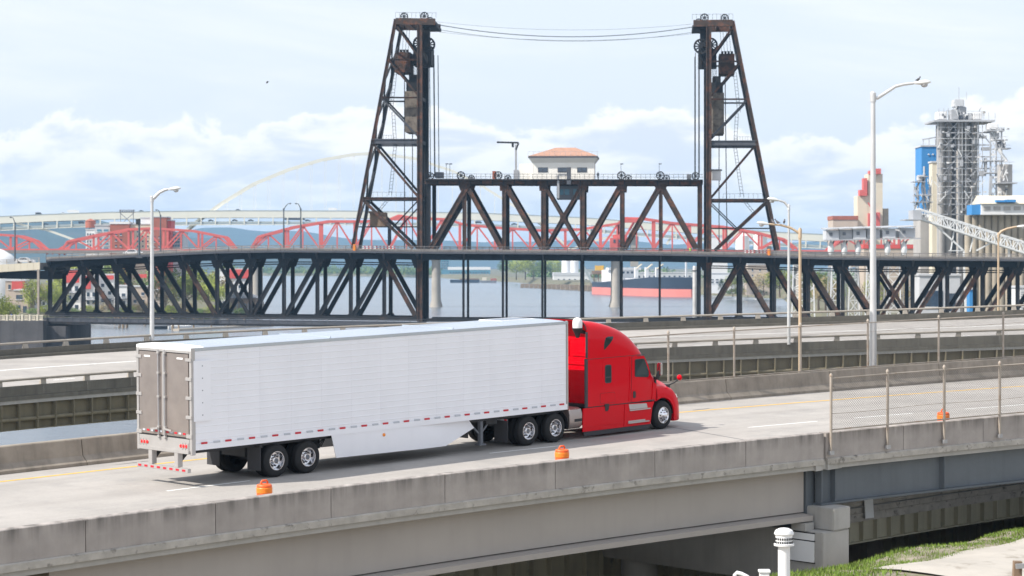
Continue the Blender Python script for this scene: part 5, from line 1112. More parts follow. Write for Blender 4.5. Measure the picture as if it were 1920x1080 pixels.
b = W(1303, 594, 590); o = root('concrete_post', 'pale round concrete post in the water beside the right tower', 'post', (b.x, b.y, 0)); t = W(1303, 499, 590)
mb = MB(); mb.lathe([(0.62, -4), (0.58, t.z - 0.2), (0.5, t.z)], (b.x, b.y, 0), n=16); mb.build('shaft', m_lamp, o, smooth=40); mb = MB(); mb.lathe([(0.75, t.z - 1.2), (0.75, t.z - 1.0)], (b.x, b.y, 0), n=16); mb.build('collar', m_greysteel, o)
# ------------------------------------------------------------------ birds
def bird(label, p, h, s, flying=False):
    o = root('bird', label, 'bird', p, 'birds'); d = Vector((math.cos(h), math.sin(h), 0)); u = Vector((0, 0, 1)); sd = d.cross(u); mb = MB()
    rows = [(-0.16, 0.005, 0.06), (-0.08, 0.03, 0.08), (0.0, 0.055, 0.10), (0.07, 0.05, 0.13), (0.10, 0.03, 0.18), (0.12, 0.032, 0.215), (0.15, 0.022, 0.215), (0.185, 0.004, 0.205)]
    p = Vector(p)
    mb.sweep([[p + d * t * s + u * (z + r * 1.1 * math.sin(a)) * s + sd * r * s * math.cos(a) for a in [k * math.pi / 4 for k in range(8)]] for t, r, z in rows]); mb.build('body', m_bird, o, smooth=50)
    for k in (-1, 1):
        mb = MB()
        if flying: mb.add([p + u * 0.12 * s + d * 0.06 * s, p + u * 0.12 * s - d * 0.06 * s, p + u * 0.22 * s + sd * k * 0.42 * s - d * 0.08 * s, p + u * 0.24 * s + sd * k * 0.36 * s + d * 0.04 * s], [(0, 1, 2, 3)])
        else: mb.bar(p + sd * k * 0.02 * s + u * 0.06 * s, p + sd * k * 0.02 * s, 0.012 * s, 0.012 * s)
        mb.build('wing' if flying else 'leg', m_bird, o)
dd = p.y if hasattr(p, 'y') else 100
PB = TW(40.5, -3.85, 0.83).y
bird('bird sitting on the head of the tall grey street lamp', W(1721, 153.5, PB), 0.6, 1.0)
for x, h, lab in ((1450, 2.0, 'pigeon on the tan lamp arm nearest the lamp head'), (1458, 2.4, 'middle pigeon of three on the tan lamp arm'), (1470, 1.2, 'pigeon on the tan lamp arm nearest its post')): bird(lab, W(x, 420.5 if x > 1445 else 419, 101), h, 0.95)
bird('dark bird flying alone in the sky left of the bridge', W(501, 157, 300), 0.2, 1.3, True)

# ------------------------------------------------------------------ ground furniture at bottom right
b = W(1470, 1290, 62); o = root('vent_pipe', 'white vent pipe with domed louvred cap in front of the viaduct pier', 'vent pipe', b)
c = W(1470, 1023, 62); mb = MB(); mb.lathe([(0.155, b.z), (0.155, c.z)], (b.x, b.y, 0), n=28); mb.build('pipe', m_white, o, smooth=40)
mb = MB(); mb.lathe([(0.26, c.z), (0.265, c.z + 0.05), (0.22, c.z + 0.06), (0.22, c.z + 0.26), (0.255, c.z + 0.30), (0.255, c.z + 0.33), (0.22, c.z + 0.40), (0.12, c.z + 0.45), (0.01, c.z + 0.465)], (b.x, b.y, 0), n=32); cap = mb.build('vent_cap', m_white, o, smooth=35)
for z in (0.09, 0.18):
    for k in range(24):
        a = 2 * math.pi * k / 24; q = Vector((b.x + math.cos(a) * 0.221, b.y + math.sin(a) * 0.221, c.z + z)); mb = MB(); t = Vector((-math.sin(a), math.cos(a), 0)); mb.bar(q - t * 0.018, q + t * 0.018, 0.012, 0.06); mb.build('louvre_slot', m_blackp, cap)
o = root('sign_board', 'blank pale board fixed to the flank of the viaduct pier behind the vent pipe', 'board', TW(16.6, 9.9, -3.0))
mb = MB(FT); mb.box(T(16.64, 11.3, -3.1), T(16.68, 10.0, -2.45)); mb.build('panel', m_white, o); mb = MB(FT); mb.box(T(16.64, 11.3, -2.41), T(16.68, 10.0, -2.2)); mb.build('panel', m_white, o)
for w0, w1 in ((-3.13, -3.1), (-2.45, -2.41), (-2.2, -2.17)):
    mb = MB(FT); mb.box(T(16.65, 11.32, w0), T(16.69, 9.98, w1)); mb.build('panel_frame', m_blackp, o)
q = TW(22.6, vl(22) + 0.12, wl(22) - 0.3); o = root('hanging_board', 'small blank grey board hung on the lower ramp beam', 'board', q)
mb = MB(FT); mb.add([T(22.35, vl(22) + 0.1, wl(22) + 0.05), T(22.83, vl(22) + 0.1, wl(22) + 0.02), T(22.87, vl(22) + 0.12, wl(22) - 0.62), T(22.39, vl(22) + 0.12, wl(22) - 0.6)], [(0, 1, 2, 3)]); mb2 = MB(FT); mb2.prism(mb.v, T(0, 0.03, 0)); mb2.build('board', m_white, o)
for u in (22.45, 22.7): mb = MB(FT); mb.bar(T(u, vl(22) + 0.11, wl(22) + 0.03), T(u, vl(22) + 0.11, wl(22) + 0.16), 0.03, 0.03); mb.build('hook', m_blackp, o)
b = W(1433, 1180, 66); o = root('post_cap', 'square white fence post with flat cap at the bottom edge', 'post', b); t = W(1433, 1073, 66)
mb = MB(); mb.box((b.x - 0.13, b.y - 0.13, b.z), (b.x + 0.13, b.y + 0.13, t.z)); mb.build('shaft', m_white, o, bevel=0.01); mb = MB(); mb.box((b.x - 0.16, b.y - 0.16, t.z), (b.x + 0.16, b.y + 0.16, t.z + 0.07)); mb.build('cap', m_white, o, bevel=0.012)
b = W(1392, 1180, 64); o = root('bent_pipe', 'white hooked pipe end at the bottom edge left of the post', 'pipe', b)
mb = MB(); mb.tube([W(1412, 1090, 64), W(1400, 1081, 64), W(1390, 1076, 64), W(1382, 1074, 64), W(1378, 1078, 64), W(1378, 1090, 64)], 0.055, 10); mb.build('pipe', m_white, o, smooth=60)
b = W(1903, 1180, 60); o = root('guard_post', 'rusty brown guard post with blue-grey rail at bottom right corner', 'post', b); t = W(1908, 1052, 60)
mb = MB(); mb.bar(b, t, 0.22, 0.2); mb.build('post', m_wood, o); mb = MB(); mb.bar(W(1905, 1062, 59.8), W(1990, 1056, 60), 0.08, 0.12); mb.build('rail', m_galv, o)

# ------------------------------------------------------------------ vehicles (small in the picture)
def car(name, label, p, h, L=4.5, Wd=1.8, H=1.5, m=None, cat='car', group='vehicles on the bridges', kind='car'):
    M = Matrix.Translation(p) @ Matrix.Rotation(h, 4, 'Z'); o = root(name, label, cat, group=group, mtx=M)
    mb = MB(M)
    if kind == 'car': prof = [(-.5, .22), (-.5, .55), (-.47, .62), (-.36, .66), (-.24, .97), (.08, 1.0), (.22, .68), (.42, .60), (.49, .5), (.5, .22)]
    elif kind == 'van': prof = [(-.5, .2), (-.5, .96), (-.47, 1.0), (.28, 1.0), (.42, .62), (.49, .52), (.5, .2)]
    else: prof = [(-.5, .28), (-.5, 1.0), (.30, 1.0), (.31, .85), (.45, .80), (.49, .45), (.5, .28)]
    mb.sweep([[Vector((x * L, y, z * H)) for x, z in prof] for y in (-Wd / 2, -Wd / 2 + 0.12, Wd / 2 - 0.12, Wd / 2)]); mb.build('body', m or m_whcar, o)
    if kind != 'truck':
        for s in (-1, 1):
            q = [(-.30, .66), (-.22, .92), (.07, .94), (.17, .68)] if kind == 'car' else [(0.0, .62), (0.0, .9), (.28, .92), (.38, .64)]
            mb = MB(M); mb.prism([Vector((x * L, s * (Wd / 2 + 0.01), z * H)) for x, z in q], (0, -s * 0.03, 0)); mb.build('side_window', m_win, o)
    for x in (-.31, .31):
        for s in (-1, 1):
            mb = MB(M); mb.lathe([(0.33, -0.1), (0.33, 0.1)], (x * L, s * (Wd / 2 - 0.08), 0.33), (0, 1, 0), 14); mb.build('wheel', m_tyre, o)
    return o
def deckpt(x, off): return FB @ (dk(x, off) + Vector((0, 0, 0.0)))
HB = -BA
car('car', 'white saloon car on the bridge deck left of the grey street lamp', deckpt(250, 0.0), HB)
q = B(48, ay(48)); q.y = -0.2; car('car', 'white car on the pale approach span at far left', FB @ q, HB)

# ------------------------------------------------------------------ people
def person(label, p, h, cloth, legs, s=1.0):
    M = Matrix.Translation(p) @ Matrix.Rotation(h, 4, 'Z') @ Matrix.Scale(s, 4); o = root('person', label, 'person', mtx=M, group='people on the bridge')
    J = {'pel': ((0, 0, .95), .15), 'che': ((0, 0, 1.28), .17), 'nec': ((0.0, 0, 1.47), .065), 'hea': ((.02, 0, 1.60), .095), 'top': ((.01, 0, 1.72), .07)}
    E = [('pel', 'che'), ('che', 'nec'), ('nec', 'hea'), ('hea', 'top')]
    for k, sg in (('l', 1), ('r', -1)):
        f = 0.16 * sg
        J.update({'hi' + k: ((0, .09 * sg, .88), .10), 'kn' + k: ((f * .6, .1 * sg, .48), .065), 'an' + k: ((f - .02, .1 * sg, .08), .045), 'to' + k: ((f + .16, .1 * sg, .04), .035),
                  'sh' + k: ((0, .2 * sg, 1.38), .07), 'el' + k: ((-.04 * sg, .26 * sg, 1.1), .048), 'wr' + k: ((.08 - .06 * sg, .25 * sg, .86), .035), 'ha' + k: ((.11 - .06 * sg, .25 * sg, .77), .038)})
        E += [('pel', 'hi' + k), ('hi' + k, 'kn' + k), ('kn' + k, 'an' + k), ('an' + k, 'to' + k), ('che', 'sh' + k), ('sh' + k, 'el' + k), ('el' + k, 'wr' + k), ('wr' + k, 'ha' + k)]
    ks = list(J); me = bpy.data.meshes.new('body'); me.from_pydata([J[k][0] for k in ks], [(ks.index(a), ks.index(b)) for a, b in E], [])
    ob = place('body', me, M, o); sk = ob.modifiers.new('skin', 'SKIN'); ob.modifiers.new('sub', 'SUBSURF').levels = 1
    for i, k in enumerate(ks): me.skin_vertices[0].data[i].radius = (J[k][1], J[k][1] * 1.1)
    me.skin_vertices[0].data[0].use_root = True; me.materials.append(legs)
    mb = MB(M); mb.sweep([[Vector((.17 * rx * math.cos(a), .21 * ry * math.sin(a), z)) for a in [k * math.pi / 6 for k in range(12)]] for z, rx, ry in ((.86, 1.0, .95), (1.05, .95, .9), (1.25, 1.1, 1.05), (1.4, .95, 1.12), (1.48, .5, .5))]); mb.build('jacket', cloth, o, smooth=50)
    mb = MB(M); mb.lathe([(0.02, 1.50), (0.075, 1.53), (0.10, 1.60), (0.09, 1.68), (0.05, 1.735)], (0.02, 0, 0), n=12); mb.build('face', m_skin, o, smooth=50)
    mb = MB(M); mb.lathe([(0.105, 1.655), (0.098, 1.70), (0.06, 1.75), (0.01, 1.76)], (0.0, 0, 0), n=12); mb.build('hair', m_cloth_d, o, smooth=50)
    return o
person('person in a lime hi-vis vest standing on the bridge deck by the right tower', deckpt(1294, -2.4), 0.5, m_vest, m_cloth_d)
q = B(1121, 336); q.y = 1.0; person('person in dark clothing beside the control house on the lift span', FB @ q, 1.2, m_cloth_d, m_cloth_d)
q = B(35, 599.5); q.y = -6.2; person('person in a blue jacket behind the seawall balustrade', FB @ q, 2.0, m_cloth_b, m_cloth_d); q = B(3, 599.5); q.y = -6.2; person('person in a red jacket behind the seawall balustrade at the left edge', FB @ q, 1.0, m_cloth_r, m_cloth_d)
# roadworks on the bridge deck
def barricade(label, x):
    P0 = dk(x, 3.0); o = root('barricade', label, 'barricade', group='striped roadwork barricades', mtx=FB @ Matrix.Translation(P0))
    for r in range(2):
        for k in range(6):
            mb = MB(FB); z = P0.z + 0.55 + 0.5 * r; x0 = P0.x + k * 0.42; mb.prism([Vector((x0, P0.y, z)), Vector((x0 + 0.42, P0.y, z)), Vector((x0 + 0.57, P0.y, z + 0.3)), Vector((x0 + 0.15, P0.y, z + 0.3))], (0, 0.04, 0)); mb.build('board_stripe', m_refl_r if k % 2 else m_white, o)
    for k in (0.2, 2.3):
        mb = MB(FB); mb.bar(P0 + Vector((k, 0.06, 0)), P0 + Vector((k, 0.06, 1.4)), 0.08, 0.05); mb.bar(P0 + Vector((k, -0.3, 0.04)), P0 + Vector((k, 0.4, 0.04)), 0.08, 0.08); mb.build('stand', m_galv, o)
for x, l in ((676, 'red and white striped barricade right of the yellow box, left tower'), (698, 'striped barricade in the middle at the left tower foot'), (718, 'striped barricade nearest the left tower post'), (1396, 'striped barricade nearest the right tower post'), (1419, 'striped barricade beside the yellow box, right tower')): barricade(l, x)
for x, l in ((668, 'yellow crash cushion on the deck at the left tower leg'), (1441, 'yellow crash cushion on the deck at the right tower leg')):
    P0 = dk(x, -2.9); o = root('crash_cushion', l, 'barrier', mtx=FB @ Matrix.Translation(P0), group='yellow crash cushions')
    mb = MB(FB); mb.lathe([(0.45, 0), (0.45, 1.1), (0.40, 1.15), (0.40, 1.5), (0.1, 1.6)], P0, n=14); mb.build('drum', m_amber, o, smooth=30); mb = MB(FB); mb.lathe([(0.55, -0.02), (0.55, 0.1)], P0, n=14); mb.build('base', m_greysteel, o)
# ------------------------------------------------------------------ red truss bridge beyond
def wb(name, x0, x1, y0, y1, d, dep, m, parent, bevel=0):   # box whose front face stands at distance d
    a, b = W(x0, y1, d), W(x1, y0, d); mb = MB(); mb.box((a.x, d, a.z), (b.x, d + dep, b.z)); return mb.build(name, m, parent, bevel=bevel)
def wl_(name, pts, d, wpx, m, parent, dep=0.8, off=0.0):      # bars along picture points at distance d
    mb = MB(); w = wpx * d / FP
    for p, q in zip(pts, pts[1:]):
        a, b = W(*p, d), W(*q, d); a.y += off; b.y += off; mb.bar(a, b, w, dep, up=(0, 1, 0))
    return mb.build(name, m, parent)
RD = 1200.0
rb = root('red_truss_bridge', 'long red steel truss bridge with curved top chords behind the lift bridge', 'bridge', W(800, 480, RD))
for k, y0 in enumerate((0, 14)):
    mb = MB(); a, b = W(-400, 466, RD), W(2000, 470, RD)
    mb.bar(Vector((a.x, RD + y0, a.z - 1)), Vector((b.x, RD + y0, b.z - 1)), 1.2, 2.2); mb.build('bottom_chord', m_redbr, rb)
mb = MB(); a, b = W(-400, 466, RD), W(2000, 470, RD); mb.sweep([[Vector((p.x, RD - 2, p.z - 0.6)), Vector((p.x, RD + 16, p.z - 0.6)), Vector((p.x, RD + 16, p.z - 2.2)), Vector((p.x, RD - 2, p.z - 2.2))] for p in (a, b)]); mb.build('deck', m_decktop, rb)
SPANS = [[(-190, 475), (-160, 452), (-60, 436), (10, 441), (35, 443), (62, 452), (90, 476)], [(110, 477), (127, 453), (180, 441), (240, 430), (287, 428), (360, 433), (421, 445), (438, 466)],
         [(471, 465), (484, 444), (549, 426), (614, 415), (681, 415), (729, 412)], [(729, 412), (748, 404), (777, 409), (840, 411), (870, 421), (935, 427), (1015, 432), (1088, 430), (1160, 419)],
         [(1160, 419), (1172, 409), (1208, 410), (1260, 418), (1355, 425), (1384, 430), (1423, 437), (1471, 449), (1495, 467)], [(1555, 470), (1575, 450), (1640, 440), (1740, 432), (1840, 445), (1880, 470)]]
def chord_y(sp, x):
    for (a, ya), (b, yb) in zip(sp, sp[1:]):
        if a <= x <= b: return ya + (yb - ya) * (x - a) / (b - a)
    return sp[-1][1]
for sp in SPANS:
    s0 = None
    for off in (0, 14):
        c = wl_('truss_span' if off == 0 else 'top_chord', sp, RD, 4.2, m_redbr, rb if off == 0 else s0, 1.3, off)
        if off == 0: s0 = c
        x0, x1 = sp[0][0], sp[-1][0]; n = max(2, round((x1 - x0) / 34)); xs = [x0 + (x1 - x0) * i / n for i in range(n + 1)]
        for i, x in enumerate(xs):
            y = chord_y(sp, x); 
            if y < 458 and off == 0 or y < 458 and i % 2 == 0: wl_('vertical', [(x, y), (x, 468)], RD, 2.6 if i % 2 else 4.0, m_redbr, s0, 0.7, off)
            if i < n:
                yn = chord_y(sp, xs[i + 1])
                if off == 0:
                    if i % 2 == 0: wl_('diagonal', [(x, 467), (xs[i + 1], yn)] if i < n / 2 or True else [], RD, 3.0, m_redbr, s0, 0.6, off)
                    else: wl_('diagonal', [(x, y), (xs[i + 1], 467)], RD, 3.0, m_redbr, s0, 0.6, off)
                elif i % 2 == 0: wl_('diagonal', [(x, 467), (xs[i + 1], yn)], RD, 2.2, m_redbr, s0, 0.6, off)
wb('bridge_house', 1150, 1176, 440, 466, RD - 3, 8, m_redbr, rb); wb('counterweight_arm', 1168, 1204, 410, 417, RD - 3, 10, m_redbr, rb); wb('bridge_house', 1144, 1158, 446, 470, RD - 6, 5, m_redbr, rb)
for x0, x1 in ((1150, 1154), (1160, 1165)): wb('house_window', x0, x1, 449, 455, RD - 6.2, 0.15, m_win, rb)
wb('counterweight_arm', 738, 756, 406, 413, RD - 2, 8, m_redbr, rb)
for x in (817, 1155, 480, 1500):
    d = RD + 3; c = W(x, 480, d); mb = MB(); n = 20; s = d / FP
    mb.lathe([(12 * s, -4), (11.5 * s, 0.6), (8.2 * s, 3.5), (7.4 * s, c.z - 2.5), (9.5 * s, c.z - 2.4), (9.5 * s, c.z - 0.5)], (c.x, d, 0), n=20); mb.build('pier', m_pier, rb, smooth=30)
    mb = MB(); mb.lathe([(12 * s, -4), (11.5 * s, 0.6), (8.2 * s, 3.5), (7.4 * s, c.z - 2.5)], (c.x, d + 13, 0), n=20); mb.build('pier', m_pier, rb, smooth=30)

# ------------------------------------------------------------------ pale arch bridge in the distance
AD = 2090.0
ab = root('arch_bridge', 'pale tied-arch bridge with two road decks in the hazy distance', 'bridge', W(690, 480, AD))
UP = [(-500, 432), (-200, 417), (0, 406.5), (100, 402), (200, 398.5), (420, 395.5), (650, 396), (900, 400), (1100, 409), (1250, 421), (1440, 435), (1560, 441), (1900, 452), (2400, 468)]
def up_y(x):
    for (a, ya), (b, yb) in zip(UP, UP[1:]):
        if x <= b: return ya + (yb - ya) * (x - a) / (b - a)
xsA = list(range(-480, 2380, 40))
def adeck(name, dy, h, o0, o1, m, parent=ab):
    mb = MB(); mb.sweep([[Vector((W(x, 0, AD).x, AD + o0, W(x, up_y(x) + dy, AD).z)), Vector((W(x, 0, AD).x, AD + o1, W(x, up_y(x) + dy, AD).z)), Vector((W(x, 0, AD).x, AD + o1, W(x, up_y(x) + dy + h, AD).z)), Vector((W(x, 0, AD).x, AD + o0, W(x, up_y(x) + dy + h, AD).z))] for x in xsA]); return mb.build(name, m, parent)
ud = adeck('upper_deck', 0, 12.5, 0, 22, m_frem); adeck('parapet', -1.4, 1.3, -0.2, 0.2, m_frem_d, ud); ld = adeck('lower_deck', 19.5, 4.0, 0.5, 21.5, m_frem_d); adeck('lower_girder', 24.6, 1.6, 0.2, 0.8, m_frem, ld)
for k in range(105):
    x = -460 + 27 * k; wl_('deck_column', [(x, up_y(x) + 12), (x, up_y(x) + 26)], AD, 2.2, m_frem, ld, 1.0, 0.2)
ARCH = [(300, 470), (340, 438), (370, 413), (394, 395), (416, 379), (474, 344), (540, 317), (601, 299), (663, 288.5), (690, 287), (720, 288.5), (777, 296.5), (849, 320), (905, 349), (958, 382), (990, 402), (1030, 432), (1070, 468)]
for off in (2, 20):
    mb = MB(); s = AD / FP; rows = []
    for i, (x, y) in enumerate(ARCH):
        c = W(x, y, AD); p, q = ARCH[max(i - 1, 0)], ARCH[min(i + 1, len(ARCH) - 1)]; d = Vector((q[0] - p[0], 0, -(q[1] - p[1]))).normalized(); n = Vector((-d.z, 0, d.x)) * 1.9 * s
        rows.append([c + n + Vector((0, off - 0.7, 0)), c + n + Vector((0, off + 0.7, 0)), c - n + Vector((0, off + 0.7, 0)), c - n + Vector((0, off - 0.7, 0))])
    mb.sweep(rows); ar = mb.build('arch_rib', m_frem, ab)
    for k in range(22):
        x = 422 + 26.6 * k; y = next(ya + (yb - ya) * (x - a) / (b - a) for (a, ya), (b, yb) in zip(ARCH, ARCH[1:]) if a <= x <= b)
        wl_('hanger', [(x, y), (x, up_y(x))], AD, 0.45, m_frem, ar, 0.25, off)
        mb = MB(); c = W(x, y, AD); mb.boxc(c + Vector((0, off, -1.4)), (0.6, 1.2, 1.6)); mb.build('hanger_socket', m_frem, ar)
for pts in ([(30, 419), (90, 432), (137, 449), (190, 470)], [(300, 470), (235, 446), (190, 470)], [(1070, 468), (1120, 450), (1190, 432)], [(1250, 458), (1262, 440), (1340, 452)]): wl_('side_rib', pts, AD, 4.0, m_frem, ab, 1.6, 2)
for x in (190, 1190, -330, 1440): wb('pier', x - 7, x + 7, up_y(x) + 24, 500, AD + 4, 14, m_pier, ab)
gx = wl_('sign_gantry', [(224, 393.5), (252, 393.5)], 1195, 2.5, m_framed, ab, 0.6) if False else None
for k, (x, lw, m, kd, H, lab) in enumerate(((72, 5.5, m_dkcar, 'van', 2.4, 'dark van on the upper deck of the pale bridge at left'), (137, 10.5, m_whcar, 'truck', 3.4, 'white camper on the upper deck of the pale bridge'), (118, 4.6, m_whcar, 'car', 1.6, 'white car just behind the camper on the pale bridge'), (265, 4.6, m_dkcar, 'car', 1.7, 'dark car on the pale bridge above the brick tower'), (446, 4.6, m_dkcar, 'car', 1.7, 'dark car on the pale bridge right of the arch foot'), (624, 8, m_whcar, 'truck', 3.0, 'white van on the pale bridge near the left tower'))):
    q = W(x, up_y(x), AD); q.y = AD + 1.6; car('distant_vehicle', lab, q, 0, L=lw, H=H, m=m, kind=kd, cat='vehicle')
for k, (x, lw, m, kd, H) in enumerate(((395, 4.8, m_dkcar, 'car', 1.8), (440, 5.0, m_dkcar, 'car', 1.8), (470, 5.0, m_dkcar, 'car', 1.8), (553, 18, m_framed, 'truck', 4.0), (577, 5, m_dkcar, 'car', 1.8), (85, 5, m_dkcar, 'car', 1.8), (152, 5, m_dkcar, 'van', 2.2), (897, 6, m_dkcar, 'van', 2.2), (965, 6, m_dkcar, 'car', 1.9))):
    q = W(x, up_y(x) + 19.4, AD); q.y = AD + 1.8
    car('distant_vehicle', ['dark car on the lower deck under the arch foot', 'dark car on the lower deck right of the arch foot', 'dark car on the lower deck above the gap of red trusses', 'long grey lorry on the lower deck of the pale bridge', 'dark car ahead of the grey lorry', 'dark car on the lower deck at far left', 'dark van on the lower deck left of the water tank', 'dark van on the lower deck behind the lift span', 'dark car on the lower deck behind the lift span'][k], q, 0, L=lw, H=H, m=m, kind=kd, cat='vehicle')

# ------------------------------------------------------------------ buildings
def building(name, label, x0, x1, y0, d, dep, m, wins=(), zb=3.0, roof=None, group=None, roofh=0.5, cat='building', winm=None):
    a, b = W(x0, y0, d), W(x1, y0, d); o = root(name, label, cat, ((a.x + b.x) / 2, d, zb), group)
    mb = MB(); mb.box((a.x, d, zb), (b.x, d + dep, a.z)); mb.build('wall', m, o)
    mb = MB(); mb.box((a.x - 0.3, d - 0.3, a.z), (b.x + 0.3, d + dep + 0.3, a.z + roofh)); mb.build('roof', roof or m_grey_b, o)
    for (wx0, wx1, wy0, wy1) in wins:
        w = wb('window', wx0, wx1, wy0, wy1, d - 0.12, 0.1, winm or m_win, o)
        p, q = W(wx0, wy1, d), W(wx1, wy1, d); mb = MB(); mb.box((p.x - 0.15, d - 0.3, p.z - 0.25), (q.x + 0.15, d - 0.02, p.z - 0.03)); mb.build('sill', m_white_b, o)
    return o
def grid(x0, x1, nx, y0, y1, ny, fx=0.55, fy=0.55):
    out = []
    for i in range(nx):
        for j in range(ny):
            cx = x0 + (x1 - x0) * (i + .5) / nx; cy = y0 + (y1 - y0) * (j + .5) / ny; w = (x1 - x0) / nx * fx / 2; h = (y1 - y0) / ny * fy / 2
            out.append((cx - w, cx + w, cy - h, cy + h))
    return out
# mill quarter behind the red bridge
building('mill_building', 'pale grey stepped mill building below the water tank', 161, 178, 431, 1262, 24, m_white_b, grid(162, 177, 3, 436, 470, 5))
building('mill_building', 'tall pale grey mill block left of the brick mill', 178, 206, 423, 1258, 26, m_grey_b, grid(180, 205, 2, 428, 470, 5, 0.7, 0.5), winm=m_teal)
building('mill_building', 'red brick mill building with white roof edge', 206.5, 242, 420, 1256, 26, m_brick, grid(213, 231, 2, 434, 466, 3, 0.4, 0.35), roof=m_white_b, roofh=1.2)
building('mill_building', 'cream mill building with small windows right of the brick mill', 242.5, 283, 421, 1260, 24, m_cream_b, grid(244, 282, 4, 430, 466, 4, 0.3, 0.35)); building('mill_building', 'white roof block on top of the cream mill', 264, 286, 409, 1266, 10, m_white_b, zb=36)
building('mill_building', 'narrow dark red brick tower of the mill', 283.5, 312, 407.5, 1254, 16, m_brick, grid(286, 310, 3, 440, 466, 3, 0.25, 0.35)); building('mill_building', 'orange-red annex right of the brick tower', 312.5, 321, 414, 1258, 14, m_red_b)
building('glass_building', 'pale glass office block right of the mill towers', 321.5, 343, 436, 1265, 20, m_grey_b, grid(322, 342, 4, 438, 464, 4, 0.8, 0.7), winm=m_teal)
wt = root('water_tank', 'rusty round rooftop water tank with conical roof', 'water tank', W(170, 431, 1264)); c = W(169.7, 427, 1270); s = 1270 / FP
mb = MB(); mb.lathe([(9.6 * s, 0), (9.6 * s, 12.5 * s)], c, n=20); mb.build('tank', m_redbr if False else m_brick, wt, smooth=40); mb = MB(); mb.lathe([(10.4 * s, 12.6 * s), (0.2, 17 * s)], c, n=20); mb.build('cone_roof', m_brick, wt, smooth=40)
for k in range(4): a = k * math.pi / 2 + .4; mb = MB(); q = c + Vector((math.cos(a) * 8 * s, math.sin(a) * 8 * s, 0)); mb.bar(q, q - Vector((0, 0, 5 * s)), 0.4, 0.4); mb.build('leg', m_framed, wt)
sg_ = root('roof_sign_frame', 'empty steel sign frame on stilts above the cream mill', 'sign frame', W(238, 421, 1262))
for pts in ([(226, 421), (226, 393)], [(250, 421), (250, 393)], [(223, 394), (253, 394)], [(223, 398), (253, 398)], [(226, 421), (250, 400)], [(250, 421), (226, 400)]): wl_('frame_bar', pts, 1262, 1.2, m_framed, sg_, 0.3)
for k in range(7): wb('light_box', 224 + 4.1 * k, 227 + 4.1 * k, 395, 398, 1261.4, 0.3, m_framed, sg_)
dm = root('dome_roof', 'pale rounded white roof at the left edge of the bridge', 'roof', W(5, 486, 1010)); c = W(-8, 489, 1010); s = 1010 / FP; mb = MB(); mb.lathe([(42 * s, -20), (42 * s, 0), (30 * s, 11 * s), (15 * s, 20 * s), (0.3, 24 * s)], c, n=28); mb.build('shell', m_white_b, dm, smooth=50)
# apartments on the west bank
def apt(label, x0, x1, y0, d, m, wins, red=None, balc=(), top=None):
    o = building('apartment_house', label, x0, x1, y0, d, 12, m, wins, zb=2.0, roof=top or m_grey_b, group='apartment houses on the west bank')
    for (bx0, bx1, by) in balc:
        wb('balcony', bx0, bx1, by, by + 1.6, d - 1.4, 1.38, m_framed, o); wb('balcony_rail', bx0, bx1, by - 3.6, by - 3.0, d - 1.4, 0.1, m_framed, o)
    if red: wb('red_bay', *red, d - 0.6, 0.58, m_red_b, o)
    return o
apt('beige apartment house behind the left end of the seawall', 27, 53, 545, 905, m_beige_b, [(30, 42, 553, 561), (30, 38, 572, 580), (43, 50, 574, 588)])
apt('salmon-topped apartment house behind the beige one', 10, 47, 527, 935, m_beige_b, grid(12, 46, 3, 531, 545, 1, 0.4, 0.6), red=(22, 47, 527.5, 543))
apt('white apartment house behind the spring trees at far left', 58, 96, 545, 945, m_white_b, grid(60, 95, 4, 550, 588, 3, 0.5, 0.5))
apt('red and white apartment house under the first truss panel', 122, 151, 507, 955, m_white_b, grid(124, 150, 2, 532, 585, 3, 0.5, 0.5), red=(123, 148, 508, 530), balc=((126, 150, 549),))
apt('white apartment house with red bay under the second truss panel', 153, 182, 517, 950, m_white_b, grid(160, 181, 2, 545, 588, 3, 0.5, 0.55), red=(153, 170, 518, 542), balc=((158, 182, 562),))
apt('tall white apartment house with red parapet', 184, 213, 516, 958, m_white_b, grid(186, 212, 2, 528, 585, 4, 0.45, 0.45), red=(197, 213, 516.5, 524), balc=((190, 212, 563),))
apt('white stepped apartment house with dark balconies', 214, 238, 537, 948, m_white_b, grid(215, 237, 2, 546, 588, 3, 0.6, 0.4), balc=((214, 238, 560), (214, 238, 575)))
apt('beige apartment house left of the grey street lamp', 244, 276, 538, 952, m_beige_b, grid(246, 275, 2, 544, 586, 3, 0.4, 0.4), red=(256, 275, 514, 521))
apt('pale apartment house right of the grey street lamp', 288, 305, 545, 940, m_beige_b, grid(290, 304, 2, 552, 586, 3, 0.35, 0.4))
apt('white apartment house with red upper floor near the river', 412, 466, 506, 985, m_white_b, grid(414, 464, 5, 530, 575, 3, 0.4, 0.4), red=(427, 466, 505, 522))
bh = root('boat_house', 'dark brown timber boat house at the end of the marina', 'boat house', W(450, 590, 965)); wb('wall', 424, 480, 559, 592, 965, 14, m_wood, bh); a, b_ = W(420, 559, 965), W(484, 559, 965)
mb = MB(); mb.prism([Vector((a.x, 964, a.z)), Vector((b_.x, 964, a.z)), Vector(((a.x + b_.x) / 2, 964, a.z + 2.6))], (0, 16, 0)); mb.build('roof', m_framed, bh)
for k in range(7): wb('door_panel', 427 + 7.4 * k, 432 + 7.4 * k, 569, 588, 964.8, 0.15, m_framed, bh)
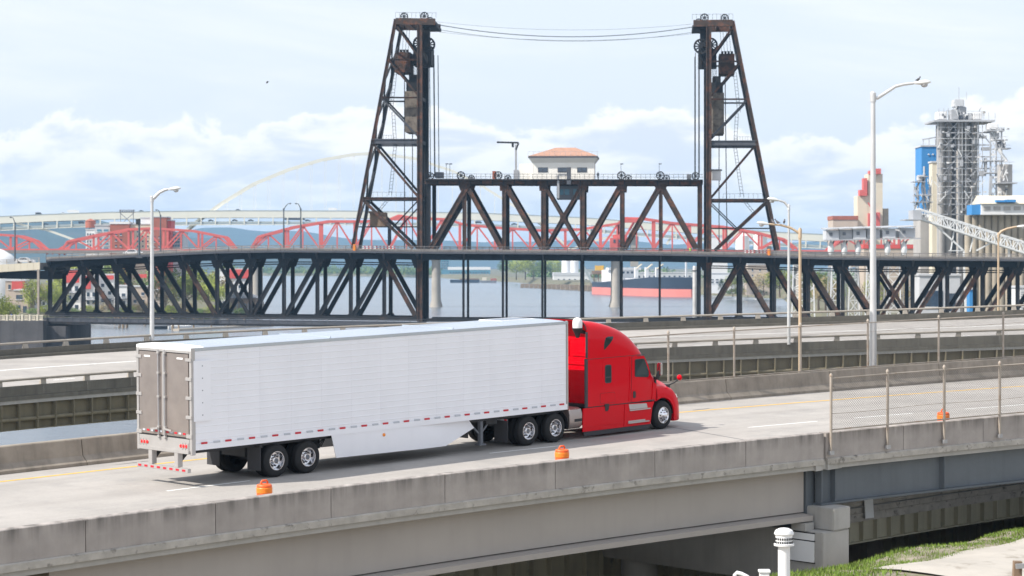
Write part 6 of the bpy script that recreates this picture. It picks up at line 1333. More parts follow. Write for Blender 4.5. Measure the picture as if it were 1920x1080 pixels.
# floating docks and boats
dk_ = root('floating_dock', 'long floating dock with timber piles below the bridge', 'dock', W(360, 617, 812))
mb = MB(); q0, q1 = W(330, 620.5, 793), W(508, 611.5, 850); q0.z = q1.z = 0.35; mb.bar(q0, q1, 2.4, 0.7); mb.build('deck', m_dirt, dk_)
for k, t in enumerate((0.02, 0.17, 0.35, 0.52, 0.70, 0.85)):
    q = q0.lerp(q1, t); mb = MB(); mb.lathe([(0.30, -3), (0.28, 3.0 + (k % 2) * 0.6), (0.1, 3.4 + (k % 2) * 0.6)], (q.x, q.y + 1.5, 0), n=10); mb.build('pile', m_pile, dk_)
for x, d, k in ((224, 830, 0), (231, 826, 1), (238, 832, 2), (294, 840, 3), (300, 846, 4), (272, 860, 5), (324, 800, 6), (216, 850, 7)):
    q = W(x, 600, d); props_ = root('mooring_pile', 'weathered timber mooring pile, %s counting right from the seawall' % ['second', 'third', 'fourth', 'sixth', 'seventh', 'fifth', 'eighth', 'first'][k], 'pile', (q.x, d, 0), 'mooring piles'); mb = MB(); mb.lathe([(0.5, -3), (0.46, 4.2 + 0.5 * (k % 3)), (0.15, 4.5 + 0.5 * (k % 3))], (q.x, d, 0), n=10); mb.build('shaft', m_pile, props_)
gw_ = root('gangway', 'light metal truss gangway sloping down to the floating dock', 'gangway', W(178, 618, 840))
A0, A1 = W(128, 606, 850), W(222, 622, 820); A0.z += 0.4; A1.z = 0.8
for off in (0, 1.6):
    pa, pb = A0 + Vector((0, off, 0)), A1 + Vector((0, off, 0))
    for h in (0, 1.5): mb = MB(); mb.bar(pa + Vector((0, 0, h)), pb + Vector((0, 0, h)), 0.22, 0.22); mb.build('chord', m_galv, gw_)
    for k in range(15):
        c, e = pa.lerp(pb, k / 14), pa.lerp(pb, min(1, (k + 1) / 14)); mb = MB(); mb.bar(c, c + Vector((0, 0, 1.5)), 0.12, 0.12); mb.bar(c, e + Vector((0, 0, 1.5)), 0.1, 0.1) if k < 14 else None; mb.build('lattice', m_galv, gw_)
mb = MB(); mb.sweep([[q + Vector((0, 0.1, 0.1)), q + Vector((0, 1.5, 0.1)), q + Vector((0, 1.5, -0.05)), q + Vector((0, 0.1, -0.05))] for q in (A0, A1)]); mb.build('walkway', m_greysteel, gw_)
def boat(label, x, y, d, L, h, m, cover=None):
    q = W(x, y, d); q.z = 0; M = Matrix.Translation(q) @ Matrix.Rotation(h, 4, 'Z'); o = root('boat', label, 'boat', mtx=M, group='boats at the floating dock'); mb = MB(M); rows = []
    for t, w, z in ((-.5, .13, 1.0), (-.2, .16, 1.0), (.15, .15, 1.1), (.38, .08, 1.25), (.5, .01, 1.4)): rows.append([Vector((t * L, w * L, z)), Vector((t * L, w * L * .7, .1)), Vector((t * L, 0, -.3)), Vector((t * L, -w * L * .7, .1)), Vector((t * L, -w * L, z))])
    mb.sweep(rows); mb.build('hull', m, o, smooth=40)
    mb = MB(M); mb.sweep([[Vector((-.38 * L, y_, 1.0)) for y_ in (-1.1, 1.1)] + [Vector((-.36 * L, y_, 2.3)) for y_ in (.8, -.8)], [Vector((.12 * L, y_, 1.1)) for y_ in (-1.1, 1.1)] + [Vector((.04 * L, y_, 2.1)) for y_ in (.8, -.8)]]); mb.build('cover' if cover else 'cabin', cover or m_white_b, o)
boat('white boat under plastic wrap, left in the marina row', 340, 615, 815, 9, 0.3, m_white_b); boat('white covered boat in the middle of the marina row', 362, 614, 822, 10, 0.25, m_white_b, m_white); boat('white boat with blue trim cover', 384, 612, 832, 9, 0.3, m_white_b, m_bluetarp); boat('boat under a bright blue tarp at the right of the row', 404, 611, 842, 8, 0.2, m_white_b, m_bluetarp); boat('dark low boat beside the lamp post piles', 306, 617, 815, 8, 0.1, m_dkcar, m_framed)

# ------------------------------------------------------------------ cargo ship and harbour beyond the red bridge
sn, sf_ = W(1299, 557, 1545), W(1128, 551, 1700); sn.z = sf_.z = 0; dirv = (sn - sf_); SL = dirv.length; dirv.normalize(); ang = math.atan2(dirv.y, dirv.x)
SM = Matrix.Translation(sf_) @ Matrix.Rotation(ang, 4, 'Z'); sh = root('cargo_ship', 'large navy and red bulk carrier moored beyond the red bridge', 'ship', mtx=SM)
def hullrows(z0, z1, b0, b1):
    rows = []
    for t, w in ((0, .55), (.06, .85), (.2, 1), (.75, 1), (.88, .86), (.95, .55), (1.0, .06)):
        rk = 0.012 * SL * (t > .9)
        rows.append([Vector((t * SL + rk * b1, 13 * w ** (1 if t < .5 else .8), z1(t))), Vector((t * SL + rk * b0, 13 * w, z0(t))), Vector((t * SL + rk * b0, -13 * w, z0(t))), Vector((t * SL + rk * b1, -13 * w ** (1 if t < .5 else .8), z1(t)))])
    return rows
mb = MB(SM); mb.sweep(hullrows(lambda t: -1.5, lambda t: 5.0, 0, 0)); mb.build('lower_hull', m_hullr, sh, smooth=40); mb = MB(SM); mb.sweep(hullrows(lambda t: 5.0, lambda t: 8.6 if t < .72 else 12.6, 0, 1)); mb.build('upper_hull', m_hull, sh, smooth=40)
def sbx(name, t0, t1, y0, y1, z0, z1, m): mb = MB(SM); mb.box((t0 * SL, y0, z0), (t1 * SL, y1, z1)); return mb.build(name, m, sh)
sbx('accommodation_block', .16, .27, -10, 10, 8.6, 17, m_white_b); sbx('bridge_wing', .24, .275, -12, 12, 17, 18.6, m_white_b)
for k in range(4): sbx('hatch_cover', .30 + .115 * k, .395 + .115 * k, -9, 9, 8.6, 11.5 , m_grey_b)
for k in range(3): sbx('deck_crane', .398 + .115 * k, .408 + .115 * k, -1.2, 1.2, 8.6, 19, m_white_b); mb = MB(SM); mb.bar(((.403 + .115 * k) * SL, 0, 18), ((.403 + .115 * k + .09) * SL, -2, 21), 0.7, 0.8); mb.build('crane_jib', m_cream_b, sh)
for k in range(26): mb = MB(SM); mb.bar(((.15 + .021 * k) * SL, -12.6, 8.4), ((.15 + .021 * k) * SL, -12.6, 10.2), 0.25, 0.25); mb.build('rail_stanchion', m_white_b, sh)
for k in range(5): sbx('deck_window', .271, .2725, -8 + 3.2 * k, -6.5 + 3.2 * k, 14.6, 16, m_win)
sbx('foremast', .93, .936, -.5, .5, 12.6, 24, m_white_b)
jt = root('sheet_pile_jetty', 'brown sheet-pile jetty in front of the cement works', 'jetty', W(1060, 540, 2240)); 
for k in range(20): x = 976 + 8.4 * k; wb('sheet_pile', x, x + 7.6, 532 + 0.02 * (x - 976), 548, 2100 - 16 * k, 14, m_pile, jt)
pl_ = root('sand_heap', 'pale sand heap beside the brown jetty', 'sand heap', W(1055, 545, 2050)); c = W(1055, 545, 2050); mb = MB(); mb.lathe([(14, -1), (9, 2.2), (3, 4.2), (0.2, 4.6)], c, n=18); mb.build('heap', m_dirt, pl_, smooth=60)
bg_ = root('barge', 'long dark barge with tug lying in mid river', 'barge', W(880, 530, 2600)); wb('barge_hull', 844, 899, 524.5, 530.5, 2580, 12, m_hull, bg_); wb('cargo', 862, 898, 522, 524.4, 2582, 9, m_wood, bg_); wb('tug_hull', 900, 931, 526, 530.5, 2570, 8, m_framed, bg_); wb('tug_house', 904, 912, 520, 526, 2572, 5, m_cream_b, bg_); wb('tug_stack', 920, 931, 522, 526, 2572, 5, m_brick, bg_)
building('warehouse', 'long white-roofed riverside warehouse on the far bank', 840, 919, 506, 3420, 40, m_teal, grid(842, 917, 14, 508, 515, 1, 0.5, 0.5), zb=3, roof=m_white_b, roofh=4)
building('office_block', 'blue glass office block behind the far bank', 826, 842, 487, 3560, 30, m_teal, grid(827, 841, 3, 489, 505, 4, 0.8, 0.5), zb=3)
building('terminal_shed', 'white gabled shed at the cement works', 1038, 1106, 517, 2330, 50, m_white_b, grid(1042, 1104, 6, 521, 529, 1, 0.3, 0.5), zb=3, roof=m_grey_b, roofh=3)
for x, w, y, l in ((1062, 9, 487, 'white cement silo, left of the pair'), (1076, 9, 490, 'white cement silo, right of the pair')):
    o = root('cement_silo', l, 'silo', W(x, 530, 2360), 'cement silos'); c = W(x, y, 2360); s = 2360 / FP; mb = MB(); mb.lathe([(w * s, 3), (w * s, c.z), (2 * s, c.z + 4)], (c.x, 2360, 0), n=20); mb.build('shell', m_white_b, o, smooth=40); wb('head_box', x - 3, x + 3, y - 8, y - 1, 2356, 6, m_white_b, o)
hc = root('harbour_crane', 'harbour crane with yellow cab and pale boom beside the ship', 'crane', W(1118, 545, 1760)); wl_('boom', [(1090, 494), (1112, 531)], 1760, 5, m_frem_d, hc, 1.5); wb('cab', 1116, 1132, 498, 507, 1760, 6, m_orange_d if False else mat('yellow_paint', (0.7, 0.42, 0.05), 0.6), hc); wb('machine_deck', 1110, 1134, 508, 514, 1760, 8, m_wood, hc); wb('counterweight', 1128, 1135, 511, 520, 1757, 4, m_redlamp, hc)
for x in (1108, 1114, 1122, 1131): wl_('leg', [(x, 514), (x, 546)], 1762, 1.6, m_wood, hc, 1.0)
building('dock_shed', 'pale harbour sheds right behind the ship deck', 1180, 1300, 512, 1850, 30, m_grey_b, grid(1184, 1298, 12, 515, 524, 1, 0.4, 0.6), zb=3); building('dock_shed', 'white dock office right of the lift span', 1328, 1378, 513, 1500, 30, m_white_b, grid(1331, 1376, 5, 522, 532, 2, 0.6, 0.4), zb=3)
building('grain_annex', 'tall beige concrete annex behind the right truss span', 1402, 1447, 496, 1420, 25, m_beige_b, grid(1404, 1446, 3, 502, 540, 4, 0.2, 0.3), zb=3)
building('storage_block', 'white storage block behind the right tower foot', 1328, 1364, 444, 1650, 25, m_white_b, zb=3)
for x in (1392, 1425): o = root('storage_tank', 'white cylindrical storage tank, %s behind the red bridge at right' % ('left one' if x < 1400 else 'right one'), 'tank', W(x, 490, 1600), 'white storage tanks'); c = W(x, 442, 1600); mb = MB(); s = 1600 / FP; mb.lathe([(13 * s, 3), (13 * s, c.z), (0.3, c.z + 2)], (c.x, 1600, 0), n=24); mb.build('shell', m_white_b, o, smooth=40)

# ------------------------------------------------------------------ grain terminal at right
gt = root('grain_tower', 'tall grey grain elevator tower wrapped in steel framework at right', 'grain elevator', W(1800, 580, 760)); GD = 760.0
for k, (x, w) in enumerate(((1768, 7.5), (1783, 7.5), (1804, 6.5), (1818, 7.5), (1831, 6.5))):
    c = W(x, 228, GD); s = GD / FP; mb = MB(); mb.lathe([(w * s, 3), (w * s, c.z)], (c.x, GD + 4 + (k % 2) * 1.5, 0), n=22); mb.build('silo_shaft', m_silo, gt, smooth=40)
wb('core', 1765, 1832, 232, 590, GD + 6, 10, m_framed, gt)
for y in (249, 272, 294, 316, 340, 361, 383, 402): wl_('ring_beam', [(1757, y), (1858 if y < 330 else 1838, y)], GD, 2.0, m_frame, gt, 0.6, -0.5)
for x in (1758, 1797, 1810, 1834): wl_('column', [(x, 228), (x, 590)], GD, 1.6, m_frame, gt, 0.5, -0.6)
for p, q in (((1774, 250), (1796, 229)), ((1774, 272), (1796, 250)), ((1774, 317), (1796, 295)), ((1774, 362), (1796, 341)), ((1845, 298), (1822, 360)), ((1822, 360), (1810, 383)), ((1759, 249), (1765, 272)), ((1759, 294), (1765, 272)), ((1759, 340), (1765, 316)), ((1840, 250), (1856, 270))): wl_('brace', [p, q], GD, 1.3, m_frame, gt, 0.4, -0.8)
for i, (xa, xb) in enumerate(((1758, 1778), (1778, 1797), (1810, 1834))):
    for j, (ya, yb) in enumerate(((228, 249), (249, 272), (272, 294), (294, 316), (316, 340), (340, 361), (361, 383), (383, 402))):
        if (i + j) % 2: wl_('cross_brace', [(xa, ya), (xb, yb)], GD, 0.8, m_frame, gt, 0.25, -0.7)
        else: wl_('cross_brace', [(xb, ya), (xa, yb)], GD, 0.8, m_frame, gt, 0.25, -0.7)
for x in (1763, 1778, 1790, 1803, 1822, 1841): wl_('riser_pipe', [(x, 230), (x, 404)], GD, 1.1, m_frame if x % 2 else m_framed, gt, 0.3, -1.0)
for y in (239, 260, 283, 305, 328, 350, 372): wl_('walkway_rail', [(1757, y), (1838, y)], GD, 0.6, m_wframe, gt, 0.2, -1.1)
for x0, x1, y0, y1 in ((1838, 1850, 254, 259), (1842, 1856, 276, 282), (1838, 1849, 320, 330), (1776, 1781, 250, 256), (1800, 1806, 300, 312), (1824, 1832, 262, 270), (1770, 1775, 330, 338), (1813, 1819, 236, 243), (1847, 1851, 296, 322)): wb('duct', x0, x1, y0, y1, GD - 1.4, 2.0, m_frame, gt)
wb('top_platform', 1752, 1866, 224.5, 228, GD - 2, 18, m_frame, gt)
for x0, x1, y0, m in ((1759, 1776, 209, m_white_b), (1784, 1797, 205, m_frame), (1798, 1812, 200, m_framed), (1815, 1823, 212, m_white_b), (1828, 1842, 210, m_white_b), (1790, 1808, 186, m_grey_b)):
    wb('rooftop_unit', x0, x1, y0, 224 if y0 > 190 else 200, GD + 1 + (x0 % 4), 6, m, gt, bevel=0.2)
for x in (1759, 1768, 1777, 1786, 1795, 1806, 1815, 1826, 1835, 1843, 1852, 1864): wl_('rail_post', [(x, 225), (x, 203 if x < 1780 else 212)], GD, 0.7, m_frame, gt, 0.2, -1.5)
for y in (216, 209): wl_('rail', [(1758, y), (1845, y)], GD, 0.6, m_frame, gt, 0.2, -1.5)
wl_('antenna', [(1798, 187), (1798, 163)], GD, 0.8, m_frame, gt, 0.2); wl_('antenna', [(1812, 187), (1812, 172)], GD, 0.5, m_frame, gt, 0.2)
rc = random.Random(21)
for k in range(70):                          # small pipes, motors and handrails that crowd the plant
    x, y = rc.uniform(1756, 1846), rc.choice((rc.uniform(200, 224), rc.uniform(230, 400), rc.uniform(230, 400)))
    if rc.random() < 0.5: wl_('pipe_run', [(x, y), (x + rc.uniform(-10, 10), y - rc.uniform(4, 16))], GD, rc.uniform(0.7, 1.6), rc.choice((m_frame, m_framed, m_wframe)), gt, 0.3, -1.6)
    else: wb('fitting', x, x + rc.uniform(2, 5), y, y + rc.uniform(2, 5), GD - 1.8, 1.2, rc.choice((m_frame, m_framed, m_white_b, m_silo)), gt)
rt = root('transfer_tower', 'slender lattice transfer tower right of the grain elevator', 'tower', W(1872, 400, 755))
for x in (1857, 1868, 1878): wl_('column', [(x, 240), (x, 400)], 755, 2.2, m_frame, rt, 0.6)
for k in range(9): y = 245 + 16 * k; wl_('brace', [(1857, y), (1868, y + 16)], 755, 1.1, m_wframe, rt, 0.3); wl_('brace', [(1868, y), (1857, y + 16)], 755, 1.1, m_wframe, rt, 0.3)
for x0, x1, y in ((1852, 1884, 244), (1866, 1890, 261), (1868, 1896, 277), (1850, 1886, 300), (1850, 1884, 323)): wb('platform', x0, x1, y, y + 2, 754, 6, m_frame, rt); wl_('rail', [(x0, y - 5), (x1, y - 5)], 754, 0.6, m_frame, rt, 0.2)
for x0, x1, y0, y1, m in ((1854, 1872, 231, 243, m_white_b), (1874, 1886, 265, 277, m_framed), (1862, 1874, 248, 260, m_grey_b)): wb('machine_housing', x0, x1, y0, y1, 755, 5, m, rt, bevel=0.2)
wl_('spout', [(1872, 280), (1888, 303)], 754, 5, m_white_b, rt, 1.0); wl_('spout', [(1858, 330), (1856, 372)], 754, 5, m_frame, rt, 1.0); wl_('spout', [(1854, 370), (1822, 398), (1812, 412)], 753, 5, m_wframe, rt, 1.0)
for k in range(40):
    x, y = rc.uniform(1852, 1890), rc.uniform(234, 372)
    if rc.random() < 0.6: wl_('pipe_run', [(x, y), (x + rc.uniform(-8, 8), y + rc.uniform(4, 20))], 752, rc.uniform(0.6, 1.5), rc.choice((m_frame, m_framed, m_wframe)), rt, 0.3, -1)
    else: wb('fitting', x, x + rc.uniform(2, 5), y, y + rc.uniform(2, 4), 750.5, 1.2, rc.choice((m_frame, m_framed, m_white_b)), rt)
c = W(1886.5, 308, 752); s = 752 / FP; mb = MB(); mb.lathe([(14 * s, W(0, 366, 752).z), (14 * s, c.z)], (c.x, 754, 0), n=22); mb.build('hopper_bin', m_silo, rt, smooth=40); wl_('bin_rail', [(1873, 304), (1901, 304)], 750, 0.8, m_frame, rt, 0.2); wb('bin_platform', 1872, 1908, 342, 344, 749, 10, m_frame, rt)
building('elevator_base', 'grey concrete base below the blue elevator', 1726, 1757, 403, 774, 14, m_silo, zb=3); building('blue_elevator', 'bright blue clad elevator building left of the grain tower', 1728, 1756, 275, 775, 12, m_blue, zb=W(0, 402, 775).z, roof=m_grey_b, winm=m_white_b, wins=[(1740, 1742, 288, 289), (1748, 1750, 288, 289), (1731, 1734, 312, 326)])
o = root('roof_frame', 'open steel frame on top of the blue elevator', 'frame', W(1742, 275, 778))
for x in (1731, 1742, 1754): wl_('post', [(x, 275), (x, 261)], 778, 1.2, m_frame, o, 0.3)
wl_('beam', [(1729, 262), (1757, 257)], 778, 1.8, m_frame, o, 0.5)
building('stair_tower', 'narrow pale concrete stair tower between blue elevator and grain tower', 1748, 1758, 305, 764, 6, m_cream_b, zb=3)
ss = root('spout_structure', 'tangled grey loading spouts on the left of the blue elevator', 'spouts', W(1725, 400, 750))
for pts, w in (([(1716, 350), (1722, 372), (1716, 392)], 4), ([(1730, 335), (1736, 372), (1740, 395)], 4), ([(1724, 340), (1718, 356)], 3), ([(1733, 326), (1728, 350), (1733, 392)], 2.2), ([(1744, 350), (1742, 392)], 3)): wl_('spout', pts, 750, w, m_frame, ss, 0.8)
for x0, x1, y in ((1712, 1736, 340), (1716, 1748, 365), (1724, 1740, 330), (1712, 1750, 378)): wb('landing', x0, x1, y, y + 1.6, 748, 5, m_frame, ss)
for x in (1714, 1722, 1732, 1746): wl_('post', [(x, 330 if x > 1720 else 345), (x, 400)], 751, 1.0, m_frame, ss, 0.3)
for k in range(26):
    x, y = rc.uniform(1712, 1748), rc.uniform(332, 398); wl_('pipe_run', [(x, y), (x + rc.uniform(-6, 6), y + rc.uniform(4, 14))], 747, rc.uniform(0.6, 1.6), rc.choice((m_frame, m_framed, m_wframe)), ss, 0.3, -1)
wb('elevator_head', 1722, 1736, 328, 339, 750, 4, m_grey_b, ss, bevel=0.2)
sr = root('silo_row', 'row of tan concrete grain silos at the right edge', 'silos', W(1880, 590, 720))
for k in range(11):
    x = 1823 + 12.6 * k; c = W(x, 403, 715); s = 715 / FP; mb = MB(); mb.lathe([(6.2 * s, 3), (6.2 * s, c.z)], (c.x, 722, 0), n=18); mb.build('silo', m_silo_t, sr, smooth=40)
hg = root('head_gallery', 'white gallery with windows on top of the tan silos', 'gallery', W(1880, 403, 720)); wb('wall', 1840, 1990, 382, 402.5, 718, 12, m_white_b, hg); a, b_ = W(1838, 382, 718), W(1992, 382, 718)
mb = MB(); mb.prism([Vector((a.x, 717, a.z)), Vector((a.x, 731, a.z)), Vector((a.x, 724, a.z + 2.6))], (b_.x - a.x, 0, 0)); mb.build('roof', m_cream_b, hg)
for k in range(7): wb('window', 1844 + 19 * k, 1857 + 19 * k, 387, 394, 717.8, 0.15, m_silo, hg)
wb('blue_panel', 1822, 1839.6, 384, 402.5, 719, 8, m_blue, hg); wb('blue_vent', 1868, 1886, 375, 379, 716.6, 5, m_blue, hg); wb('blue_vent', 1887, 1905, 374, 379, 716.6, 5, m_blue, hg)
cg = root('conveyor_gallery', 'long white truss conveyor sloping down past the grain silos', 'conveyor', W(1820, 440, 690)); CD = 690.0
T0, T1, B0, B1 = (1722, 391), (1960, 466), (1722, 409), (1960, 487)
for off in (0, 4):
    for p, q in ((T0, T1), (B0, B1)): wl_('chord', [p, q], CD, 2.8, m_wframe, cg, 0.6, off)
    for k in range(20):
        t0, t1 = k / 20, (k + 1) / 20; f = lambda A, Bp, t: (A[0] + (Bp[0] - A[0]) * t, A[1] + (Bp[1] - A[1]) * t)
        wl_('lattice', [f(B0, B1, t0), f(T0, T1, t1)] if k % 2 else [f(T0, T1, t0), f(B0, B1, t1)], CD, 1.4, m_wframe, cg, 0.35, off); wl_('lattice', [f(T0, T1, t0), f(B0, B1, t0)], CD, 1.1, m_wframe, cg, 0.35, off)
mb = MB(); mb.sweep([[W(*p, CD) + Vector((0, 0.5, 0.3)), W(*p, CD) + Vector((0, 3.5, 0.3)), W(*p, CD) + Vector((0, 3.5, 0)), W(*p, CD) + Vector((0, 0.5, 0))] for p in (B0, B1)]); mb.build('belt_floor', m_frame, cg)
for pts, w in (([(1752, 419), (1808, 470), (1812, 590)], 3), ([(1808, 470), (1780, 470)], 1.5), ([(1832, 470), (1868, 450)], 2.4), ([(1790, 432), (1784, 470)], 1.6), ([(1826, 444), (1820, 472)], 1.6), ([(1893, 464), (1893, 590)], 3)): wl_('support', pts, CD, w, m_wframe, cg, 0.8, 1)
wb('transfer_house', 1712, 1728, 394, 411, 688, 8, m_frame, cg); wb('transfer_deck', 1698, 1730, 411, 413, 686, 10, m_frame, cg)
lg = root('loading_gallery', 'low grey shiploading gallery with small houses on stilts behind the bridge deck', 'gallery', W(1630, 470, 650)); LD = 650.0
for k, x in enumerate((1549, 1574, 1600, 1626, 1655, 1686)):
    w = 24 if k < 5 else 30; hs_ = wb('loader_house', x, x + w, 431.5 - 0.8 * k, 449.5 - 0.8 * k, LD + (k % 2) * 1.0, 7, m_grey_b, lg); a, b_ = W(x - 2, 431.5 - 0.8 * k, LD), W(x + w, 428 - 0.8 * k, LD)
    mb = MB(); mb.sweep([[Vector((a.x, LD - 1, a.z)), Vector((a.x, LD + 8.5, a.z + 0.4)), Vector((a.x, LD + 8.5, a.z + 0.7)), Vector((a.x, LD - 1, a.z + 0.25))], [Vector((b_.x, LD - 1, b_.z - 0.25)), Vector((b_.x, LD + 8.5, b_.z + 0.1)), Vector((b_.x, LD + 8.5, b_.z + 0.4)), Vector((b_.x, LD - 1, b_.z))]]); mb.build('house_roof', m_frame, hs_)
    wb('house_window', x + 6, x + 12, 436 - 0.8 * k, 442 - 0.8 * k, LD - 0.2, 0.15, m_framed, hs_)
    for j, dx in enumerate((4, 12, 20)): wl_('stilt', [(x + dx, 449), (x + 9 + (dx - 12) * 0.3, 470), (x + dx, 600)], LD, 1.3, m_frame, lg, 0.4, 2 + j)
    mb = MB(); c = W(x + 9, 470, LD); mb.lathe([(0.5, -1.2), (0.9, 0), (0.8, 1.2), (0.3, 2.6)], c, n=10); mb.build('spout', m_wframe, lg, smooth=40); wl_('spout_pipe', [(x + 14, 452), (x + 9, 468)], LD, 2.2, m_framed, lg, 0.6)
wl_('walkway', [(1545, 450.5), (1725, 447)], LD, 2.2, m_frame, lg, 2.0, -0.6)
for k in range(22): x = 1460 + 11.5 * k; 
for k, (x0, x1) in enumerate(((1484, 1528), (1556, 1578), (1590, 1612), (1622, 1640), (1662, 1690), (1700, 1722))):
    lt = root('lattice_tower', 'white lattice shiploader leg below the bridge deck, %s from the left' % ['first', 'second', 'third', 'fourth', 'fifth', 'sixth'][k], 'tower', W((x0 + x1) / 2, 600, 640 + 12 * (k % 3)), 'white lattice legs'); d = 640 + 12 * (k % 3)
    for x, xb in ((x0 + 4, x0), (x1 - 4, x1)): wl_('leg', [(x, 492), (xb, 610)], d, 2.0, m_wframe, lt, 0.5)
    for j in range(5): y = 497 + 22 * j; wl_('brace', [(x0 + 3, y), (x1 - 2, y + 22)], d, 1.2, m_wframe, lt, 0.3); wl_('brace', [(x1 - 3, y), (x0 + 2, y + 22)], d, 1.2, m_wframe, lt, 0.3); wl_('brace', [(x0 + 3, y), (x1 - 3, y)], d, 1.1, m_wframe, lt, 0.3)
pt = root('pale_silo_tower', 'distant cream silo tower with red machinery on top', 'silo tower', W(1632, 430, 1250)); wb('low_block', 1608, 1627.5, 367, 470, 1250, 14, m_cream_b, pt); wb('tall_block', 1628, 1655, 326, 470, 1250, 14, m_cream_b, pt)
for x0, x1, y0, y1 in ((1630, 1652, 320, 326), (1640, 1652, 316, 320), (1612, 1626, 356, 367), (1619, 1626, 334, 356), (1640, 1650, 398, 425), (1628, 1640, 400, 425)): wb('red_machinery', x0, x1, y0, y1, 1248, 6, m_redbr, pt)
wl_('red_boom', [(1628, 380), (1641, 405)], 1247, 2.4, m_redbr, pt, 0.8); wl_('mast', [(1637, 318), (1637, 292)], 1249, 0.6, m_frame, pt, 0.2); wb('side_silo', 1656, 1666, 391, 440, 1255, 8, m_silo_t, pt)
building('gabled_shed', 'pale gabled warehouse left of the cream silo tower', 1562, 1608, 412, 1240, 20, m_beige_b, zb=20, roof=m_brick, roofh=2); building('red_shed', 'long low red-roofed shed behind the loading gallery', 1620, 1730, 466, 900, 14, m_beige_b, zb=3, roof=m_red_b, roofh=1.5)
building('terminal_building', 'white terminal building below the right truss span', 1724, 1800, 517, 640, 14, m_grey_b, [(1733, 1768, 545, 575), (1772, 1792, 550, 584)], zb=3); building('blue_container', 'blue shipping container standing upright by the terminal', 1818, 1830, 543, 612, 4, m_blue, zb=3); building('white_louvre_shed', 'white louvred shed at the right edge', 1912, 1960, 540, 605, 10, m_white_b, grid(1913, 1959, 1, 542, 580, 9, 0.95, 0.3), zb=3, winm=m_grey_b)
for k, (x, y) in enumerate(((1838, 573), (1856, 572))): car('car', ['white van parked below the right truss by the blue container', 'white van parked below the right truss, nearest the pole'][k], Vector((W(x, 0, 600).x, 600, 5)), 0.1, L=5, H=2.2, kind='van', group='parked vans')
car('truck', 'dark lorry parked in front of the white terminal building', Vector((W(1780, 0, 615).x, 615, 5)), 0.0, L=9, H=3.6, m=m_dkcar, kind='truck', cat='truck', group='parked vans')

# ------------------------------------------------------------------ trees
def crown_mesh(seed, n, conifer=False, m=None, open_=0.5):
    r = random.Random(seed); vs = []; fs = []
    cl = []
    if conifer:
        for i in range(150): t = r.random() ** 0.8; a = r.uniform(0, 6.28); rr = (1 - t) * 0.34 * r.uniform(.6, 1); cl.append((math.cos(a) * rr, math.sin(a) * rr, 0.08 + t * 0.92, 0.07))
    else:
        for i in range(46):
            a = r.uniform(0, 6.28); ph = math.acos(r.uniform(-0.75, 1)); q = r.uniform(0.35, 1) ** 0.6
            cl.append((math.cos(a) * math.sin(ph) * 0.40 * q * r.uniform(.75, 1.15), math.sin(a) * math.sin(ph) * 0.40 * q, 0.58 + math.cos(ph) * 0.38 * q * r.uniform(.8, 1.1), r.uniform(.07, .14)))
    for (x, y, z, s) in cl:
        for k in range(n // len(cl)):
            p = Vector((r.gauss(0, 1), r.gauss(0, 1), r.gauss(0, 1))) * s * 0.55 + Vector((x, y, z)); w = r.uniform(.010, .022) * (0.8 if conifer else 1)
            a = Vector((r.uniform(-1, 1), r.uniform(-1, 1), r.uniform(-1, 1))).normalized(); b = a.orthogonal().normalized(); i = len(vs)
            vs += [p + a * w, p + b * w, p - a * w, p - b * w]; fs.append((i, i + 1, i + 2, i + 3))
    me = bpy.data.meshes.new('crown'); me.from_pydata(vs, [], fs); me.materials.append(m); return me
def trunk_mesh(seed, conifer=False):
    r = random.Random(seed); mb = MB(); mb.tube([(0, 0, -0.03), (0.005, 0, 0.2), (0, 0.01, 0.45), (0.01, 0, 0.8 if not conifer else 0.97)], [0.026, 0.02, 0.015, 0.004], 7)
    if not conifer:
        for k in range(9):
            a = r.uniform(0, 6.28); z = r.uniform(.22, .55); l = r.uniform(.2, .36); e = Vector((math.cos(a) * l, math.sin(a) * l, z + l * r.uniform(.6, 1.1))); mb.tube([(0, 0, z), (e.x * .5, e.y * .5, z + (e.z - z) * .4), e], [0.011, 0.008, 0.003], 5)
            for j in range(2): f = e + Vector((r.uniform(-.12, .12), r.uniform(-.12, .12), r.uniform(.02, .12))); mb.tube([e * .8 + Vector((0, 0, z * .2)), f], [0.005, 0.002], 4)
    me = bpy.data.meshes.new('trunk'); me.from_pydata(mb.v, [], mb.f); me.materials.append(m_bark); return me
CR = [[crown_mesh(10 * k + j, 2300 if k != 2 else 1500, k == 3, m_leaf[k]) for j in range(2)] for k in range(4)]; TK = [trunk_mesh(3), trunk_mesh(4), trunk_mesh(5, True)]
rt_ = random.Random(11)
def tree(label, x, y, d, hpx, kind, zb=3.4, wide=1.0, group=None, name='tree'):
    h = hpx * d / FP; q = W(x, y, d); M = Matrix.Translation((q.x, d, zb)) @ Matrix.Rotation(rt_.uniform(0, 6.28), 4, 'Z') @ Matrix.Diagonal((h * wide, h * wide, h, 1))
    o = root(name, label, 'tree', group=group, mtx=M); place('crown', rt_.choice(CR[kind]), M, o); place('trunk', TK[2] if kind == 3 else rt_.choice(TK[:2]), M, o); return o
GW = 'trees on the west bank'
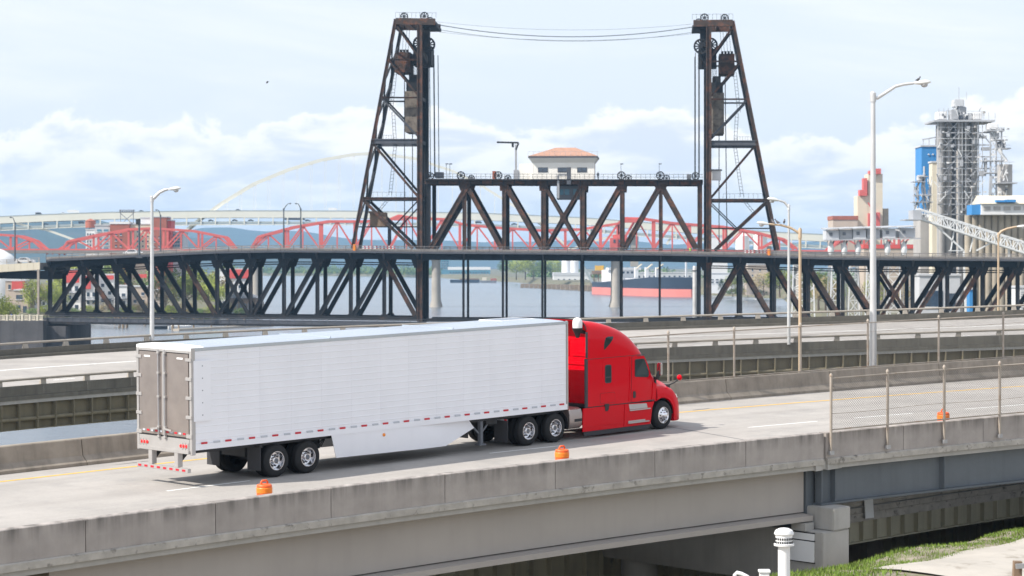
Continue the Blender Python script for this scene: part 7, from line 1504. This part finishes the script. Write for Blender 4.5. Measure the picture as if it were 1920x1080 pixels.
for x, d, h, k, l, wd in ((2, 640, 74, 0, 'bright green tree at the left edge above the seawall', 1.0), (14, 700, 52, 0, 'smaller spring-green tree right of the left-edge tree', 1.1), (60, 900, 66, 0, 'pale green birch-like tree left of the rusty pipe', 0.8), (76, 915, 58, 2, 'budding orange-tinged tree behind the pale birch', 0.9), (97, 905, 62, 0, 'light green tree just right of the rusty pipe', 0.8), (113, 912, 50, 0, 'low green tree under the first sloping truss member', 1.0), (141, 1010, 90, 0, 'green tree top above the red apartment house', 1.1), (186, 1020, 84, 1, 'dark green tree between the white apartment houses', 1.0), (204, 1030, 92, 0, 'green tree top above the tall white apartment house', 1.1), (310, 900, 60, 2, 'brown budding tree right of the grey street lamp', 1.1), (325, 960, 82, 1, 'mid-green tree two panels right of the street lamp', 1.1), (345, 930, 70, 0, 'yellow-green tree at the middle of the left span', 1.2), (368, 950, 86, 0, 'tall spring-green tree left of the crossed truss panel', 1.1), (392, 930, 60, 0, 'bright green tree beside the crossed truss panel', 1.2), (405, 960, 74, 2, 'bare budding tree behind the crossed truss panel', 1.0), (277, 965, 76, 1, 'dark green tree behind the grey lamp pole', 0.9), (425, 1020, 82, 1, 'green tree behind the red and white river house', 1.0)):
    tree(l, x, 590, d, h, k, wide=wd, group=GW)
GS = 'shrubs along the west bank'
for i in range(16):
    x = 60 + 26 * i; tree('low shrub on the west bank, %s in the row from the seawall' % ['first', 'second', 'third', 'fourth', 'fifth', 'sixth', 'seventh', 'eighth', 'ninth', 'tenth', 'eleventh', 'twelfth', 'thirteenth', 'fourteenth', 'fifteenth', 'sixteenth'][i], x, 590, 893 + (i % 3) * 6, 18 + 5 * (i % 3), [1, 0, 2][i % 3], zb=2.2, wide=1.7, group=GS, name='shrub')
GE = 'trees beyond the river bend'
for i, (x, d, h, k, l) in enumerate(((968, 2480, 38, 0, 'yellow-green tree at the tip of the river bend'), (985, 2500, 44, 0, 'taller green tree second from the river bend tip'), (1000, 2520, 42, 2, 'budding tree third from the river bend tip'), (1018, 2490, 36, 1, 'dark bare tree left of the cement works'), (1036, 2560, 40, 0, 'light tree behind the white cement shed'), (950, 2900, 34, 1, 'green tree left of the river bend tip'), (1352, 1500, 22, 3, 'small dark conifer behind the first right truss diagonal'), (1372, 1440, 32, 0, 'green tree on the bank right of the conifer'), (1392, 1420, 40, 0, 'spring-green tree at the first right truss vertical'), (1414, 1440, 30, 1, 'dark tree left of the beige annex'), (1432, 1300, 46, 2, 'budding tree before the beige annex'), (1462, 1250, 54, 0, 'green tree left of the slim lamp post'), (1535, 900, 74, 0, 'large spring-green tree between lamp posts and white legs'), (1548, 880, 66, 2, 'brownish budding tree beside the large spring-green tree'), (1560, 920, 60, 1, 'mid-green tree behind the white lattice legs'), (1640, 900, 66, 0, 'green tree behind the tall grey street lamp'), (1698, 905, 62, 0, 'green tree behind the crossed right truss panel'), (1690, 880, 50, 2, 'budding tree low behind the crossed right truss panel'))):
    tree(l, x, 560, d, h, k, zb=4.6, wide=1.25, group=GE)
for i, x in enumerate((1374, 1388, 1402, 1416, 1430)): tree('round bush on the grassy right river bank, %s from the left' % ['first', 'second', 'third', 'fourth', 'fifth'][i], x, 560, 1452 - 8 * i, 16 + (i % 2) * 5, [1, 0, 2, 0, 1][i], zb=1.5, wide=2.0, group='bushes on the right river bank', name='bush')
# the wooded far shore, read as one mass
def woods(name, label, pts, n, hmin, hmax, m, seed):
    r = random.Random(seed); mb = MB()
    for i in range(n):
        t = r.random() * (len(pts) - 1); k = int(t); f = t - k; a, b = pts[k], pts[min(k + 1, len(pts) - 1)]; x = a[0] + (b[0] - a[0]) * f; y = a[1] + (b[1] - a[1]) * f + r.uniform(0, 120); h = r.uniform(hmin, hmax); g = noise.noise(Vector((x / 35, y / 35, seed))) * 0.5 + 0.75; h *= max(.35, g)
        for j in range(26):
            p = Vector((x + r.gauss(0, h * .22), y + r.gauss(0, h * .22), 3 + h * (0.15 + 0.8 * r.random()))); w = r.uniform(.6, 1.5); u = Vector((r.uniform(-1, 1), r.uniform(-1, 1), r.uniform(-1, 1))).normalized(); v = u.orthogonal().normalized(); mb.add([p + u * w, p + v * w, p - u * w, p - v * w], [(0, 1, 2, 3)])
    return props(mb.build(name, m), label, 'woodland', kind='stuff')
woods('far_woodland', 'hazy green woodland along the far river bank', [(-480, 3900), (-330, 3820), (-240, 3720), (-160, 3520), (-105, 3360)], 420, 7, 16, m_leaf[1], 1); woods('far_woodland', 'paler spring woodland in front of the far bank trees', [(-470, 3895), (-330, 3815), (-240, 3715), (-160, 3515), (-105, 3350)], 160, 4, 9, m_leaf[0], 2); woods('far_woodland', 'wooded west shore between the two far bridges', [(-350, 3050), (-300, 2600), (-235, 1980), (-170, 1450)], 260, 6, 14, m_leaf[1], 3); woods('far_woodland', 'woodland inland behind the cement works', [(20, 2700), (120, 2600), (300, 2500), (480, 2300)], 200, 8, 18, m_leaf[1], 4)

# ------------------------------------------------------------------ haze
def haze(density):
    mb = MB(); mb.box((-9500, -420, -7), (9000, 11400, 215)); mt = bpy.data.materials.new('haze_air'); mt.use_nodes = True; nt = mt.node_tree; nt.nodes.clear()
    out = nt.nodes.new('ShaderNodeOutputMaterial'); v = nt.nodes.new('ShaderNodeVolumePrincipled'); v.inputs['Color'].default_value = (0.40, 0.68, 1.0, 1); v.inputs['Density'].default_value = density; v.inputs['Anisotropy'].default_value = 0.0
    nt.links.new(v.outputs[0], out.inputs['Volume']); o = mb.build('haze', mt); return props(o, 'thin pale haze filling the air over the river', 'haze', kind='stuff')
haze(0.00008)
